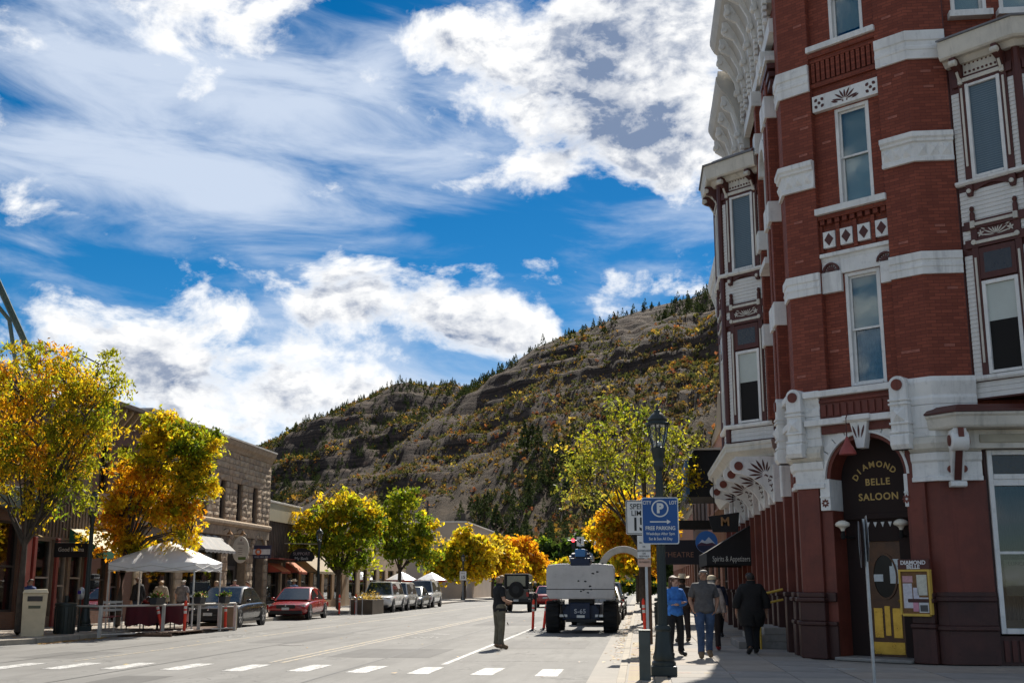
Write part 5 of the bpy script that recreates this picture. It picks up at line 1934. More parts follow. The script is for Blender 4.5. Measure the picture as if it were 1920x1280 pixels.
def awning(name, label, fr, s0, s1, zt, zb, out, top, val=None, vh=.22, stripes=None, cat='awning'):
    """sloped canvas on a frame with a hanging valance"""
    a = thing(name, label, cat, fr((s0 + s1) / 2, 0, zb), static=True)
    m = MB(fr)
    n = stripes or 1
    for i in range(n):
        x0, x1 = s0 + (s1 - s0) * i / n, s0 + (s1 - s0) * (i + 1) / n
        mm = MB(fr)
        mm.prism([(0.02, zt), (0.02, zt - .02), (out, zb - .02), (out, zb)], x0, x1, 's')
        mm.build('canvas', top if i % 2 == 0 else val, a)
    MB(fr).prism([(s0, zb - .02), (s1, zb - .02)] + [(s1 - (s1 - s0) * k / 16, zb - vh - (.05 if k % 2 else 0)) for k in range(17)], out - .015, out).build('valance', val or top, a)
    for s in (s0 + .01, s1 - .01):
        MB(fr).poly([(s, .02, zt), (s, .02, zb - vh), (s, out, zb - vh), (s, out, zb)]) if False else None
        m2 = MB(fr)
        m2.prism([(.02, zt - .03), (out - .01, zb - .03), (out - .01, zb - vh * .6), (.02, zb - vh * .6)], s - .008, s + .008, 's')
        m2.build('side_canvas', val or top, a)
        MB(fr).tube([(s, .0, zb - .1), (s, out, zb - .05)], .018, 6).build('frame_arm', m_sash, a)
    return a


# --- farthest left: brown block with a teal steel gable on its roof
hs0 = [(29.5, 31.0, 5.6, 8.0), (32.2, 33.7, 5.6, 8.0), (34.9, 36.4, 5.6, 8.0), (28.5, 32.4, .7, 3.6), (33.0, 36.6, .7, 3.6)]
b, fr = building('corner_building', 'brown brick corner building behind the leftmost tree, teal roof gable', 24.5, 37.3, 8.5, brick_mat('dull_brown_brick', (.14, .075, .05), (.17, .09, .06), (.12, .10, .085)), holes=hs0)
glaze(fr, b, hs0)
MB(fr).box(24.5, 37.3, .0, .22, 4.0, 4.7).build('shop_fascia', M('dark_green_fascia', (.03, .055, .05), .6), b, bevel=.02)
for s in (28.2, 32.7, 36.9):
    MB(fr).box(s - .22, s + .22, .0, .16, .1, 4.0).build('shop_pilaster', m_redpaint, b, bevel=.02)
MB(fr).box(24.5, 37.3, .0, .3, 8.05, 8.45).build('cornice', m_siding, b, bevel=.04)
m_teal = M('teal_steel', (.09, .15, .15), .5, .15, 3)
rg = [(24.6, 9.7), (33.6, 11.35), (35.7, 9.9)]
for o_ in (-.1, -3.5):
    MB(fr).tube([(29.5, o_, 8.6), (33.9, o_, 11.25)], .11, 8).build('gable_rafter', m_teal, b, smooth=True)
    MB(fr).tube([(33.9, o_, 11.25), (37.2, o_, 8.6)], .11, 8).build('gable_rafter', m_teal, b, smooth=True)
    MB(fr).tube([(33.9, o_, 11.2), (33.9, o_, 8.6)], .07, 8).build('gable_post', m_teal, b, smooth=True)
    MB(fr).tube([(32.2, o_, 8.6), (33.1, o_, 10.2), (34.0, o_, 10.45), (34.9, o_, 10.1), (35.6, o_, 8.6)], .07, 8).build('gable_arch', m_teal, b, smooth=True)
MB(fr).tube([(33.9, -.1, 11.25), (33.9, -3.5, 11.25)], .09, 8).build('gable_ridge', m_teal, b, smooth=True)

# --- board fronted shop with the hanging black sign
hs1 = [(37.6, 38.9, .5, 3.1), (39.2, 40.0, .15, 2.9), (40.2, 41.2, .5, 3.1), (38.0, 38.8, 5.0, 6.8), (39.8, 40.6, 5.0, 6.8)]
b, fr = building('board_front_shop', 'narrow board fronted shop between corner block and green awning', 37.32, 41.4, 7.9, M('weathered_boards', (.17, .13, .10), .85, .25, 2.4, .2, 20), holes=hs1)
glaze(fr, b, hs1, M('pale_sash', (.34, .30, .26), .6), .06)
for i in range(17):
    s = 37.45 + i * .24
    MB(fr).box(s - .025, s + .025, 0, .035, 3.2, 4.6).build('batten', m_siding, b)
for s in (37.5, 39.05, 41.3):
    MB(fr).box(s - .09, s + .09, 0, .10, .1, 3.15).build('door_post', m_redpaint, b, bevel=.01)
MB(fr).box(37.32, 41.4, 0, .3, 7.5, 7.9).build('cornice', m_siding, b, bevel=.04)
gs = thing('hanging_sign', 'black hanging sign lettered Good Karma beside the left lamp post', 'sign', (-19.3, 38.9, 2.5), static=True)
fg = F(-19.75, 38.9, 1, 0)
MB(fg).box(-.62, .62, -.04, .04, 2.50, 3.0).build('board', m_blk, gs, bevel=.02)
lettering('Good Karma', .21, fg, 0, .045, 2.76, M('sign_silver', (.55, .55, .52), .5), gs, sx=.85)
MB(fg).tube([(-.62, 0, 3.06), (.6, 0, 3.06)], .02, 6).build('bracket', m_sash, gs)
# --- brick shop with bracketed eaves and the green and white awning
hs2 = [(41.8, 43.2, .6, 2.9), (43.5, 44.3, .15, 2.8), (41.9, 42.7, 5.0, 7.0), (43.6, 44.4, 5.0, 7.0)]
b, fr = building('brick_shop', 'dark brick shop with bracketed eaves behind the yellow tree', 41.42, 45.4, 8.3, brick_mat('umber_brick', (.16, .08, .055), (.19, .10, .07), (.14, .12, .10)), holes=hs2)
glaze(fr, b, hs2)
MB(fr).box(41.3, 45.4, -.3, .62, 8.3, 8.5).build('eaves', m_siding, b, bevel=.03)
for i in range(7):
    MB(fr).prism([(0, 7.7), (.15, 7.75), (.5, 8.2), (.5, 8.3), (0, 8.3)], 41.6 + i * .6 - .06, 41.6 + i * .6 + .06, 's').build('eaves_bracket', m_tan, b)
MB().box(-21.6, -20.9, 41.2, 42.2, 8.5, 9.3).build('chimney', MATS['umber_brick'], b)
awning('shop_awning', 'cream sloping awning with scalloped green valance behind the left lamp post', FL, 39.9, 44.2, 3.55, 2.75, 1.35, M('cream_canvas', (.72, .62, .40), .8, .06), M('green_canvas', (.02, .14, .085), .8, .1), .26)

# --- sandstone building: rough blocks, tall windows, arched doors
SY0, SY1, SH = 45.42, 62.4, 8.7
up_w = [(47.35 + 2.42 * i, 48.15 + 2.42 * i, 4.78, 6.62) for i in range(6)]
lo_w = [(46.2, 49.6, .5, 3.5), (50.4, 55.2, .5, 3.9), (56.1, 58.9, .15, 3.3), (59.9, 61.8, .15, 3.3)]
b, fr = building('sandstone_building', 'two storey building of rough tan sandstone blocks with tall narrow windows', SY0, SY1, SH, m_mortar, holes=up_w + lo_w, coping=None, rec=.4)
glaze(fr, b, up_w, m_sash, .06)
glaze(fr, b, lo_w[:2], m_sash, .08, 0)


def rough_block(l, h, seed):
    g = random.Random(seed)
    m = MB(F(0, 0, 0, 1))
    nx, nz = 4, 3
    P = [[(l * i / (nx - 1), (.03 if 0 < i < nx - 1 and 0 < k < nz - 1 else .0) + .075 + g.uniform(-.02, .025), h * k / (nz - 1)) for k in range(nz)] for i in range(nx)]
    for i in range(nx - 1):
        for k in range(nz - 1):
            m.poly([P[i][k], P[i + 1][k], P[i + 1][k + 1], P[i][k + 1]])
    for k in range(nz - 1):
        m.poly([(0, 0, P[0][k][2]), P[0][k], P[0][k + 1], (0, 0, P[0][k + 1][2])])
        m.poly([P[-1][k], (l, 0, P[-1][k][2]), (l, 0, P[-1][k + 1][2]), P[-1][k + 1]])
    for i in range(nx - 1):
        m.poly([P[i][-1], P[i + 1][-1], (P[i + 1][-1][0], 0, h), (P[i][-1][0], 0, h)])
        m.poly([(P[i][0][0], 0, 0), (P[i + 1][0][0], 0, 0), P[i + 1][0], P[i][0]])
    return m


blocks = {}
def block(s, z, l, h):
    k = random.randrange(4)
    key = (round(l, 2), round(h, 2), k)
    if key not in blocks:
        blocks[key] = mesh_with(rough_block(l - .02, h - .02, len(blocks)), 'stone_block', m_stone[k])
    inst('stone_block', blocks[key], b, (XL + .002, s + .01, z + .01))


def fill(s0, s1, z0, z1, rows, lmin=.62):
    h = (z1 - z0) / rows
    for r in range(rows):
        n = max(1, int((s1 - s0) / (lmin * random.uniform(.9, 1.3))))
        l = (s1 - s0) / n
        cuts = [s0] + [s0 + l * i + (random.choice([-.1, 0, .1]) * l if l > .5 else 0) for i in range(1, n)] + [s1]
        for a, c in zip(cuts, cuts[1:]):
            block(a, z0 + r * h, round(c - a, 2), h)


edges = [SY0] + [v for w in up_w for v in w[:2]] + [SY1]
for a, c in zip(edges[0::2], edges[1::2]):
    fill(a, c, 4.72, 6.62, 6, .55)
fill(SY0, SY1, 6.62, 6.94, 1, 1.2)
fill(SY0, SY1, 6.94, 8.14, 4, .78)
for s0, s1 in ((49.6, 50.4), (55.2, 56.1), (58.9, 59.9), (61.8, 62.4), (45.42, 46.2)):
    fill(s0, s1, .12, 3.5, 8, .4)
MB(fr).box(SY0, SY1, 0, .10, 3.95, 4.42).build('lintel_course', m_stone[0], b, bevel=.02)
MB(fr).prism([(0, 4.42), (.14, 4.42), (.24, 4.52), (.24, 4.66), (.12, 4.72), (0, 4.72)], SY0, SY1, 's').build('string_course', m_stone[1], b, bevel=.02)
MB(fr).prism([(-.3, 8.14), (.12, 8.14), (.18, 8.28), (.30, 8.42), (.36, 8.6), (.36, 8.68), (-.3, 8.74)], SY0, SY1, 's').build('cornice', m_stone[0], b, bevel=.02)
MB(fr).box(SY0, SY1, -.32, .40, 8.68, 8.76).build('cornice_flashing', m_coping, b)
MB().box(-23.5, -22.0, 59.5, 61.3, 8.5, 9.25).build('roof_vent', m_siding, b, bevel=.03)
for cs_, r0 in ((57.5, 1.4), (60.85, .95)):
    zc = 3.95 - r0 * .55
    for i in range(9):
        a0, a1 = math.pi * i / 9 + .02, math.pi * (i + 1) / 9 - .02
        MB(fr).prism([(cs_ + r * math.cos(a), zc + .62 * r * math.sin(a)) for r, a in ((r0, a0), (r0 + .34, a0), (r0 + .34, a1), (r0, a1))], -.1, .13).build('arch_stone', m_stone[i % 4], b, bevel=.02)
    pts = [(cs_ + r0 * math.cos(a), zc + .62 * r0 * math.sin(a)) for a in np.linspace(0, math.pi, 14)]
    for sg in (-1, 1):
        q = [(cs_ + sg * r0 * math.cos(a), zc + .62 * r0 * math.sin(a)) for a in np.linspace(0, math.pi / 2, 8)]
        MB(fr).prism(q + [(cs_, 3.95), (cs_ + sg * r0, 3.95)], -.08, .02).build('arch_spandrel', m_stone[2], b)
    MB(fr).box(cs_ - r0 * .55, cs_ + r0 * .55, -.36, -.3, .12, 2.5).build('door', m_sash, b)
    MB(fr).box(cs_ - r0 * .4, cs_ + r0 * .4, -.29, -.28, .9, 2.3).build('door_pane', m_glass_d, b)
awning('window_awning', 'dark awning with pale stripes on the sandstone building', FL, 50.9, 54.9, 3.9, 3.15, .9, m_sash, M('stripe_grey', (.30, .30, .29), .8), .1, stripes=9)
# wall lights, oval sign, blue and orange board, sandwich boards
for y, z, lb in ((55.3, 4.1, 'bronze wall lamp left of the sandstone archway'), (57.2, 4.15, 'bronze gooseneck lamp above the oval sign')):
    wl = thing('wall_lamp', lb, 'lamp', (XL + .4, y, z), static=True)
    MB().lathe((XL + .42, y, z - .12), [(.16, 0), (.13, .06), (.05, .14), (.03, .2)], 12).build('lamp_shade', M('bronze_shade', (.38, .20, .08), .4, .15, 4, 0, 1, .6), wl, smooth=True)
    MB().tube([(XL + .05, y, z + .05), (XL + .2, y, z + .16), (XL + .36, y, z + .16), (XL + .42, y, z + .06)], .02, 6).build('lamp_arm', m_sash, wl)
osn = thing('oval_sign', 'pale oval hanging sign with small printed lines on the sandstone building', 'sign', (-20.0, 58, 2.6), static=True)
fo = F(-19.85, 56.6, 1, 0)
MB(fo).prism([(.42 * math.cos(a), 3.28 + .66 * math.sin(a)) for a in np.linspace(0, 2 * math.pi, 30)[:-1]], -.04, .04).build('board', M('oval_cream', (.52, .49, .42), .6, .1), osn, bevel=.01)
for k, (z, l) in enumerate(((3.62, .30), (3.56, .34), (3.36, .22), (3.26, .2), (3.16, .24), (3.06, .18))):
    MB(fo).box(-l / 2, l / 2, .04, .046, z - .012, z + .012).build('printed_line', M('sign_grey', (.12, .10, .10), .6), osn)
MB(fo).prism([(-.03, 3.72), (.05, 3.70), (.02, 3.84)], .04, .047).build('emblem', M('sign_plum', (.12, .03, .05), .6), osn)
MB(fo).box(-.1, .3, .04, .047, 2.78, 2.92).build('green_patch', M('sign_olive', (.10, .14, .04), .6), osn)
MB(fo).tube([(-.62, 0, 4.0), (.1, 0, 4.08), (.3, 0, 3.98)], .02, 6).build('bracket', m_sash, osn)
bs = thing('shop_sign', 'navy and white board with orange roundel over the red shop door', 'sign', (-20.0, 60.6, 3.0), static=True)
fb = F(-19.9, 59.9, 1, 0)
bd_ = MB(fb).box(-.45, .55, -.04, .04, 2.92, 3.60).build('board', M('navy_board', (.025, .025, .06), .5), bs)
MB(fb).box(-.42, .52, .04, .048, 3.12, 3.40).build('white_field', M('board_white', (.55, .55, .56), .6), bs)
m = MB(fb); disc(m, -.12, 3.26, .17, .048, .012, 18)
m.build('roundel', M('orange_print', (.50, .12, .04), .6), bs)
m = MB(fb); disc(m, -.12, 3.26, .08, .06, .008, 14)
m.build('roundel_centre', M('board_white', (.55, .55, .56), .6), bs)
lettering('FOOD  WINE  BEER', .085, fb, .05, .045, 3.0, M('board_white', (.55, .55, .56), .6), bs)

# --- red shop front and low cream topped building
hs3 = [(62.7, 64.6, .6, 2.5), (65.0, 66.0, .15, 2.5), (66.4, 68.4, .6, 2.5)]
b, fr = building('low_shop', 'low brown boarded shop with plain cream parapet', 62.45, 68.7, 6.05, m_siding, holes=hs3, coping=m_coping)
glaze(fr, b, hs3)
MB(fr).box(62.45, 68.7, 0, .06, 5.05, 6.05).build('parapet_panel', M('cream_plaster', (.46, .40, .27), .8, .08, .6), b)
for i in range(20):
    MB(fr).box(62.6 + i * .31 - .02, 62.6 + i * .31 + .02, 0, .03, 2.9, 5.05).build('batten', m_siding, b)
MB(fr).box(64.7, 65.0, 0, .12, .1, 2.8).build('door_post', m_tan, b)
orange = M('orange_lit_canvas', (.50, .15, .05), .8, .1)  # sunlit tone coloured into the tops; sides and valances get a shaded copy
awning('window_awning', 'small orange awning nearest the sandstone building', FL, 62.7, 64.4, 2.75, 2.3, .8, orange, M('orange_shaded_canvas', (.35, .06, .03), .8), .1)
awning('window_awning', 'small orange awning right of the boarded shop door', FL, 65.9, 67.7, 2.85, 2.3, .8, orange, M('orange_shaded_canvas', (.35, .06, .03), .8), .1)
MB(fr).box(62.46, 65.6, .0, .7, 2.95, 3.0).build('flat_canopy', m_redpaint, b)
sb = thing('hanging_sign', 'dark shaped hanging sign lettered SUPPORT My Back on the boarded shop', 'sign', (-19.6, 66, 2.9), static=True)
fs_ = F(-19.35, 65.6, 1, 0)
MB(fs_).prism([(-.75, 3.1), (-.62, 2.88), (.62, 2.88), (.75, 3.1), (.6, 3.42), (.2, 3.62), (-.2, 3.62), (-.6, 3.42)], -.05, .05).build('board', m_blk, sb, bevel=.02)
lettering('SUPPORT', .24, fs_, 0, .055, 3.30, M('sign_rose', (.42, .33, .32), .6), sb)
lettering('My Back', .24, fs_, 0, .055, 3.04, M('sign_pale', (.50, .50, .48), .6), sb)
MB(fs_).tube([(-1.05, 0, 3.9), (.9, 0, 3.86)], .02, 6).build('bracket', M('pale_bar', (.5, .45, .36), .5), sb)
# --- longer row of low shops beyond
hs4 = [(69.2 + 2.6 * i, 71.2 + 2.6 * i, .6, 2.5) for i in range(4)]
b, fr = building('orange_parapet_shop', 'low shop with ochre plaster parapet behind the green trees', 68.72, 80, 5.5, M('ochre_plaster', (.34, .21, .11), .85, .15, .7), holes=hs4)
glaze(fr, b, hs4)
awning('shop_awning', 'wide tan pitched awning behind the green lamp post', FL, 68.2, 73.9, 3.35, 2.35, 1.3, M('tan_canvas', (.33, .26, .17), .85, .15), None, .12)
ft = thing('hanging_sign', 'dark shield shaped sign with pale lettering among the green leaves', 'sign', (-19.0, 77, 3), static=True)
fq = F(-18.9, 77, 1, 0)
MB(fq).prism([(-.5, 4.0), (.5, 4.0), (.45, 3.3), (0, 3.0), (-.45, 3.3)], -.05, .05).build('board', M('plum_board', (.06, .015, .02), .5), ft)
lettering('FOTO', .34, fq, 0, .055, 3.55, MATS['sign_pale'], ft)
MB(fq).tube([(-1.5, 0, 4.05), (.4, 0, 4.05)], .02, 6).build('bracket', m_sash, ft)
hs5 = [(81 + 3.2 * i, 83.2 + 3.2 * i, .6, 2.7) for i in range(6)]
b, fr = building('shop_row', 'shaded low shop row behind the parked white cars', 80.02, 101, 5.2, m_tan, holes=hs5)
glaze(fr, b, hs5)
b, fr = building('flat_roof_block', 'brown flat roofed block behind the low shops', 64, 90, 7.5, M('cocoa_plaster', (.14, .10, .075), .85, .12, .4), x=-27, depth=10)
# beige end wall, seen square on, with its chimney and thin pole
bw = thing('beige_building', 'plain beige plaster building end beyond the green trees', 'building', (-22, 125, .1), static=True)
MB().box(-34, -18.7, 125, 150, .1, 8.2).build('wall', M('beige_plaster', (.42, .34, .27), .85, .10, .35, .1, 8, dirt=.15), bw)
MB().box(-34.1, -18.6, 124.9, 150, 8.2, 8.35).build('coping', m_coping, bw)
MB().box(-19.3, -18.8, 125.3, 126, 8.3, 9.2).build('chimney', m_sash, bw)
MB().box(-19.7, -18.0, 125.2, 126.2, 8.36, 8.55).build('chimney_base', m_sash, bw)
for x_, z_ in ((-21.5, 5.4), (-20.3, 5.2), (-19.6, 5.5)):
    MB().box(x_ - .12, x_ + .12, 124.93, 125.05, z_, z_ + .3).build('wall_vent', m_siding, bw)
up_ = thing('utility_pole', 'thin dark wooden utility pole beside the beige building', 'pole', (-22.4, 122, .1), static=True)
MB().tube([(-22.4, 122, .1), (-22.4, 122, 10.4)], [.16, .12], 8).build('shaft', m_sash, up_)
MB().box(-23.0, -21.8, 121.95, 122.05, 9.6, 9.72).build('crossarm', m_sash, up_)

# ================================================================ right side beyond the hotel
FR2 = F(3.4, 0, 0, -1)
def rbuild(name, label, y0, y1, h, mat, x=3.4):
    fr = F(x, 0, 0, -1)
    b = thing(name, label, 'building', (x, (y0 + y1) / 2, .1), static=True)
    hol = []
    n = max(2, int((y1 - y0) / 3.4))
    for i in range(n):
        a = -(y1 - (y1 - y0) * (i + .15) / n)
        hol.append((a, a + (y1 - y0) / n * .68, .5, 2.9))
        if h > 6:
            hol.append((a + .3, a + (y1 - y0) / n * .5, 4.8, 6.6))
    wall_mesh(MB(fr), -y1, -y0, .1, h, hol, 0, .3).build('front_wall', [mat, m_int], b)
    m = MB()
    m.poly([(x, y0, .1), (x, y0, h), (x + 14, y0, h), (x + 14, y0, .1)])
    m.poly([(x, y1, .1), (x, y1, h), (x + 14, y1, h), (x + 14, y1, .1)])
    m.build('side_wall', mat, b)
    MB().box(x + .02, x + 14, y0, y1, h - .35, h - .3).build('roof', m_soot, b)
    glaze(fr, b, hol)
    return b, fr


b, fr = rbuild('scroll_parapet_shop', 'tan and brick shop with scrolled parapet just beyond the hotel', 45.6, 58, 7.6, brick_mat('rose_brick', (.30, .13, .085), (.35, .16, .10), (.28, .2, .15)))
pts = [(-52, 7.6), (-45.6, 7.6), (-45.6, 8.9)] + [(-45.6 - 3.2 * t, 8.9 + .7 * math.sin(t * math.pi) - .8 * t) for t in np.linspace(0.1, 1, 8)] + [(-52, 7.9)]
MB(fr).prism(pts, -.3, .06).build('scroll_parapet', m_tan, b)
for i in range(9):
    MB(fr).box(-46 - i * .75 - .12, -46 - i * .75 + .12, 0, .14, 3.0, 4.6).build('tan_pilaster', M('terracotta', (.42, .22, .13), .8, .15), b)
bx = thing('box_awning', 'deep black box awning with blue edge hung high beyond the hotel', 'awning', (2.5, 47, 5), static=True)
MB().prism([(1.98, 4.95), (3.3, 4.95), (3.3, 6.8), (2.25, 6.8), (2.0, 6.4)], 46.2, 50).build('canvas', m_blk, bx, bevel=.03)
MB().box(1.9, 2.04, 46.15, 50, 5.05, 6.4).build('blue_edge', M('blue_trim', (.05, .13, .30), .5), bx)
MB().prism([(2.25, 6.8), (3.3, 6.8), (3.3, 6.9), (2.2, 6.86)], 46.1, 50).build('white_cap', m_coping, bx)
b, fr = rbuild('theatre_building', 'dark theatre front under the right hand trees', 58.02, 74, 6.8, M('dark_brown_render', (.09, .06, .05), .8, .2, 1))
th = thing('theatre_sign', 'dark projecting board lettered THEATRE behind the lamp post', 'sign', (1.8, 59, 2.6), static=True)
ft_ = F(1.75, 59.0, 1, 0)
MB(ft_).box(-.85, 1.5, -.1, .1, 2.55, 3.75).build('board', M('navy_black', (.012, .012, .02), .6), th)
lettering('THEATRE', .36, ft_, .2, .105, 3.02, M('rust_letters', (.25, .13, .09), .6), th)
b, fr = rbuild('far_shop', 'shaded brick shop at the far end of the right pavement', 74.02, 120, 6.0, MATS['rose_brick'])
wb = thing('wall_board', 'flat dark board projecting above the pavement under the right tree', 'sign', (2.3, 52, 4), static=True)
MB().box(1.75, 3.2, 51, 51.12, 3.9, 4.3).build('board', m_blk, wb)
MB().tube([(3.2, 51.06, 4.3), (3.4, 51.06, 4.3)], .02, 6).build('bracket', m_sash, wb)
# ================================================================ street trees
m_bark = M('tree_bark', (.075, .058, .045), .92, .3, 5, .6, 18)
lm_ = leaf_mat('autumn_leaf', .66, .3)
PAL = {'g': (.17, .24, .020), 'yg': (.34, .35, .022), 'y': (.66, .47, .022), 'o': (.68, .33, .018), 'b': (.3, .15, .03), 'dg': (.05, .085, .018), 'pg': (.23, .245, .045), 'py': (.50, .40, .06), 'r': (.6, .22, .02)}


def tree(name, label, x, y, lobes, trunk_h, trunk_r, n_cl, per, leaf, asp=.42, seed=1, spread=.42, lean=(0, 0), droop=.5, group='street trees', zb=.1, bare=0):
    g = np.random.default_rng(seed)
    t = thing(name, label, 'tree', (x, y, zb), 0, group)
    # lobes: (dx, dy, z, rx, ry, rz, weight, colours{key: weight})
    br = MB()
    top = Vector((lean[0], lean[1], trunk_h))
    tr = MB()
    tr.tube([(0, 0, -.05), (.02, 0, .12), (lean[0] * .3, lean[1] * .3, trunk_h * .4), (lean[0] * .7, lean[1] * .7, trunk_h * .75), tuple(top)], [trunk_r * 1.35, trunk_r * 1.08, trunk_r * .95, trunk_r * .85, trunk_r * .75], 10)
    wts = np.array([l[6] for l in lobes], float); wts /= wts.sum()
    nodes = []
    for li, l in enumerate(lobes):
        c = Vector(l[:3])
        for k in range(3):
            e = c + Vector((g.uniform(-.45, .45) * l[3], g.uniform(-.45, .45) * l[4], g.uniform(-.2, .7) * l[5]))
            m1 = top.lerp(e, .35) + Vector((g.normal() * .15, g.normal() * .15, .25))
            m2 = top.lerp(e, .7) + Vector((g.normal() * .2, g.normal() * .2, .2))
            pts = [top - Vector((0, 0, trunk_h * .12 * g.random())), m1, m2, e]
            r0 = trunk_r * (.5 if k == 0 else .36)
            br.tube([tuple(p) for p in pts], [r0, r0 * .68, r0 * .42, r0 * .14], 6)
            for i in range(3):
                for s in np.linspace(0, 1, 5):
                    nodes.append(pts[i].lerp(pts[i + 1], s))
    N = np.array([tuple(n) for n in nodes])
    P, C = [], []
    ids = g.choice(len(lobes), n_cl, p=wts)
    for ci in ids:
        l = lobes[ci]
        d = g.normal(size=3); d /= np.linalg.norm(d)
        rr = g.random() ** .42
        rr *= g.uniform(.8, 1.12)
        c = np.array(l[:3]) + d * rr * np.array(l[3:6])
        if c[2] < trunk_h * .62:
            c[2] = trunk_h * .62 + .4 * g.random()
        j = np.argmin(((N - c) ** 2).sum(1) + (N[:, 2] > c[2]) * .4)
        a = Vector(N[j]); e = Vector(c)
        if g.random() < .75:
            mid = a.lerp(e, .55) + Vector((g.normal() * .08, g.normal() * .08, .1))
            br.tube([tuple(a), tuple(mid), tuple(e)], [.022, .015, .006], 4, False)
        k = list(l[7].keys()); w = np.array([l[7][q] for q in k], float); w /= w.sum()
        base = np.array(PAL[k[g.choice(len(k), p=w)]])
        n = int(per * g.uniform(.55, 1.45))
        s = spread * g.uniform(.7, 1.3)
        # leaves hang along short sprays
        ns = 5
        sd = g.normal(size=(ns, 3)) * np.array([1, 1, .55]); sd /= np.linalg.norm(sd, axis=1)[:, None]
        which = g.integers(0, ns, n); tt = g.random(n)[:, None] ** .7
        pp = c + sd[which] * tt * s * 1.35 + g.normal(size=(n, 3)) * s * .22
        pp[:, 2] -= tt[:, 0] ** 2 * s * .5
        P.append(pp)
        C.append(base * g.uniform(.75, 1.2) * g.uniform(.5, 1.4, (n, 1)) * (1 + g.normal(size=(n, 3)) * .06))
    P = np.concatenate(P); C = np.clip(np.concatenate(C), 0, .8)
    V = leaf_quads(P, leaf, asp, droop, g)
    tr.build('trunk', m_bark, t, smooth=True)
    b = br.build('branches', m_bark, t)
    b['kind'] = 'stuff'
    me = quads_mesh('crown', V, C, lm_)
    o = bpy.data.objects.new('crown', me)
    COL.objects.link(o)
    o.parent = t
    return t


tree('locust_tree', 'tall yellow green locust tree at the far left edge by the beige bin', -17.85, 32.3, [
    (-1.6, .3, 6.3, 1.9, 1.7, 1.9, 3, {'y': 3, 'o': 3, 'yg': 2}), (.2, .2, 7.3, 1.5, 1.5, 1.35, 2.4, {'y': 3, 'yg': 3, 'o': 2}), (1.3, .2, 6.5, 1.05, 1.3, 1.2, 1.5, {'yg': 4, 'y': 2, 'g': 1}),
    (1.6, .0, 5.2, 1.15, 1.3, .8, 1.5, {'yg': 4, 'y': 3, 'o': 1}), (-.2, .0, 5.0, 1.8, 1.6, 1.0, 2.2, {'y': 3, 'yg': 3, 'o': 2, 'g': 1}), (.9, -.2, 3.9, 1.3, 1.0, .7, 1.0, {'yg': 3, 'g': 3, 'y': 2}),
    (-1.6, .0, 4.3, 1.2, 1.2, .8, 1.0, {'yg': 3, 'y': 3}), (2.45, .1, 6.9, .3, .3, .3, .14, {'yg': 1}), (2.0, .0, 7.5, .35, .3, .35, .2, {'yg': 1}), (2.3, .0, 6.0, .5, .5, .35, .3, {'yg': 2, 'g': 1})],
     2.6, .10, 380, 56, .076, .34, 201, .33, droop=.9).scale = (1, 1, 1.06)
tree('maple_tree', 'orange and yellow tree behind the white canopy tent', -17.7, 38.4, [
    (-.1, .3, 4.6, .95, 1.3, 1.3, 2.0, {'o': 3, 'y': 4}), (1.0, .2, 5.0, 1.2, 1.3, 1.4, 2.6, {'y': 6, 'o': 2, 'yg': 1}), (1.1, .2, 6.7, .75, .9, .9, 1.4, {'yg': 3, 'y': 4}), (2.4, .1, 6.3, .95, 1.1, .85, 1.7, {'g': 3, 'yg': 4, 'y': 1}),
    (2.6, .0, 5.0, .9, 1.0, .9, 1.6, {'yg': 3, 'y': 4}), (1.9, .0, 3.9, 1.0, 1.0, .7, 1.3, {'y': 5, 'o': 2, 'yg': 1}), (-.2, .0, 3.2, .8, .9, .9, 1.0, {'o': 3, 'y': 4}), (.7, 0, 2.75, .7, .8, .5, .6, {'y': 4, 'yg': 2}), (2.3, 0, 3.2, .55, .6, .4, .45, {'y': 3, 'yg': 3})],
     2.5, .11, 350, 66, .084, .46, 202, .32, (.15, 0))
tree('ash_tree', 'bushy green and yellow tree beyond the red sedan', -17.5, 67.0, [
    (-1.2, 0, 5.0, 1.5, 1.4, 1.0, 2, {'yg': 4, 'y': 3, 'g': 2}), (.3, 0, 6.0, 1.6, 1.5, 1.0, 2, {'yg': 4, 'y': 3}), (1.6, 0, 5.0, 1.3, 1.4, 1.2, 2, {'yg': 4, 'g': 3, 'y': 1}), (-.2, 0, 4.0, 2.0, 1.6, 1.0, 2, {'g': 4, 'yg': 3}), (.6, 0, 2.9, 1.5, 1.2, .7, 1, {'g': 4, 'yg': 2}), (-2.3, 0, 3.9, .6, .8, .5, .6, {'g': 3, 'yg': 3})],
     2.1, .14, 250, 44, .125, .5, 203, .40)
tree('ash_tree', 'taller darker green tree behind the white parked cars', -17.3, 83.5, [
    (0, 0, 7.2, 1.4, 1.5, 1.3, 2, {'g': 3, 'yg': 4}), (-1.2, 0, 5.6, 1.5, 1.5, 1.2, 2, {'g': 4, 'yg': 3}), (1.4, 0, 5.4, 1.5, 1.5, 1.3, 2, {'g': 4, 'yg': 3, 'y': 1}), (.2, 0, 4.2, 2.1, 1.6, .9, 2, {'g': 5, 'yg': 2}), (1.9, 0, 3.6, 1.0, 1.2, .9, 1, {'g': 4, 'yg': 2, 'y': 1})],
     2.6, .16, 220, 42, .14, .5, 204, .44)
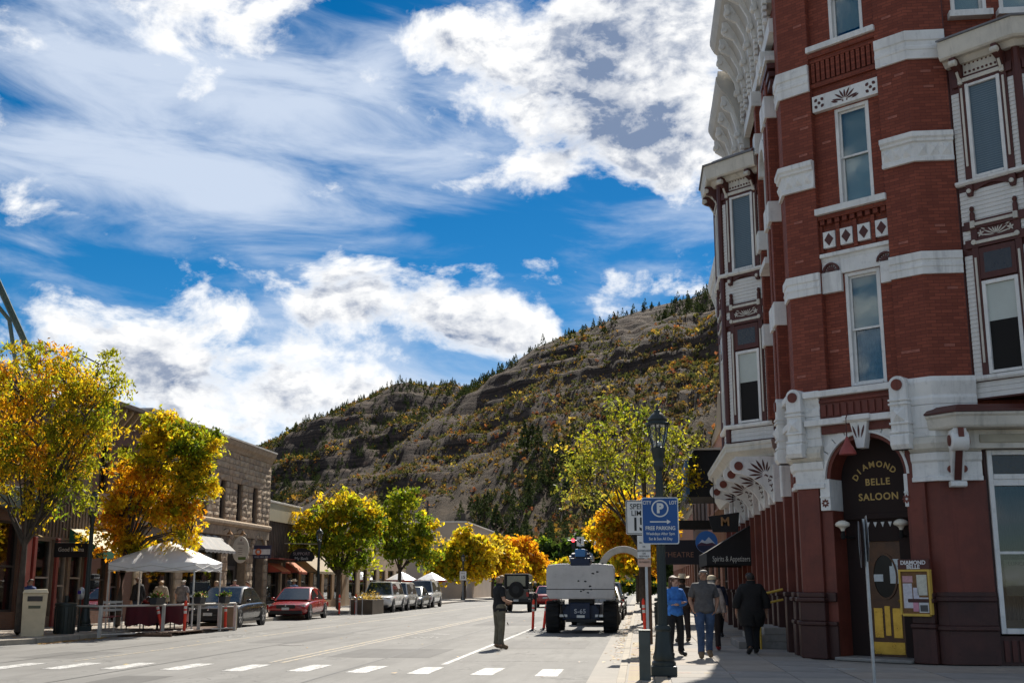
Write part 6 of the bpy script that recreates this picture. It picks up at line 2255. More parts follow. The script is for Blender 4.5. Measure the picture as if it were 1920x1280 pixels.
tree('maple_tree', 'bright lemon yellow tree right of the beige wall', -17.6, 117.0, [
    (0, 0, 5.8, 2.0, 2, 1.5, 2, {'y': 5, 'yg': 3}), (-1.9, 0, 4.0, 1.6, 1.8, 1.2, 2, {'y': 4, 'yg': 4}), (2.0, 0, 4.7, 1.9, 1.8, 1.5, 2, {'y': 5, 'yg': 2, 'py': 2}), (.3, 0, 3.0, 2.6, 2.0, 1.0, 1.6, {'y': 4, 'yg': 3}), (-2.8, 0, 2.7, .9, 1, .8, .8, {'y': 3, 'yg': 2})],
     2.3, .2, 210, 34, .23, .6, 205, .62)
tree('maple_tree', 'yellow tree beside the street end above the dark jeep', -16.6, 132.0, [
    (0, 0, 5.6, 2.0, 2, 1.6, 2, {'y': 5, 'py': 3}), (1.6, 0, 4.2, 1.8, 1.8, 1.4, 2, {'y': 5, 'o': 2}), (-1.4, 0, 3.8, 1.6, 1.7, 1.3, 1.6, {'y': 4, 'yg': 3})],
     2.3, .2, 160, 30, .25, .6, 206, .65)
tree('maple_tree', 'deep orange tree at the end of the street', -16.6, 160.0, [
    (0, 0, 6.4, 2.6, 2.4, 1.9, 2, {'o': 6, 'r': 1, 'y': 1}), (1.8, 0, 4.8, 2.2, 2.2, 1.6, 2, {'o': 5, 'y': 2}), (-1.5, 0, 4.6, 2.0, 2.2, 1.6, 2, {'o': 4, 'y': 3}), (3.2, 0, 3.2, 1.6, 1.6, 1.1, 1, {'y': 4, 'o': 2})],
     2.4, .22, 190, 30, .30, .6, 207, .75)
tree('locust_tree', 'open branched yellow green tree behind the lamp post', .15, 46.0, [
    (-.5, 0, 7.9, 1.5, 1.5, 1.0, 2, {'yg': 3, 'pg': 4, 'g': 1}), (-2.0, 0, 6.6, 1.4, 1.5, 1.0, 2, {'pg': 4, 'yg': 3, 'py': 1}), (1.3, 0, 7.0, 1.2, 1.4, 1.0, 1.6, {'pg': 4, 'yg': 3}), (-.3, 0, 6.2, 1.7, 1.6, 1.0, 1.6, {'yg': 4, 'pg': 3}),
    (-2.3, 0, 5.2, 1.1, 1.2, .6, 1.0, {'pg': 3, 'py': 2}), (1.7, 0, 5.5, .9, 1.1, .9, 1.0, {'yg': 3, 'y': 2}), (.4, 0, 4.6, 1.0, 1.0, .6, .6, {'py': 3, 'y': 2})],
     3.1, .15, 230, 24, .082, .45, 208, .38, (-.1, 0))
tree('maple_tree', 'golden orange tree behind the speed limit sign', .1, 71.0, [
    (-.6, 0, 5.6, 1.7, 1.6, 1.3, 2, {'o': 4, 'y': 5}), (-2.0, 0, 4.8, 1.2, 1.4, 1.1, 1.6, {'y': 5, 'o': 3}), (1.0, 0, 5.2, 1.4, 1.5, 1.3, 1.6, {'y': 4, 'o': 4}), (-.6, 0, 4.0, 1.7, 1.5, .9, 1.5, {'o': 4, 'y': 4}), (-1.2, 0, 6.6, .8, 1, .6, .6, {'y': 4})],
     2.5, .17, 240, 38, .155, .55, 209, .48)
tree('maple_tree', 'farther golden tree low behind the boom lift', -.2, 98.0, [
    (-1.4, 0, 4.6, 1.9, 1.6, 1.3, 2, {'y': 4, 'o': 4, 'yg': 1}), (.8, 0, 4.4, 1.6, 1.6, 1.3, 2, {'y': 5, 'yg': 2}), (-.2, 0, 3.2, 2.0, 1.6, .9, 1.5, {'y': 3, 'yg': 3, 'o': 2})],
     2.3, .17, 170, 32, .20, .55, 210, .58)
tree('maple_tree', 'small yellow green tree left of the traffic signal', -12.6, 205, [
    (0, 0, 4.5, 2.6, 2.2, 1.9, 2, {'yg': 4, 'y': 3}), (2.8, 0, 3.5, 2.2, 2.0, 1.5, 1.4, {'yg': 4, 'g': 2, 'o': 1})], 2.2, .2, 110, 30, .36, .6, 211, .8)
for i, (x, y, s, lb) in enumerate([(-11.5, 228, 1.0, 'broad dark evergreen tree behind the traffic signal'), (-5.5, 236, 1.1, 'dark green tree right of the traffic signal'), (-18.5, 240, .95, 'dark green tree left of the traffic signal'), (-28, 232, .9, 'dark tree above the yellow trees at the street end'), (3, 226, .85, 'dark green tree far behind the golden tree')]):
    tree('evergreen_tree', lb, x, y, [(0, 0, 8.6 * s, 3.2, 3, 2.6, 2, {'dg': 6, 'g': 1}), (-2.6, 0, 6 * s, 2.6, 2.4, 2.4, 2, {'dg': 6}), (2.7, 0, 6 * s, 2.6, 2.4, 2.4, 2, {'dg': 6, 'g': 1}), (0, 0, 3.8 * s, 4, 3, 2.2, 2, {'dg': 5})],
         2.2, .3, 150, 30, .55, .6, 220 + i, 1.0, group='dark trees at the street end')
# shrubs and low hedge closing the far end of the street
for i in range(9):
    x = -33 + i * 4.3
    tree('hedge_shrub', ['dark clipped shrub in the row across the far street end', 'dark clipped shrub in the row across the far street end'][i % 2], x, 176 + 1.2 * (i % 3), [(0, 0, 1.1, 2.2, 1.2, .9, 1, {'dg': 4, 'g': 1, 'b': 1}), (1.2, 0, 1.5, 1.2, 1.0, .7, .6, {'dg': 4, 'y': 1})], .5, .1, 46, 26, .26, .6, 240 + i, .5, group='shrubs across the street end')
# ================================================================ vehicles
def paint(name, col, metal=.0, rough=.28):
    return M(name, col, rough, .05, 1.2, 0, 1, metal, .5, .8, dirt=.12)


m_tyre = M('tyre_rubber', (.018, .018, .018), .85, .2, 6, .3, 40)
m_rim = M('alloy_rim', (.45, .45, .46), .3, .1, 6, 0, 1, .85)
m_trim = M('black_plastic', (.02, .02, .021), .5, .15, 6)
m_chrome = M('chrome', (.70, .70, .72), .12, .05, 4, 0, 1, 1.0)
m_cglass = M('car_glass', (.025, .032, .036), .05, .1, 2, 0, 1, 0, .9, .5)
m_head = M('headlight_lens', (.55, .56, .58), .12, .1, 8, 0, 1, .3, .7)
m_tail = M('tail_light_lens', (.42, .02, .015), .2, .1, 8)
m_plate = M('number_plate', (.58, .60, .60), .5, .1, 10)


def wheel(parent, x, y, r, w, side, rim=m_rim):
    t = MB().lathe((x - w / 2, y, r), [(r * .58, 0), (r * .86, -.0), (r * .97, .02), (r, .05), (r, w - .05), (r * .97, w - .02), (r * .86, w), (r * .58, w)], 24, 'x').build('wheel', m_tyre, parent, smooth=True)
    xo = x + side * (w / 2 - .03)
    MB().lathe((xo, y, r), [(r * .6, -side * .02), (r * .6, side * .022), (r * .54, side * .026), (r * .5, side * .0), (.02, side * .012)], 20, 'x').build('rim', rim, t, smooth=True)
    for k in range(5):
        a = 2 * math.pi * k / 5 + .3
        c, s = math.cos(a), math.sin(a)
        n = (-s, c)
        q = [(y + c * .03 + n[0] * .035, r + s * .03 + n[1] * .035), (y + c * r * .55 + n[0] * .028, r + s * r * .55 + n[1] * .028), (y + c * r * .55 - n[0] * .028, r + s * r * .55 - n[1] * .028), (y + c * .03 - n[0] * .035, r + s * .03 - n[1] * .035)]
        m = MB()
        m.prism(q, xo + side * .012, xo + side * .03, 's') if False else None
        b0 = [(xo + side * .012, *p) for p in q]; b1 = [(xo + side * .032, *p) for p in q]
        m.poly(b1)
        for i in range(4):
            m.poly([b0[i], b0[(i + 1) % 4], b1[(i + 1) % 4], b1[i]])
        m.build('spoke', rim, t)
    return t


def car(name, label, cat, body, dims, kind='sedan', loc=(0, 0, 0), rz=0.0, group=None, rack=False):
    """car pointing along -y (front towards the viewer when rz = 0); dims = length, width, height"""
    L, W, H = dims
    c = thing(name, label, cat, (0, 0, 0), 0, group)
    hw = W / 2
    r = .335 if kind == 'sedan' else .375
    zb = .20 if kind == 'sedan' else .27
    belt = H * (.60 if kind == 'sedan' else .57)
    hood = belt - (.09 if kind == 'sedan' else .05)
    yf, yr = -L / 2, L / 2
    if kind == 'sedan':
        st = [(yf, .80, .42, .62), (yf + .10, .90, .30, .70), (yf + .35, .97, zb, hood - .10), (yf + .9, 1, zb, hood - .02), (yf + 1.35, 1, zb, belt - .02), (yf + 2.2, 1, zb, belt), (yr - 1.3, 1, zb, belt + .02), (yr - .8, .99, zb, belt + .02), (yr - .3, .96, zb + .05, belt + .0), (yr - .06, .90, .34, belt - .08), (yr, .84, .45, belt - .18)]
        gh = (yf + 1.12, yf + 1.95, yr - 1.45, yr - .62)
    else:
        st = [(yf, .84, .50, .80), (yf + .08, .92, .38, hood - .10), (yf + .25, .98, zb, hood - .04), (yf + .8, 1, zb, hood), (yf + 1.15, 1, zb, belt), (yf + 2.2, 1, zb, belt), (yr - 1.2, 1, zb, belt), (yr - .5, 1, zb, belt), (yr - .14, .98, zb + .04, belt), (yr - .02, .94, .40, belt - .02), (yr, .88, .5, belt - .08)]
        gh = (yf + 1.0, yf + 1.55, yr - .35, yr - .10)
    m = MB()
    rings = []
    for y, k, z0, z1 in st:
        w = hw * k
        sec = [(-w * .80, z0), (-w * .97, z0 + .10), (-w, z0 + (z1 - z0) * .38), (-w * .985, z0 + (z1 - z0) * .72), (-w * .945, z1 - .03), (-w * .80, z1 + .012), (0, z1 + .035), (w * .80, z1 + .012), (w * .945, z1 - .03), (w * .985, z0 + (z1 - z0) * .72), (w, z0 + (z1 - z0) * .38), (w * .97, z0 + .10), (w * .80, z0), (0, z0 - .01)]
        rings.append([(x, y, z) for x, z in sec])
    n = len(rings[0])
    for i in range(len(rings) - 1):
        for k in range(n):
            k2 = (k + 1) % n
            m.poly([rings[i][k], rings[i][k2], rings[i + 1][k2], rings[i + 1][k]])
    m.poly(rings[0][::-1]); m.poly(rings[-1])
    m.build('body', body, c, smooth='all', sub=1)
    # greenhouse
    a, b, d, e = gh
    wb, wr = hw * .90, hw * .70
    zr = H - .04
    m = MB()
    P = {}
    secs = [(a, wb, belt - .03, belt - .03), (b, wr, belt - .03, zr), ((b + d) / 2, wr * 1.02, belt - .03, H), (d, wr, belt - .03, zr), (e, wb * .96, belt - .03, belt - .01)]
    rg = []
    for y, w, z0, z1 in secs:
        rg.append([(-wb, y, z0), (-w * 1.02, y, z1 - .05 * (z1 > belt + .1)), (-w * .9, y, z1), (0, y, z1 + .015), (w * .9, y, z1), (w * 1.02, y, z1 - .05 * (z1 > belt + .1)), (wb, y, z0)])
    for i in range(4):
        for k in range(6):
            m.poly([rg[i][k], rg[i][k + 1], rg[i + 1][k + 1], rg[i + 1][k]])
    m.build('roof', body, c, smooth=True)

    def pane(nm, pts, mat=m_cglass):
        q = [Vector(p) for p in pts]
        nrm = (q[1] - q[0]).cross(q[2] - q[0]).normalized()
        if nrm.dot(sum(q, Vector()) / len(q) - Vector((0, (a + e) / 2, belt - .2))) < 0:
            nrm = -nrm
        mm = MB()
        mm.poly([tuple(p + nrm * .03) for p in q])
        ce = sum(q, Vector()) / len(q)
        return mm.build(nm, mat, c)
    pane('windscreen', [(-wb * .92, a + .03, belt + .0), (wb * .92, a + .03, belt + .0), (wr * .90, b - .03, zr - .04), (-wr * .90, b - .03, zr - .04)])
    pane('rear_window', [(-wb * .84, e - .04, belt + .02), (wb * .84, e - .04, belt + .02), (wr * .86, d + .03, zr - .04), (-wr * .86, d + .03, zr - .04)])
    for s in (-1, 1):
        mid = (b + d) / 2 + .05
        def X(y, z):
            t = (z - belt + .03) / (zr - .05 - belt + .03)
            return s * (wb + (wr * 1.02 - wb) * t + .012)
        z0, z1 = belt + .03, zr - .10
        fa = a + (b - a) * .30
        ea = e - (e - d) * .30
        for nm, ys in (('side_window', ((fa + .08, z0), (mid - .05, z0), (mid - .05, z1), (b + .02, z1))), ('side_window', ((mid + .04, z0), (ea - .10, z0), (d - .04, z1), (mid + .04, z1)))):
            mm = MB()
            mm.poly([(X(y, z), y, z) for y, z in ys])
            mm.build(nm, m_cglass, c)
        mr = MB()
        mr.ball((s * (hw + .09), a + .42, belt + .07), .1, 8, (.9, .6, .62))
        mr.build('wing_mirror', body, c, smooth='all')
        for nm, yy in (('door_handle', mid - .18), ('door_handle', ea - .2)):
            MB().box(s * hw - .015 + (0 if s > 0 else -.01), s * hw + .02 + (0 if s > 0 else -.01), yy - .09, yy + .09, belt - .14, belt - .11).build(nm, m_chrome if kind != 'sedan' else body, c)
        for y in (yf + .86, yr - .92):
            MB().lathe((s * (hw - .012) - (.012 if s > 0 else -.012), y, r), [(.02, 0), (r * 1.16, 0), (r * 1.16, s * .022), (.02, s * .022)], 24, 'x').build('wheel_arch', m_trim, c)
            wheel(c, s * (hw - .09), y, r, .215, s)
        hz = hood - .15
        lm = MB()
        lm.prism([(s * hw * .52, hz - .06), (s * hw * .90, hz - .03), (s * hw * .93, hz + .07), (s * hw * .60, hz + .045)], yf - .0 + (.06 if kind == 'sedan' else .035), yf + .24)
        lm.build('headlight', m_head, c)
        MB().box(s * hw * .62, s * hw * .92, yr - .05, yr + .015, belt - .32, belt - .14).build('tail_light', m_tail, c)
        MB().box(-.0 + s * hw * .99, s * hw * 1.012, yf + 1.3, yr - 1.35, zb + .02, zb + .10).build('sill_trim', m_trim, c)
    MB().box(-hw * .46, hw * .46, yf - .02, yf + .12, .52, hood - .10).build('grille', m_trim, c, bevel=.02)
    MB().box(-hw * .80, hw * .80, yf - .012, yf + .15, .26, .42).build('bumper_intake', m_trim, c, bevel=.03)
    MB().box(-.17, .17, yf - .035, yf - .02, .45, .56).build('number_plate', m_plate, c)
    MB().box(-.17, .17, yr + .006, yr + .02, .62, .74).build('number_plate', m_plate, c)
    MB().ball((0, yf - .01, hood - .13), .05, 8, (1, .4, 1)).build('badge', m_chrome, c)
    if rack:
        for s in (-1, 1):
            MB().tube([(s * wr * .86, b + .1, H - .01), (s * wr * .86, b + .2, H + .05), (s * wr * .86, d - .2, H + .05), (s * wr * .86, d - .1, H - .01)], .018, 6).build('roof_rail', m_trim, c)
    c.location = loc
    c.rotation_euler = (0, 0, rz)
    return c


car('parked_car', 'black sedan parked beside the tent railing', 'car', paint('black_car_paint', (.008, .009, .012)), (4.6, 1.86, 1.50), 'sedan', (-15.75, 43.9, 0), R(1), 'cars parked on the left')
car('parked_car', 'dark red sedan parked in front of the brown boarded shop', 'car', paint('red_car_paint', (.33, .014, .018)), (4.7, 1.86, 1.46), 'sedan', (-15.95, 53.9, 0), R(2), 'cars parked on the left')
car('parked_car', 'white sport utility car nearest behind the brown planter box', 'car', paint('white_car_paint', (.74, .73, .70)), (4.7, 1.9, 1.75), 'suv', (-15.1, 68.2, 0), R(1), 'cars parked on the left', True)
car('parked_car', 'silver white sport utility car second behind the planter box', 'car', paint('silver_car_paint', (.50, .50, .49), .3), (4.6, 1.86, 1.72), 'suv', (-15.25, 73.3, 0), R(1), 'cars parked on the left')
car('parked_car', 'grey sedan between two white sport utility cars', 'car', paint('grey_car_paint', (.22, .24, .24), .5), (4.5, 1.82, 1.45), 'sedan', (-15.2, 78.0, 0), R(0), 'cars parked on the left')
car('parked_car', 'large white sport utility car at the end of the left row', 'car', paint('white_car_paint', (.74, .73, .70)), (5.0, 2.0, 1.88), 'suv', (-15.45, 83.2, 0), R(1), 'cars parked on the left', True)
car('parked_car', 'pale grey sport utility car parked just beyond the boom lift', 'car', paint('pewter_car_paint', (.34, .34, .33), .4), (4.8, 1.9, 1.80), 'suv', (-1.78, 48.6, 0), R(180), 'cars parked on the right', True)
car('parked_car', 'black sedan parked second beyond the boom lift', 'car', paint('black_car_paint', (.008, .009, .012)), (4.7, 1.85, 1.5), 'sedan', (-1.7, 55.5, 0), R(180), 'cars parked on the right')
car('parked_car', 'dark grey car parked third beyond the boom lift', 'car', paint('grey_car_paint', (.22, .24, .24), .5), (4.7, 1.88, 1.7), 'suv', (-1.7, 63, 0), R(180), 'cars parked on the right')
car('moving_car', 'red car with lit tail lights driving away beyond the jeep', 'car', paint('bright_red_paint', (.35, .02, .015)), (4.4, 1.8, 1.5), 'sedan', (-6.6, 84, 0), R(180), None)

# ---- dark jeep driving away, spare wheel on its back
j = thing('moving_jeep', 'tall black jeep with spare wheel driving away up the street', 'jeep', (0, 0, 0))
m_jp = paint('black_jeep_paint', (.012, .012, .013), 0, .35)
m_soft = M('soft_top', (.014, .014, .014), .8, .2, 4)
MB().box(-.76, .76, -2.0, 1.1, .62, 1.22).build('tub', m_jp, j, bevel=.06)
MB().box(-.66, .66, 1.1, 2.0, .66, 1.14).build('bonnet', m_jp, j, bevel=.06)
m = MB()
m.prism([(-2.0, 1.22), (.75, 1.22), (.45, 1.98), (-1.93, 2.02)], -.72, .72, 's')
m.build('soft_top', m_soft, j, bevel=.07)
MB().poly([(0, 0, 0), (0, 0, 1), (1, 0, 0)]) if False else None
MB().box(-.54, .54, -2.012, -2.0, 1.36, 1.90).build('rear_window', m_cglass, j)
for s in (-1, 1):
    MB().box(s * .735 - .012, s * .735 + .012, -1.8, -.75, 1.36, 1.86).build('side_window', m_cglass, j)
    MB().box(s * .73 - .015, s * .73 + .015, -.6, .35, 1.36, 1.86).build('side_window', m_cglass, j)
    MB().box(s * .66 - .07, s * .66 + .07, -2.05, -1.98, .82, 1.05).build('tail_light', m_tail, j, bevel=.01)
    MB().box(s * .9 - .11, s * .9 + .11, .25, .33, 1.35, 1.55).build('wing_mirror', m_jp, j, bevel=.03)
    for y in (-1.35, 1.35):
        MB().prism([(y - .62, .72), (y - .48, .98), (y + .48, .98), (y + .62, .72), (y + .52, .72), (y + .42, .9), (y - .42, .9), (y - .52, .72)], s * .82 - .12, s * .82 + .12, 's').build('mudguard', m_trim, j)
        wheel(j, s * .74, y, .43, .28, s, m_trim)
MB().box(-.85, .85, -2.22, -2.06, .52, .70).build('rear_bumper', m_trim, j, bevel=.02)
sp_ = MB().lathe((0, -2.30, 1.18), [(.2, 0), (.36, -.0), (.42, .03), (.43, .08), (.42, .2), (.36, .24), (.2, .24)], 24, 'y').build('spare_wheel', m_tyre, j, smooth=True)
MB().lathe((0, -2.30, 1.18), [(.02, -.005), (.2, -.005), (.22, .02), (.02, .03)], 20, 'y').build('spare_rim', m_trim, sp_)
MB().box(-.15, .15, -2.235, -2.22, .56, .67).build('number_plate', m_plate, j)
MB().box(-.6, .6, -1.5, 1.6, .40, .62).build('chassis', m_trim, j)
j.location = (-7.2, 70.3, 0)
j.scale = (1, 1, 1.09)

# ---- boom lift seen from behind: big pale counterweight, blue chassis S-65
bl = thing('boom_lift', 'boom lift with pale counterweight and blue chassis parked at the right kerb', 'boom lift', (0, 0, 0))
m_cw = M('pale_grey_paint', (.60, .585, .565), .5, .1, 1.5, .05, 20, dirt=.3)
m_blue = M('navy_machine_paint', (.012, .024, .062), .45, .15, 2, dirt=.3)
m_blue2 = M('blue_machine_paint', (.06, .21, .48), .45, .12, 2)
m = MB()
prof = [(-1.12, 1.26), (-1.04, 1.10), (1.04, 1.10), (1.12, 1.26), (1.12, 2.08), (1.06, 2.20), (.6, 2.24), (.36, 2.24), (.36, 2.18), (-.36, 2.18), (-.36, 2.24), (-.6, 2.24), (-1.06, 2.20), (-1.12, 2.08)]
m.prism(prof, 0, 1.15)
m.build('counterweight', m_cw, bl, bevel=.13)
MB().box(-1.121, 1.121, -.004, .0, 1.40, 1.425).build('weight_seam', m_trim, bl)
random.seed(3)
for i in range(9):
    x, z = random.uniform(-.3, .7), random.uniform(1.3, 2.0)
    MB().prism([(x + random.uniform(.02, .07) * math.cos(a), z + random.uniform(.015, .04) * math.sin(a)) for a in np.linspace(0, 6.28, 7)[:-1]], -.004, .001).build('paint_chip', m_trim, bl)
MB().box(-.33, .33, .02, 1.4, 2.182, 2.42).build('boom_pivot', m_blue, bl, bevel=.03)
for s in (-1, 1):
    MB().prism([(.05, 2.2), (1.2, 2.2), (1.05, 2.62), (.3, 2.56)], s * .26 - .05, s * .26 + .05, 's').build('pivot_cheek', m_blue, bl, bevel=.01)
    MB().lathe((s * .34 - .04, .5, 2.42), [(.02, 0), (.09, .0), (.09, .08), (.02, .08)], 12, 'x').build('pivot_pin', m_rim, bl)
MB().box(-.15, .15, .1, .4, 2.42, 2.46).build('boom_foot', m_trim, bl)
MB().box(-.17, .17, .12, 6.4, 2.46, 2.72).build('boom', m_blue2, bl, bevel=.02)
MB().box(-.13, .13, 6.4, 9.0, 2.49, 2.69).build('boom_extension', m_rim, bl, bevel=.01)
MB().tube([(.22, .3, 2.4), (.30, .25, 2.55), (.24, .3, 2.66), (.17, .6, 2.68)], .03, 8).build('hose', m_trim, bl, smooth=True)
MB().tube([(.0, .3, 2.72), (.0, .3, 2.8)], .025, 8).build('beacon_post', m_trim, bl)
MB().lathe((0, .3, 2.8), [(.05, 0), (.06, .06), (.03, .1)], 10).build('beacon', M('beacon_white', (.7, .68, .6), .3), bl)
MB().box(-.42, .42, .35, 1.3, .92, 1.1).build('turntable', m_trim, bl, bevel=.03)
MB().box(-.62, .62, .35, 3.4, .42, .92).build('chassis', m_blue, bl, bevel=.04)
MB().box(-.36, .30, .18, .36, .46, .98).build('chassis_plate', m_blue, bl, bevel=.02)
lettering('S-65', .20, F(-.03, .18, 1, 0), 0, .006, .70, M('plate_letters', (.55, .58, .62), .5), bl, bold=.004, spacing=1.1)
for y in (.72, 3.2):
    MB().box(-1.0, 1.0, y - .09, y + .09, .40, .58).build('axle', m_trim, bl, bevel=.03)
    for s in (-1, 1):
        w_ = MB().lathe((s * .95 - .23, y, .5), [(.25, 0), (.42, .0), (.48, .03), (.5, .09), (.5, .37), (.48, .43), (.42, .46), (.25, .46)], 26, 'x').build('wheel', m_tyre, bl, smooth=True)
        MB().lathe((s * .95 + s * .17, y, .5), [(.02, 0), (.26, 0), (.27, s * .03), (.02, s * .05)], 18, 'x').build('rim', m_cw, w_)
        for k in range(18):
            a = 2 * math.pi * k / 18
            me_k = 'lug'
            if (s, y) == (-1, .72) and k == 0:
                lug = mesh_with(MB().box(-.22, .22, -.035, .035, -.02, .03), 'tread_lug', m_tyre)
            inst('tread_lug', lug, w_, (s * .95, y + .5 * math.sin(a), .5 + .5 * math.cos(a)), (-a, 0, .25 * (1 if k % 2 else -1)))
bl.location = (-1.95, 38.6, 0)
for s in (0, 1):
    MB().tube([(-.78 + .08 * s, .2, .93), (-.78 + .08 * s, .2, 1.12)], .012, 6).build('hanging_strap', m_trim, bl)

# fittings on the back of the lift: lamps, lifting eyes, decals, vents, hoses
for s in (-1, 1):
    MB().lathe((s * .72, .5, 2.21), [(.05, 0), (.06, .03), (.03, .06)], 10).build('lifting_eye', m_trim, bl)
    MB().tube([(s * .5, .3, .9), (s * .62, .22, .72), (s * .55, .3, .5)], .022, 8).build('hydraulic_hose', m_trim, bl, smooth=True)
    MB().box(s * .62 - .16, s * .62 + .16, .34, .36, .52, .60).build('reflector_strip', m_rim, bl)
MB().box(-.5, .5, .1, .35, .36, .46).build('step_bar', m_trim, bl, bevel=.01)
MB().box(-.14, .12, .17, .182, .50, .58).build('serial_plate', m_rim, bl)
# ================================================================ people
SKIN = [M('skin_%d' % i, c, .55, .08, 8) for i, c in enumerate([(.46, .27, .19), (.36, .19, .12), (.52, .32, .24)])]


def person(label, loc, rz, h=1.75, clothes=(), hair=None, skin=0, pose=None, girth=1.0, hat=None, long_hair=False, extra=None, group=None):
    """one continuous body grown over a skeleton; garments are offset copies of the body's own surface. faces -y at rz = 0"""
    g = girth
    J = {'pelvis': (0, .0, .96, .135 * g), 'waist': (0, 0, 1.10, .128 * g), 'spine': (0, -.01, 1.22, .138 * g), 'chest': (0, -.005, 1.36, .145 * g), 'collar': (0, .0, 1.455, .085), 'neck': (0, -.005, 1.52, .054),
         'jaw': (0, -.022, 1.595, .072), 'head': (0, -.015, 1.665, .094), 'crown': (0, .0, 1.715, .078), 'nose': (0, -.125, 1.642, .012), 'chin': (0, -.075, 1.575, .035)}
    for s, k in ((-1, 'l'), (1, 'r')):
        J.update({'sh' + k: (s * .165 * min(g, 1.12), 0, 1.405, .066), 'el' + k: (s * .245 * g, .03, 1.14, .045), 'wr' + k: (s * .25 * g, -.05, .90, .029), 'pa' + k: (s * .25 * g, -.065, .845, .030),
                  'hp' + k: (s * .10 * g, 0, .90, .090 * g), 'kn' + k: (s * .125, -.015, .50, .057), 'an' + k: (s * .135, .02, .10, .042), 'he' + k: (s * .135, .045, .05, .042), 'to' + k: (s * .165, -.155, .038, .035)})
    for k, v in (pose or {}).items():
        J[k] = (*v, J[k][3]) if len(v) == 3 else v
    E_ = [('pelvis', 'waist', 'torso'), ('waist', 'spine', 'torso'), ('spine', 'chest', 'torso'), ('chest', 'collar', 'torso'), ('collar', 'neck', 'neck'), ('neck', 'jaw', 'neck'), ('jaw', 'head', 'head'), ('head', 'crown', 'head'), ('head', 'nose', 'head'), ('jaw', 'chin', 'head')]
    for k in 'lr':
        E_ += [('chest', 'sh' + k, 'torso'), ('sh' + k, 'el' + k, 'uarm'), ('el' + k, 'wr' + k, 'farm'), ('wr' + k, 'pa' + k, 'hand'), ('pelvis', 'hp' + k, 'hip'), ('hp' + k, 'kn' + k, 'thigh'), ('kn' + k, 'an' + k, 'shin'), ('an' + k, 'he' + k, 'foot'), ('an' + k, 'to' + k, 'foot')]
        # five fingers, curled a little, the thumb from the side of the palm
        pa, wr = Vector(J['pa' + k][:3]), Vector(J['wr' + k][:3])
        d = (pa - wr).normalized()
        side = d.cross(Vector((1, 0, 0)) if abs(d.x) < .8 else Vector((0, 0, 1))).normalized()
        nrm = d.cross(side)
        for f, (off, l) in enumerate(((-.027, .062), (-.009, .074), (.009, .07), (.026, .055))):
            b_ = pa + side * off + d * .02
            J['f%d0%s' % (f, k)] = (*b_, .0095)
            J['f%d1%s' % (f, k)] = (*(b_ + d * l * .55 + nrm * .004), .0085)
            J['f%d2%s' % (f, k)] = (*(b_ + d * l * .95 + nrm * .018), .007)
            E_ += [('pa' + k, 'f%d0%s' % (f, k), 'hand'), ('f%d0%s' % (f, k), 'f%d1%s' % (f, k), 'hand'), ('f%d1%s' % (f, k), 'f%d2%s' % (f, k), 'hand')]
        t0 = wr.lerp(pa, .55) - side * .032
        J['t0' + k] = (*t0, .011); J['t1' + k] = (*(t0 - side * .022 + d * .035), .009)
        E_ += [('wr' + k, 't0' + k, 'hand'), ('t0' + k, 't1' + k, 'hand')]
    names = list(J)
    idx = {n: i for i, n in enumerate(names)}
    me = bpy.data.meshes.new('skeleton')
    me.from_pydata([J[n][:3] for n in names], [(idx[a], idx[b]) for a, b, _ in E_], [])
    o = bpy.data.objects.new('skeleton', me)
    COL.objects.link(o)
    o.modifiers.new('skin', 'SKIN').use_smooth_shade = True
    for i, n in enumerate(names):
        me.skin_vertices[0].data[i].radius = (J[n][3],) * 2
        me.skin_vertices[0].data[i].use_root = (n == 'pelvis')
    for n in ('waist', 'spine', 'chest', 'pelvis'):
        r_ = J[n][3]
        me.skin_vertices[0].data[idx[n]].radius = (r_ * 1.16, r_ * .86)
    sd = o.modifiers.new('sub', 'SUBSURF'); sd.levels = 2; sd.render_levels = 2
    dg = bpy.context.evaluated_depsgraph_get()
    bm_ = bpy.data.meshes.new_from_object(o.evaluated_get(dg))
    bpy.data.objects.remove(o); bpy.data.meshes.remove(me)
    bm_.name = 'body'
    t = thing('person', label, 'person', (0, 0, 0), 0, group)
    bm_.materials.clear(); bm_.materials.append(SKIN[skin])
    body = bpy.data.objects.new('body', bm_)
    COL.objects.link(body); body.parent = t
    n = len(bm_.vertices)
    co = np.empty(n * 3); bm_.vertices.foreach_get('co', co); co = co.reshape(-1, 3)
    no = np.empty(n * 3); bm_.vertex_normals.foreach_get('vector', no); no = no.reshape(-1, 3)
    # region of each face: nearest bone
    A = np.array([J[a][:3] for a, b, r in E_]); B = np.array([J[b][:3] for a, b, r in E_]); reg = np.array([r for _, _, r in E_])
    ra = np.array([(J[a][3] + J[b][3]) / 2 for a, b, r in E_])
    polys = [list(p.vertices) for p in bm_.polygons]
    cen = np.array([co[p].mean(0) for p in polys])
    AB = B - A
    tt = np.clip(((cen[:, None, :] - A) * AB).sum(-1) / (AB * AB).sum(-1), 0, 1)
    dist = np.linalg.norm(cen[:, None, :] - (A + tt[..., None] * AB), axis=-1) - ra * .8
    bi = dist.argmin(1)
    fr_, ft_ = reg[bi], tt[np.arange(len(bi)), bi]

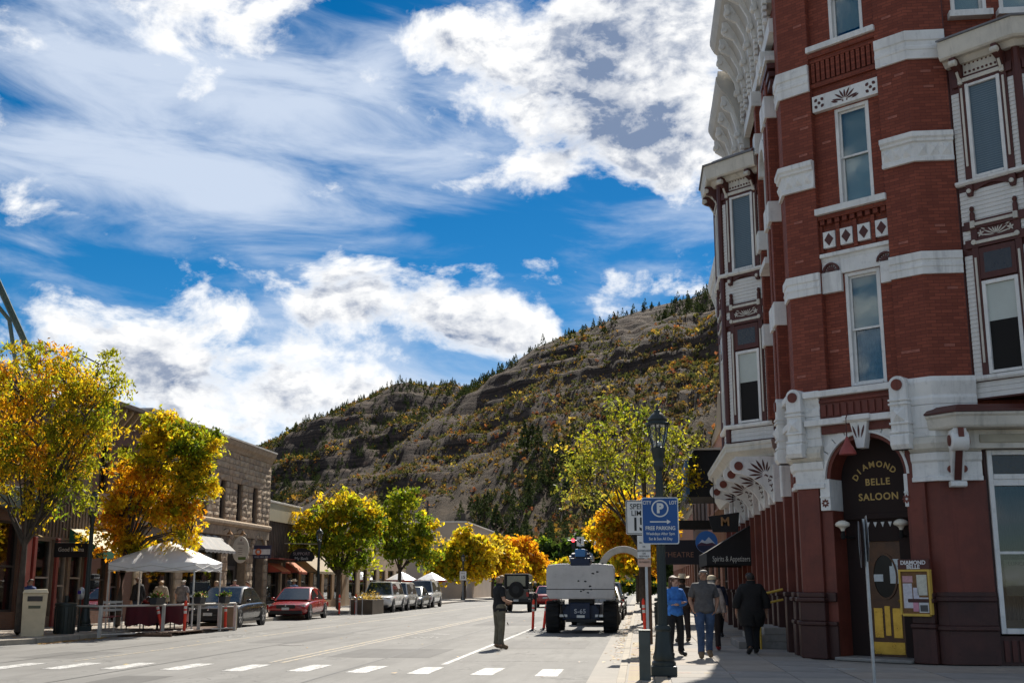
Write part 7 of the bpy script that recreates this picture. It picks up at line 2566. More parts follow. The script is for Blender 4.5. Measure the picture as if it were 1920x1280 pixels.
    def garment(nm, sel, mat, d, flare=0.0, hem=None):
        ids = [i for i in range(len(polys)) if sel[i]]
        used = sorted({v for i in ids for v in polys[i]})
        mp = {v: k for k, v in enumerate(used)}
        vv = co[used] + no[used] * d
        if flare:
            k_ = np.clip((1.2 - vv[:, 2]) / .4, 0, 1)[:, None]
            vv[:, :2] += no[used][:, :2] * flare * k_
        gm = bpy.data.meshes.new(nm)
        gm.from_pydata(vv.tolist(), [], [[mp[v] for v in polys[i]] for i in ids])
        gm.polygons.foreach_set('use_smooth', [True] * len(gm.polygons))
        gm.materials.append(mat)
        q = bpy.data.objects.new(nm, gm)
        COL.objects.link(q); q.parent = t
        s_ = q.modifiers.new('thickness', 'SOLIDIFY'); s_.thickness = .006; s_.offset = 1
        return q
    for nm, regs, mat, d, fl in clothes:
        sel = np.zeros(len(polys), bool)
        for r_ in regs:
            if ':' in r_:
                a, lim = r_.split(':')
                sel |= (fr_ == a) & (ft_ <= float(lim))
            else:
                sel |= fr_ == r_
        if 'torso' in regs:
            hem = .60 if nm == 'coat' else .90
            sel &= ~(np.isin(fr_, ['torso', 'hip']) & (cen[:, 2] < hem))
            sel |= np.isin(fr_, ['hip', 'thigh']) & (cen[:, 2] > hem)
        garment(nm, sel, mat, d, fl)
    if hair:
        sel = (fr_ == 'head') & ((cen[:, 2] > 1.685) | ((cen[:, 1] > .005) & (cen[:, 2] > 1.58)) | ((np.abs(cen[:, 0]) > .06) & (cen[:, 2] > 1.64)))
        sel |= (fr_ == 'neck') & (cen[:, 1] > .02) & (cen[:, 2] > 1.55)
        garment('hair', sel, hair, .018)
        if long_hair:
            m = MB()
            m.lathe((0, .035, 1.70), [(.03, .07), (.10, .03), (.118, -.06), (.12, -.16), (.11, -.24), (.06, -.27)], 14)
            q = m.build('long_hair', hair, t, smooth=True)
            q.scale = (1, .72, 1); q.location = (0, .03, 0)
    for s in (-1, 1):
        MB().ball((s * .034, -.094, 1.668), .011, 6, (1.2, .5, .7)).build('eye', m_dark, t)
        MB().ball((s * .094, -.002, 1.645), .024, 6, (.4, .7, 1.1)).build('ear', SKIN[skin], t, smooth='all')
    MB().box(-.026, .026, -.108, -.098, 1.598, 1.606).build('mouth', M('lips', (.22, .09, .07), .5), t)
    if hat:
        m = MB()
        if hat[0] == 'cowboy':
            m.lathe((0, 0, 1.70), [(.10, 0), (.19, .0), (.20, .012), (.115, .016), (.108, .09), (.085, .13), (.03, .12)], 18)
            q = m.build('hat', hat[1], t, smooth=True)
            for v in q.data.vertices:
                rr = abs(v.co.x)
                if rr > .13:
                    v.co.z += (rr - .13) * .9
        else:
            m.lathe((0, -.01, 1.69), [(.112, 0), (.115, .03), (.10, .075), (.06, .10), (.01, .107)], 16)
            m.prism([(-.08, -.10), (.08, -.10), (.06, -.20), (-.06, -.20)], 1.695, 1.705, 'z')
            m.build('hat', hat[1], t, smooth=True)
    if extra:
        extra(t)
    k = h / 1.785
    t.scale = (k, k, k)
    t.location = loc
    t.rotation_euler = (0, 0, rz)
    return t


def cloth(nm, c):
    return M(nm, c, .85, .3, 7, .9, 11)


SH = ('torso', 'uarm:0.75')
LS = ('torso', 'uarm', 'farm:0.92')
TR = ('hip', 'thigh', 'shin:0.97')
h_brown, h_dark, h_grey, h_sand = (M('hair_%s' % n, c, .6, .2, 20) for n, c in (('brown', (.09, .045, .025)), ('dark', (.02, .015, .012)), ('grey', (.24, .22, .20)), ('sand', (.28, .18, .09))))
shoe_b = M('black_shoe', (.015, .014, .013), .5)
shoe_t = M('tan_boot', (.20, .13, .07), .7)
walk = {'knl': (-.10, -.15, .52), 'anl': (-.10, -.16, .10), 'hel': (-.10, -.13, .055), 'tol': (-.12, -.33, .045), 'knr': (.10, .03, .50), 'anr': (.10, .22, .14), 'her': (.10, .26, .11), 'tor': (.12, .06, .035)}


def belt_kit(t):
    MB().box(-.17, -.13, -.06, .06, .80, .98).build('tool_pouch', M('leather', (.10, .06, .03), .7), t, bevel=.015)
    MB().tube([(-.02, -.20, .62), (.02, -.24, .56)], .012, 6).build('tool_handle', m_dark, t)
    MB().box(-.05, .02, -.178, -.168, .92, 1.0).build('badge', m_plate, t)


person('person in black polo and olive work trousers standing in the street', (-3.5, 29.15, 0), R(118), 1.84,
       [('shirt', SH, cloth('black_polo', (.012, .012, .014)), .016, .01), ('trousers', TR, cloth('olive_work_trousers', (.13, .115, .08)), .022, 0), ('boots', ('foot', 'shin:0'), shoe_t, .012, 0)], h_sand, 0,
       {'ell': (-.26, -.02, 1.15), 'wrl': (-.10, -.25, 1.10), 'pal': (-.05, -.28, 1.11), 'elr': (.26, -.02, 1.15), 'wrr': (.12, -.24, 1.08), 'par': (.07, -.28, 1.08)}, 1.08, extra=belt_kit)
person('person in blue cardigan with folded arms behind the lamp post', (.72, 25.0, .1), R(28), 1.66,
       [('cardigan', LS, cloth('bright_blue_knit', (.05, .20, .58)), .018, .012), ('trousers', TR, cloth('black_trousers', (.01, .01, .012)), .018, 0), ('shoes', ('foot',), shoe_b, .01, 0)], h_brown, 2,
       {'ell': (-.24, -.05, 1.17), 'wrl': (.06, -.24, 1.17), 'pal': (.11, -.22, 1.18), 'elr': (.24, -.05, 1.16), 'wrr': (-.06, -.22, 1.13), 'par': (-.11, -.20, 1.13)}, .95, long_hair=True)
person('person in grey shirt and blue jeans walking towards the viewer', (1.29, 24.35, .1), R(4), 1.80,
       [('shirt', SH, cloth('charcoal_grey_shirt', (.085, .08, .08)), .02, .03), ('jeans', TR, cloth('blue_denim', (.045, .075, .14)), .02, 0), ('shoes', ('foot',), shoe_t, .012, 0)], h_grey, 1,
       dict(walk, ell=(-.28, .03, 1.14), wrl=(-.22, -.05, .93), pal=(-.19, -.06, .89), elr=(.28, .03, 1.14), wrr=(.22, -.05, .93), par=(.19, -.06, .89)), 1.10)
person('person in pale patterned top and red shoes behind the grey shirted walker', (1.62, 27.0, .1), R(175), 1.66,
       [('top', LS, cloth('speckled_cream', (.36, .30, .26)), .02, .04), ('trousers', TR, cloth('dark_slacks', (.03, .022, .022)), .018, 0), ('shoes', ('foot',), M('red_shoe', (.30, .02, .02), .5), .014, 0)], h_grey, 2, walk, 1.0,
       ('cap', M('cream_cap', (.62, .50, .32), .7)))
person('broad figure dressed all in black walking away along the hotel wall', (2.38, 25.8, .1), R(186), 1.76,
       [('coat', ('torso', 'uarm', 'farm:0.6', 'hip'), cloth('black_coat', (.010, .009, .009)), .035, .05), ('trousers', TR, cloth('black_trousers', (.01, .01, .012)), .03, 0), ('shoes', ('foot',), shoe_b, .012, 0)], h_dark, 1, walk, 1.32)
person('person in cream cowboy hat half hidden behind the blue cardigan', (1.10, 31.0, .1), R(200), 1.70,
       [('shirt', LS, cloth('dark_plaid', (.05, .035, .03)), .02, .01), ('trousers', TR, cloth('dark_slacks', (.03, .022, .022)), .018, 0), ('shoes', ('foot',), shoe_b, .012, 0)], h_dark, 1, None, 1.0, ('cowboy', M('straw_hat', (.60, .50, .36), .7)))
person('person in dark blue clothes farther along the right pavement', (2.2, 34.0, .1), R(10), 1.70,
       [('shirt', LS, cloth('navy_shirt', (.02, .025, .05)), .02, .01), ('trousers', TR, cloth('black_trousers', (.01, .01, .012)), .018, 0), ('shoes', ('foot',), shoe_b, .012, 0)], h_brown, 0, walk)
# left pavement
person('person in black jacket and jeans standing at the back of the tent', (-18.2, 41.1, .12), R(250), 1.74,
       [('jacket', LS, cloth('black_jacket', (.010, .010, .012)), .026, .03), ('jeans', TR, cloth('dark_denim', (.02, .03, .055)), .02, 0), ('shoes', ('foot',), shoe_b, .012, 0)], h_brown, 0, walk, 1.05)
person('person in cream jacket standing under the tent', (-17.42, 41.3, .12), R(190), 1.64,
       [('jacket', LS, cloth('cream_jacket', (.36, .31, .24)), .03, .03), ('trousers', TR, cloth('dark_slacks', (.03, .022, .022)), .018, 0), ('shoes', ('foot',), shoe_b, .012, 0)], h_sand, 0, None, 1.05)
person('person in grey shirt standing under the tent', (-17.0, 42.3, .12), R(170), 1.66,
       [('shirt', SH, cloth('mid_grey_shirt', (.17, .16, .17)), .02, .03), ('trousers', TR, cloth('dark_slacks', (.03, .022, .022)), .018, 0), ('shoes', ('foot',), shoe_b, .012, 0)], h_grey, 0, None, 1.15)
person('person with long brown hair in dark top behind the black sedan', (-17.6, 47.4, .12), R(20), 1.62,
       [('top', LS, cloth('dark_wine_top', (.06, .02, .02)), .02, .02), ('trousers', TR, cloth('dark_slacks', (.03, .022, .022)), .018, 0), ('shoes', ('foot',), shoe_b, .012, 0)], h_sand, 2, None, .95, long_hair=True)
person('person in pink shirt behind the black sedan roof', (-18.2, 51.3, .12), R(30), 1.70,
       [('shirt', SH, cloth('pink_shirt', (.46, .20, .20)), .02, .02), ('trousers', TR, cloth('dark_slacks', (.03, .022, .022)), .018, 0), ('shoes', ('foot',), shoe_b, .012, 0)], h_grey, 2)
person('person in coral top beside the pink shirted one', (-17.75, 51.8, .12), R(330), 1.62,
       [('top', SH, cloth('coral_top', (.52, .15, .11)), .02, .02), ('trousers', TR, cloth('dark_slacks', (.03, .022, .022)), .018, 0), ('shoes', ('foot',), shoe_b, .012, 0)], h_brown, 0)
person('person in pale blue shirt and straw hat behind the red sedan', (-18.3, 60.8, .12), R(15), 1.70,
       [('shirt', SH, cloth('pale_blue_shirt', (.17, .26, .42)), .02, .02), ('trousers', TR, cloth('dark_slacks', (.03, .022, .022)), .018, 0), ('shoes', ('foot',), shoe_b, .012, 0)], h_brown, 1, None, 1.05, ('cowboy', M('straw_hat', (.60, .50, .36), .7)))
person('person in blue top at the left edge behind the locust trunk', (-19.6, 36.0, .12), R(60), 1.66,
       [('top', LS, cloth('dusk_blue_top', (.04, .07, .20)), .02, .02), ('trousers', TR, cloth('black_trousers', (.01, .01, .012)), .018, 0), ('shoes', ('foot',), shoe_b, .012, 0)], h_dark, 0)
for i, (x, y, lb, c) in enumerate([(-22.2, 148, 'dark figure at the far street end, leftmost', (.02, .02, .025)), (-20.6, 150, 'figure in red at the far street end', (.25, .03, .04)), (-19.2, 149, 'figure in black at the far street end beside the red one', (.015, .015, .015)), (-17.9, 151, 'figure in grey at the far street end, rightmost', (.2, .22, .25))]):
    person(lb, (x, y, .1), R(40 * i), 1.72, [('top', LS, cloth('far_top_%d' % i, c), .02, .02), ('trousers', TR, cloth('black_trousers', (.01, .01, .012)), .018, 0), ('shoes', ('foot',), shoe_b, .012, 0)], h_dark, i % 2, walk)
# ================================================================ street furniture
m_green = M('dark_green_iron', (.022, .030, .028), .42, .15, 3, .1, 30, .2, .5)
m_galv = M('galvanised_steel', (.42, .43, .44), .38, .12, 6, .05, 40, .75)
m_swhite = M('sign_white', (.66, .66, .64), .5, .06, 3)
m_sblack = M('sign_black', (.012, .012, .012), .5)
m_orange = M('delineator_red', (.80, .05, .02), .45, .1, 4)
m_refl = M('reflector_white', (.72, .66, .60), .35, .08, 8)
m_clear = glass_mat('lantern_glass', (.9, .92, .92), .06)


def lamp_post(label, loc, rz=0.0):
    t = thing('street_lamp', label, 'street lamp', (0, 0, 0), 0, 'green iron street lamps')
    MB().box(-.21, .21, -.21, .21, 0, .17).build('plinth', m_green, t, bevel=.02)
    MB().lathe((0, 0, .17), [(.20, 0), (.20, .05), (.17, .08), (.185, .12), (.15, .24), (.125, .5), (.12, .56), (.135, .58), (.135, .62), (.105, .66)], 16).build('pedestal', m_green, t, smooth=True)
    MB().lathe((0, 0, .83), [(.080, 0), (.072, .6), (.064, 1.6), (.056, 2.55), (.054, 2.72)], 16).build('shaft', m_green, t, smooth=True)
    for k in range(10):
        a = 2 * math.pi * k / 10
        MB().tube([(.076 * math.cos(a), .076 * math.sin(a), .85), (.056 * math.cos(a), .056 * math.sin(a), 3.3)], .009, 5).build('flute', m_green, t)
    MB().lathe((0, 0, 3.45), [(.062, 0), (.085, .06), (.09, .12), (.075, .16), (.10, .24), (.12, .36), (.125, .40), (.10, .42)], 16).build('capital', m_green, t, smooth=True)
    # lantern: four ribs, glass, brim, stepped domed cap with finial
    for k in range(6):
        a = 2 * math.pi * k / 6 + .3
        c, s = math.cos(a), math.sin(a)
        MB().tube([(.09 * c, .09 * s, 3.85), (.15 * c, .15 * s, 4.05), (.185 * c, .185 * s, 4.26)], .013, 6).build('lantern_rib', m_green, t)
    MB().lathe((0, 0, 3.87), [(.085, 0), (.14, .18), (.175, .38)], 18).build('lantern_glass', m_clear, t, smooth=True)
    MB().lathe((0, 0, 3.87), [(.03, 0), (.06, .03), (.05, .08), (.02, .10)], 10).build('lamp_base', M('lamp_opal', (.75, .75, .74), .4), t, smooth=True)
    MB().lathe((0, 0, 4.25), [(.20, 0), (.215, .02), (.21, .045), (.165, .06), (.165, .085), (.175, .10), (.13, .17), (.075, .225), (.05, .24), (.05, .27), (.02, .29), (.028, .32), (.022, .35), (.006, .38)], 18).build('lantern_cap', m_green, t, smooth=True)
    t.location = loc
    t.rotation_euler = (0, 0, rz)
    t.scale = (1, 1, .967)
    return t


lp0 = lamp_post('dark green iron street lamp in the right foreground carrying the blue sign', (.36, 19.64, .1))
copy_tree(lp0, (-17.5, 35.7, .12), .4, 'dark green street lamp beside the hanging black shop sign on the left')
copy_tree(lp0, (-17.0, 60.8, .12), .9, 'dark green street lamp behind the red sedan')
copy_tree(lp0, (-17.2, 113.5, .12), .2, 'distant street lamp in front of the lemon yellow tree')

# blue parking sign fixed to the lamp
ps = thing('parking_sign', 'blue city lot free parking sign with white arrow on the lamp post', 'sign', (.36, 19.5, 2.25), static=True)
fp = F(.358, 19.44, math.cos(R(2)), math.sin(R(2)))
def rrect(w, h, r, n=5):
    q = []
    for cx, cz, a0 in ((w - r, h - r, 0), (-w + r, h - r, 90), (-w + r, -h + r, 180), (w - r, -h + r, 270)):
        q += [(cx + r * math.cos(R(a0 + 90 * i / n)), cz + r * math.sin(R(a0 + 90 * i / n))) for i in range(n + 1)]
    return q
zc = 2.595
MB(fp).prism([(a, zc + b) for a, b in rrect(.305, .385, .035)], -.008, .0).build('panel_back', m_swhite, ps)
MB(fp).prism([(a, zc + b) for a, b in rrect(.288, .368, .028)], .0, .003).build('blue_field', M('sign_royal_blue', (.012, .075, .26), .42, .08, 2), ps)
m = MB(fp)
for i in range(32):
    t0, t1 = 2 * math.pi * i / 32, 2 * math.pi * (i + 1) / 32
    m.prism([(r_ * math.cos(a), zc + .20 + r_ * math.sin(a)) for r_, a in ((.120, t0), (.142, t0), (.142, t1), (.120, t1))], .003, .006)
m.build('ring', m_swhite, ps)
lettering('P', .21, fp, .0, .006, zc + .198, m_swhite, ps, bold=.012, extrude=.002)
lettering('CITY', .082, fp, -.212, .006, zc + .295, m_swhite, ps, bold=.002, extrude=.002, sx=.8)
lettering('LOT', .082, fp, .218, .006, zc + .295, m_swhite, ps, bold=.002, extrude=.002, sx=.8)
MB(fp).prism([(-.17, zc - .028), (.11, zc - .028), (.11, zc - .058), (.175, zc - .018), (.11, zc + .022), (.11, zc - .008), (-.17, zc - .008)], .003, .006).build('arrow', m_swhite, ps)
lettering('FREE PARKING', .088, fp, 0, .006, zc - .125, m_swhite, ps, bold=.002, extrude=.002, sx=.86)
lettering('Weekdays After 5pm', .062, fp, 0, .006, zc - .215, m_swhite, ps, bold=.001, extrude=.002, sx=.88)
lettering('Sat & Sun All Day', .062, fp, 0, .006, zc - .298, m_swhite, ps, bold=.001, extrude=.002, sx=.88)
for z in (zc + .2, zc - .22):
    MB().box(.27, .45, 19.45, 19.58, z - .02, z + .02).build('clamp', m_galv, ps)

# speed limit sign with two small plates below it
sg = thing('speed_limit_sign', 'white speed limit 15 sign half hidden by the blue sign', 'sign', (.1, 26.5, .1), static=True)
fq = F(.02, 26.4, 1, 0)
MB(fq).box(.10, .16, -.08, -.03, .1, 3.4).build('pole', m_galv, sg)
zc = 3.05
pl1 = MB(fq).prism([(a, zc + b) for a, b in rrect(.305, .385, .04)], -.02, -.012).build('plate', m_swhite, sg)
m = MB(fq)
o_, i_ = rrect(.290, .370, .03), rrect(.277, .357, .022)
for k in range(len(o_)):
    k2 = (k + 1) % len(o_)
    m.prism([(o_[k][0], zc + o_[k][1]), (o_[k2][0], zc + o_[k2][1]), (i_[k2][0], zc + i_[k2][1]), (i_[k][0], zc + i_[k][1])], -.012, -.009)
m.build('border', m_sblack, sg)
lettering('SPEED', .17, fq, 0, -.008, zc + .235, m_sblack, sg, bold=.001, extrude=.002, sx=.92)
lettering('LIMIT', .17, fq, 0, -.008, zc + .085, m_sblack, sg, bold=.001, extrude=.002, sx=.92)
lettering('15', .40, fq, -.01, -.008, zc - .17, m_sblack, sg, bold=.012, extrude=.002, sx=.82)
MB(fq).box(-.06, .235, -.02, -.012, 2.14, 2.64).build('lower_plate', m_swhite, sg)
for k, (txt, z) in enumerate((('NO', 2.56), ('BICYCLES', 2.48), ('OR', 2.39), ('SKATEBOARDS', 2.30), ('ON', 2.24), ('SIDEWALK', 2.18))):
    lettering(txt, .058, fq, .087, -.008, z, m_sblack, sg, extrude=.002, sx=.8)
MB(fq).box(-.06, .235, -.02, -.012, 1.95, 2.12).build('tan_plate', M('sign_salmon', (.52, .34, .26), .6), sg)
lettering('NO PARKING', .055, fq, .087, -.008, 2.05, m_sblack, sg, extrude=.002, sx=.7)

# low grey post in front of a brown timber post
t = thing('bollard', 'square dark grey metal bollard left of the foreground lamp', 'bollard', (.05, 18.7, .1), static=True)
MB().box(-.04, .14, 18.62, 18.80, .1, .84).build('shaft', M('gunmetal', (.075, .085, .08), .45, .15, 3, .1, 20, .4), t, bevel=.012)
MB().box(-.05, .15, 18.61, 18.81, .84, .865).build('cap', MATS['gunmetal'], t, bevel=.01)
t = thing('timber_post', 'weathered brown timber post behind the grey bollard', 'post', (.2, 30, .1), static=True)
MB().box(.13, .29, 29.95, 30.1, .1, 2.1).build('post', M('weathered_timber', (.09, .05, .03), .85, .3, 6, .3, 30), t, bevel=.01)
MB().box(.12, .30, 29.94, 30.11, 2.1, 2.14).build('cap', m_sash, t)
t = thing('litter_bin', 'black slatted litter bin on the right pavement behind the lamp', 'bin', (.75, 36, .1), static=True)
MB().lathe((.72, 36, .1), [(.24, 0), (.27, .1), (.29, .8), (.31, .85), (.31, .92), (.2, .96)], 18).build('drum', m_green, t, smooth=True)
MB().lathe((.72, 36, 1.06), [(.2, 0), (.31, .02), (.30, .10), (.1, .18)], 18).build('lid', m_green, t, smooth=True)
for k in range(14):
    a = 2 * math.pi * k / 14
    MB().tube([(.72 + .28 * math.cos(a), 36 + .28 * math.sin(a), .2), (.72 + .30 * math.cos(a), 36 + .30 * math.sin(a), .9)], .014, 5).build('slat', m_green, t)

# edge-on stop sign on a galvanised pole, right foreground
t = thing('sign_post', 'galvanised sign pole with its plates seen edge on near saloon door', 'sign post', (3.18, 16.6, .1), static=True)
MB().tube([(3.13, 16.6, .0), (3.12, 16.6, 2.45)], .024, 10).build('pole', m_galv, t, smooth=True)
oct_ = [(.34 * math.cos(R(22.5 + 45 * i)), 2.10 + .34 * math.sin(R(22.5 + 45 * i))) for i in range(8)]
fe = F(3.05, 16.6, math.sin(R(13)), math.cos(R(13)))
MB(fe).prism(oct_, -.003, .0).build('sign_plate', m_galv, t)
fe2 = F(3.15, 16.6, math.sin(R(7)), math.cos(R(7)))
MB(fe2).prism([(a, b + .08) for a, b in oct_], -.003, .0).build('sign_plate', m_galv, t)

# flexible red delineator posts
def delineator(label, loc, tilt=0.0, h=1.07, first=[None]):
    if first[0] is None:
        t = thing('delineator_post', label, 'delineator', (0, 0, 0), 0, 'red and white delineator posts')
        MB().lathe((0, 0, 0), [(.13, 0), (.13, .02), (.07, .05), (.05, .07)], 14).build('base', m_trim, t)
        MB().lathe((0, 0, .05), [(.047, 0), (.047, .9), (.05, .93), (.035, .98), (.012, 1.02)], 12).build('tube', m_orange, t, smooth=True)
        for z in (.66, .80):
            MB().lathe((0, 0, z), [(.0475, 0), (.049, .004), (.049, .085), (.0475, .089)], 12).build('reflective_band', m_refl, t, smooth=True)
        first[0] = t
    else:
        t = copy_tree(first[0], (0, 0, 0), 0, label)
    t.location = loc
    t.rotation_euler = (0, tilt, 0)
    return t


delineator('upright red delineator left of the boom lift, nearer of the pair', (-3.72, 40.7, 0), R(2), 1.07)
delineator('leaning red delineator left of the boom lift, touching its wheel', (-3.42, 41.6, 0), R(7))
delineator('leaning red delineator against the tent railing', (-15.3, 36.6, .0), R(-14))
delineator('upright red delineator in the middle of the tent railing', (-14.5, 36.4, 0), R(0))
delineator('upright red delineator at the right end of the tent railing', (-14.2, 39.3, 0), R(-1))
delineator('red delineator left of the bicycle rack', (-15.75, 60.6, 0), R(0))
delineator('red delineator between bicycle rack and brown planter', (-15.2, 61.9, 0), R(1))
delineator('red delineator on the right pavement behind the timber post', (.12, 34.5, .1), R(-2))

# ---- tent, railing, tables and planters of the parklet
m_vinyl = M('white_vinyl', (.84, .83, .83), .32, .06, 1.6, .5, 5, 0, .5)
tx0, tx1, ty0, ty1 = -17.7, -14.68, 37.5, 40.0
tn = thing('canopy_tent', 'white pop up canopy tent over the pavement seating', 'tent', ((tx0 + tx1) / 2, (ty0 + ty1) / 2, .1), static=True)
cx, cy = (tx0 + tx1) / 2, (ty0 + ty1) / 2
m = MB()
N = 14
def cz(u, v):
    # pyramid with sagging panels; u, v in -1..1
    r = max(abs(u), abs(v))
    z = 2.30 + (3.05 - 2.30) * max(0.0, 1 - r) ** .92
    edge = min(abs(u), abs(v)) / (r + 1e-6)
    return z - .10 * (1 - edge ** 2) * r * (1 - r * .5) + .02 * math.sin(9 * u + 5 * v) * r
P = [[(cx + (tx1 - tx0) / 2 * (2 * i / N - 1), cy + (ty1 - ty0) / 2 * (2 * k / N - 1), cz(2 * i / N - 1, 2 * k / N - 1)) for k in range(N + 1)] for i in range(N + 1)]
for i in range(N):
    for k in range(N):
        m.poly([P[i][k], P[i + 1][k], P[i + 1][k + 1], P[i][k + 1]])
def val(a, b):
    q = 10
    for i in range(q):
        t0, t1 = i / q, (i + 1) / q
        def pt(t, dz):
            x = a[0] + (b[0] - a[0]) * t; y = a[1] + (b[1] - a[1]) * t
            u_, v_ = (x - cx) / ((tx1 - tx0) / 2), (y - cy) / ((ty1 - ty0) / 2)
            sag = .07 * math.sin(math.pi * t)
            return (x, y, (cz(u_, v_) if not dz else 2.06 - sag))
        m.poly([pt(t0, 0), pt(t1, 0), pt(t1, 1), pt(t0, 1)])
for a, b in (((tx0, ty0), (tx1, ty0)), ((tx1, ty0), (tx1, ty1)), ((tx1, ty1), (tx0, ty1)), ((tx0, ty1), (tx0, ty0))):
    val(a, b)
m.build('canopy', m_vinyl, tn, smooth=True)
m_leg = M('white_steel_leg', (.62, .61, .58), .4, .08, 4, 0, 1, .2)
for x, y in ((tx0 + .03, ty0 + .03), (tx1 - .03, ty0 + .03), (tx1 - .03, ty1 - .03), (tx0 + .03, ty1 - .03)):
    MB().box(x - .022, x + .022, y - .022, y + .022, .0, 2.28).build('leg', m_leg, tn)
    MB().tube([(x, y, 2.2), ((x + cx) / 2, (y + cy) / 2, 2.42), (cx, cy, 2.9)], .014, 6).build('rafter', m_leg, tn)
for a, b in (((tx0, ty0), (tx1, ty0)), ((tx1, ty0), (tx1, ty1)), ((tx1, ty1), (tx0, ty1)), ((tx0, ty1), (tx0, ty0))):
    for k in range(2):
        p0 = (a[0] + (b[0] - a[0]) * k / 2, a[1] + (b[1] - a[1]) * k / 2); p1 = (a[0] + (b[0] - a[0]) * (k + 1) / 2, a[1] + (b[1] - a[1]) * (k + 1) / 2)
        MB().tube([(*p0, 2.2), (*p1, 1.98)], .012, 5).build('truss_bar', m_leg, tn)
        MB().tube([(*p0, 1.98), (*p1, 2.2)], .012, 5).build('truss_bar', m_leg, tn)
rl = thing('pavement_railing', 'pale grey metal railing round the tent seating', 'railing', (-14.8, 36.5, 0), static=True)
m_rl = M('pale_rail_paint', (.50, .47, .42), .5, .12, 4, .1, 30)
rp = [(-15.95, 33.5), (-15.05, 36.0), (-14.5, 37.6), (-14.25, 38.9), (-14.05, 39.8)]
for a, b in zip(rp, rp[1:]):
    MB().tube([(*a, .93), (*b, .93)], .032, 8).build('top_rail', m_rl, rl, smooth=True)
    MB().tube([(*a, .10), (*b, .10)], .028, 8).build('foot_rail', m_rl, rl, smooth=True)
for i, a in enumerate(rp):
    MB().box(a[0] - .045, a[0] + .045, a[1] - .045, a[1] + .045, 0, .93).build('post', m_rl, rl, bevel=.006)
MB().tube([(*rp[0], .93), (-17.2, 33.9, .93)], .03, 8).build('top_rail', m_rl, rl, smooth=True)
dk = thing('seating_deck', 'low timber deck under the tent seating', 'deck', (-15.5, 37.5, 0), static=True)
me = mesh_with(MB().box(-.07, .07, 0, 5.4, 0, .03), 'deck_board', MATS['weathered_timber'])
for i in range(11):
    inst('deck_board', me, dk, (-15.9 + i * .15, 34.6 + .09 * i, .09))
for y in (34.9, 37.5, 39.6):
    MB().box(-16.0, -14.3, y - .05, y + .05, .0, .088).build('deck_joist', MATS['weathered_timber'], dk)
m_cloth = M('maroon_tablecloth', (.10, .012, .018), .8, .15, 3, .2, 12)


def table(label, x, y, w=.75, l=1.3):
    t = thing('cafe_table', label, 'table', (x, y, .12), static=True, group='cloth covered tables by the railing')
    n = 28
    m = MB()
    ring0, ring1 = [], []
    for i in range(n):
        a = 2 * math.pi * i / n
        ex = 4
        c_, s_ = math.cos(a), math.sin(a)
        k = (abs(c_) ** ex + abs(s_) ** ex) ** (-1 / ex)
        px_, py_ = x + w / 2 * c_ * k, y + l / 2 * s_ * k
        f = 1.05 + .05 * math.sin(a * 9)
        ring0.append((px_, py_, .86)); ring1.append((x + (px_ - x) * f, y + (py_ - y) * f, .30 + .05 * math.sin(a * 4)))
    m.poly(ring0)
    for i in range(n):
        k = (i + 1) % n
        m.poly([ring0[i], ring0[k], ring1[k], ring1[i]])
    m.build('tablecloth', m_cloth, t, smooth=True)
    for sx_ in (-1, 1):
        for sy_ in (-1, 1):
            MB().tube([(x + sx_ * w * .38, y + sy_ * l * .4, .1), (x + sx_ * w * .38, y + sy_ * l * .4, .84)], .02, 6).build('leg', m_sash, t)


table('maroon clothed table nearest the left end of the railing', -16.1, 36.8)
table('maroon clothed table in the middle behind the railing', -15.6, 38.1)


def chair(label, x, y, rz):
    t = thing('cafe_chair', label, 'chair', (0, 0, 0), 0, 'cafe chairs')
    ms_ = M('red_webbing', (.22, .05, .05), .7)
    MB().box(-.2, .2, -.2, .2, .43, .46).build('seat', ms_, t, bevel=.01)
    for z in (.62, .74, .86):
        MB().box(-.2, .2, .19, .215, z, z + .07).build('back_slat', m_rl, t)
    for sx_ in (-1, 1):
        MB().tube([(sx_ * .19, -.19, 0), (sx_ * .19, -.19, .44)], .012, 6).build('leg', m_rl, t)
        MB().tube([(sx_ * .19, .22, 0), (sx_ * .19, .20, .44), (sx_ * .19, .21, .95)], .012, 6).build('leg', m_rl, t)
    t.location = (x, y, .12); t.rotation_euler = (0, 0, rz)


chair('metal cafe chair at the left end of the tent seating', -16.6, 35.4, R(20))
chair('metal cafe chair between tent and locust tree', -16.9, 36.6, R(200))


def planter(label, x, y, z, l, seed, hang=True):
    t = thing('flower_box', label, 'planter', (x, y, z), static=True, group='flower boxes on the railing')
    MB().prism([(-.11, 0), (.11, 0), (.14, .22), (-.14, .22)], y - l / 2, y + l / 2) if False else None
    m = MB(F(x, y, 0, 1))
    m.prism([(-.10, z), (.10, z), (.13, z + .22), (-.13, z + .22)], -l / 2, l / 2, 's')
    m.build('box', m_trim, t, bevel=.01)
    g = np.random.default_rng(seed)
    P_ = np.stack([g.normal(x, .07, 260), g.uniform(y - l / 2, y + l / 2, 260), z + .22 + abs(g.normal(0, .06, 260))], 1) - np.array([x, y, z])
    C_ = np.array([(.05, .08, .015), PAL['dg'], (.35, .30, .22), (.4, .08, .12)])[g.choice(4, 260, p=[.5, .3, .12, .08])] * g.uniform(.7, 1.3, (260, 1))
    me_ = quads_mesh('flowers', leaf_quads(P_, .05, .6, 0, g), C_, lm_)
    o = bpy.data.objects.new('flowers', me_); COL.objects.link(o); o.parent = t


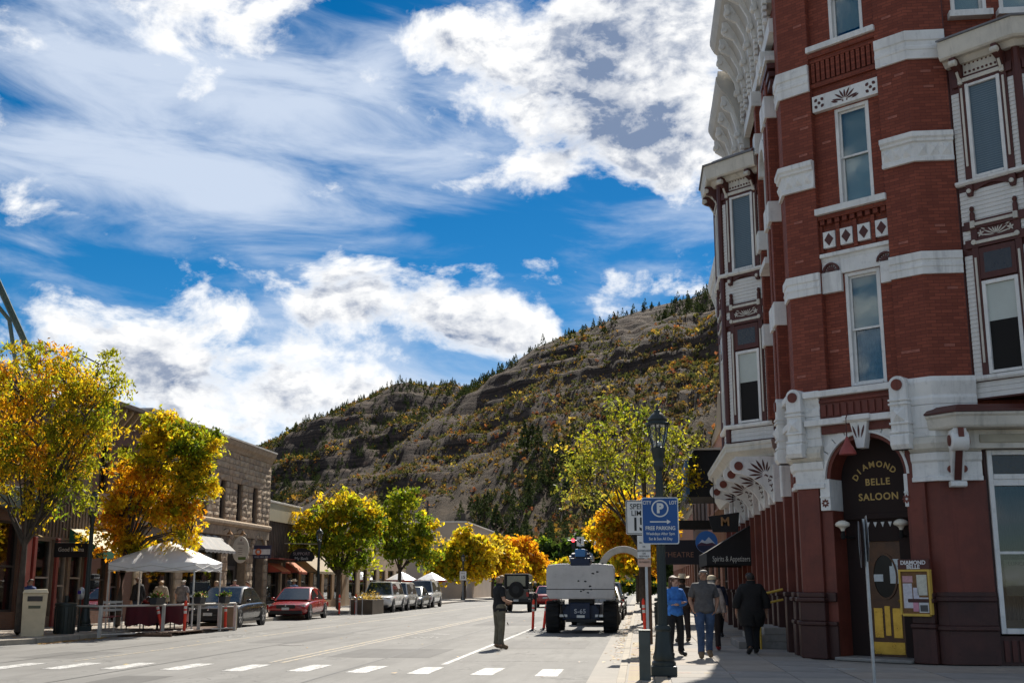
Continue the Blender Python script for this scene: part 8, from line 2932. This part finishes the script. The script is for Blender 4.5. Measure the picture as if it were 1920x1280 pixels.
planter('black flower box at the left of the railing with dark leaves', -15.15, 35.7, .95, .7, 1)
planter('black flower box in the middle of the railing', -14.5, 37.6, .95, .5, 2)
planter('black flower box at the right end of the railing', -14.2, 39.1, .95, .5, 3)
t = thing('menu_stand', 'plain tan box stand at the right end of the tent', 'stand', (-14.3, 39.9, 0), static=True)
MB().box(-14.65, -14.2, 40.1, 40.5, .0, .78).build('box', M('stand_tan', (.26, .20, .13), .7), t, bevel=.01)
MB().box(-14.68, -14.17, 40.07, 40.53, .78, .82).build('top', m_rl, t)

# ---- bins beside the left tree
t = thing('waste_bin', 'tall beige waste bin at the foot of the left locust tree', 'bin', (0, 0, 0))
m_bei = M('beige_bin_panel', (.60, .48, .31), .55, .08, 2, .1, 30, dirt=.2)
m = MB(); m.prism([(-.30, .0), (.30, 0), (.33, 1.20), (-.33, 1.20)], -.3, .3)
m.build('body', m_bei, t, bevel=.02)
MB().prism([(-.35, 1.20), (.35, 1.20), (.30, 1.32), (-.30, 1.30)], -.33, .33).build('lid', M('bin_lid', (.66, .56, .40), .5), t, bevel=.02)
MB().box(-.2, .2, -.315, -.303, .98, 1.12).build('slot', m_sash, t)
MB().box(-.16, .16, -.309, -.303, .78, .86).build('printed_line', M('bin_print', (.10, .10, .06), .6), t)
t.location = (-17.2, 31.95, .12); t.rotation_euler = (0, 0, R(28))
t = thing('litter_bin', 'round black litter bin between beige bin and left lamp', 'bin', (-17.0, 33.4, .12), static=True)
MB().lathe((-17.0, 33.4, .12), [(.28, 0), (.29, .05), (.29, .82), (.31, .84), (.31, .9), (.24, .92)], 20).build('drum', m_green, t, smooth=True)
MB().lathe((-17.0, 33.4, 1.04), [(.05, 0), (.05, .2)], 8).build('lid_post', m_green, t)
for k in range(16):
    a = 2 * math.pi * k / 16
    MB().tube([(-17.0 + .292 * math.cos(a), 33.4 + .292 * math.sin(a), .16), (-17.0 + .292 * math.cos(a), 33.4 + .292 * math.sin(a), .92)], .014, 5).build('slat', m_green, t)
t = thing('parking_meter', 'grey headed parking meter behind the black litter bin', 'parking meter', (-17.1, 34.5, .12), static=True)
MB().tube([(-17.15, 34.6, .12), (-17.15, 34.6, 1.15)], .03, 8).build('pole', m_green, t)
MB().lathe((-17.15, 34.6, 1.12), [(.06, 0), (.10, .06), (.11, .2), (.10, .3), (.04, .37)], 12).build('head', m_galv, t, smooth=True)
MB().box(-17.2, -17.1, 34.47, 34.5, 1.28, 1.38).build('display', M('meter_screen', (.05, .03, .2), .2), t)

# ---- planter, bicycle rack and umbrellas farther along the left kerb
t = thing('street_planter', 'brown metal planter box at the left kerb before the white cars', 'planter', (-14.9, 63.0, 0), static=True)
MB().box(-15.5, -14.3, 62.0, 64.8, .0, .78).build('box', M('corten_brown', (.10, .075, .05), .75, .2, 2), t, bevel=.02)
g = np.random.default_rng(9)
P_ = np.stack([g.uniform(-.6, .6, 420), g.uniform(-.9, 1.7, 420), .78 + abs(g.normal(0, .16, 420))], 1)
me_ = quads_mesh('grasses', leaf_quads(P_, .09, .25, -.8, g), np.array([(.35, .25, .08)]) * g.uniform(.5, 1.3, (420, 1)), lm_)
o = bpy.data.objects.new('grasses', me_); COL.objects.link(o); o.parent = t
for i, x in enumerate((-15.25, -14.95)):
    t = thing('bicycle_rack', ['steel hoop bicycle rack between the red posts, left hoop', 'steel hoop bicycle rack between the red posts, right hoop'][i], 'bicycle rack', (x, 61, 0), static=True)
    MB().tube([(x, 60.9, 0), (x, 60.9, .75)] + [(x + .0 + .18 - .18 * math.cos(a), 60.9, .75 + .18 * math.sin(a)) for a in np.linspace(0, math.pi, 8)[1:]] + [(x + .36, 60.9, 0)], .024, 8).build('hoop', m_galv, t, smooth=True)
    for xx in (x, x + .36):
        MB().lathe((xx, 60.9, .0), [(.07, 0), (.07, .012), (.02, .02)], 10).build('foot_plate', m_galv, t)
for x, y, lb in ((-18.9, 92, 'white and red market umbrella behind the white cars, left one'), (-17.2, 96, 'white and red market umbrella behind the white cars, right one')):
    t = thing('market_umbrella', lb, 'umbrella', (x, y, .12), static=True)
    MB().lathe((x, y, 1.95), [(1.3, 0), (1.0, .16), (.5, .42), (.02, .62)], 8).build('canopy', m_vinyl, t)
    MB().lathe((x, y, 1.80), [(1.31, 0), (1.32, .15)], 8).build('valance', M('red_valance', (.42, .07, .04), .8), t)
    MB().tube([(x, y, .12), (x, y, 2.5)], .03, 8).build('pole', m_sash, t)
t = thing('speed_sign', 'small white road sign on the distant lamp in front of the lemon yellow tree', 'sign', (-17.0, 112.5, .1), static=True)
fq = F(-17.1, 112.8, 1, 0)
MB(fq).box(-.32, .32, -.02, .0, 2.0, 2.85).build('plate', m_swhite, t)
lettering('15', .42, fq, 0, .006, 2.28, m_sblack, t, bold=.01)
lettering('SPEED LIMIT', .12, fq, 0, .006, 2.68, m_sblack, t, sx=.6)
MB(fq).tube([(0, -.05, .1), (0, -.05, 2.85)], .03, 6).build('pole', m_galv, t)

# ---- traffic signal over the far junction
t = thing('traffic_signal', 'traffic signal arm with red light and lane arrow signs at the street end', 'traffic light', (.2, 115, .1), static=True)
MB().tube([(.3, 115, .1), (.3, 115, 6.2)], [.12, .09], 10).build('pole', m_green, t, smooth=True)
MB().tube([(.3, 115, 5.75), (-7.0, 115, 5.85)], [.08, .05], 8).build('mast_arm', m_galv, t, smooth=True)
MB().box(-6.62, -6.28, 114.75, 114.95, 5.0, 6.1).build('signal_head', m_sblack, t, bevel=.03)
m = bpy.data.materials.new('red_signal_light'); m.use_nodes = True
q = NT(m.node_tree); e_ = q.node('ShaderNodeEmission'); q.set(e_.inputs[0], (1, .03, .04)); e_.inputs[1].default_value = 6
n_ = q.noise(q.node('ShaderNodeTexCoord').outputs['Object'], 30, 2); q.set(e_.inputs[1], q.ramp(n_, .2, .8, True, 4, 7))
q.set(q.node('ShaderNodeOutputMaterial').inputs[0], e_.outputs[0])
mm = MB(F(-6.45, 114.74, 1, 0)); disc(mm, 0, 5.85, .16, 0, .03, 16)
mm.build('red_light', m, t)
for z in (5.5, 5.18):
    mm = MB(F(-6.45, 114.74, 1, 0)); disc(mm, 0, z, .13, 0, .02, 14)
    mm.build('dark_lens', m_trim, t)
for x, st in ((-5.75, 1), (-4.1, 0)):
    fz = F(x, 114.8, 1, 0)
    MB(fz).box(-.36, .36, -.03, .0, 5.3, 6.2).build('lane_sign', m_swhite, t)
    mm = MB(fz)
    mm.prism([(-.05, 5.4), (.05, 5.4), (.05, 5.7), (-.05, 5.7)], .0, .01)
    mm.prism([(-.05, 5.701), (.05, 5.701), (.05, 5.85), (.14, 5.85), (0, 6.05), (-.14, 5.85), (-.05, 5.85)], .0, .01)
    if st:
        mm.prism([(-.051, 5.6), (-.051, 5.7), (-.16, 5.80), (-.13, 5.86), (-.28, 5.88), (-.27, 5.70), (-.22, 5.74)], .0, .01)
    mm.build('lane_arrow', m_sblack, t)
# ---- pale arch standing at the right kerb
t = thing('pavement_arch', 'pale round topped arch standing beyond the parked cars', 'arch', (-1.0, 66, 0), static=True)
m = MB()
pts0 = [(-.9 + 1.45 * math.cos(a), 2.25 + 1.45 * math.sin(a)) for a in np.linspace(math.pi, 0, 25)]
pts1 = [(-.9 + 1.08 * math.cos(a), 2.25 + 1.08 * math.sin(a)) for a in np.linspace(0, math.pi, 25)]
m.prism([(-2.35, .05)] + pts0 + [(.55, .05), (.18, .05)] + pts1 + [(-1.98, .05)], 66, 66.5)
m.build('arch_ring', M('pale_arch_plaster', (.60, .56, .48), .7, .1, 2), t, bevel=.03)
MB().box(-2.45, -1.88, 65.9, 66.6, 0, .1).build('footing', m_conc4, t)
MB().box(.08, .65, 65.9, 66.6, .1, .2).build('footing', m_conc4, t)
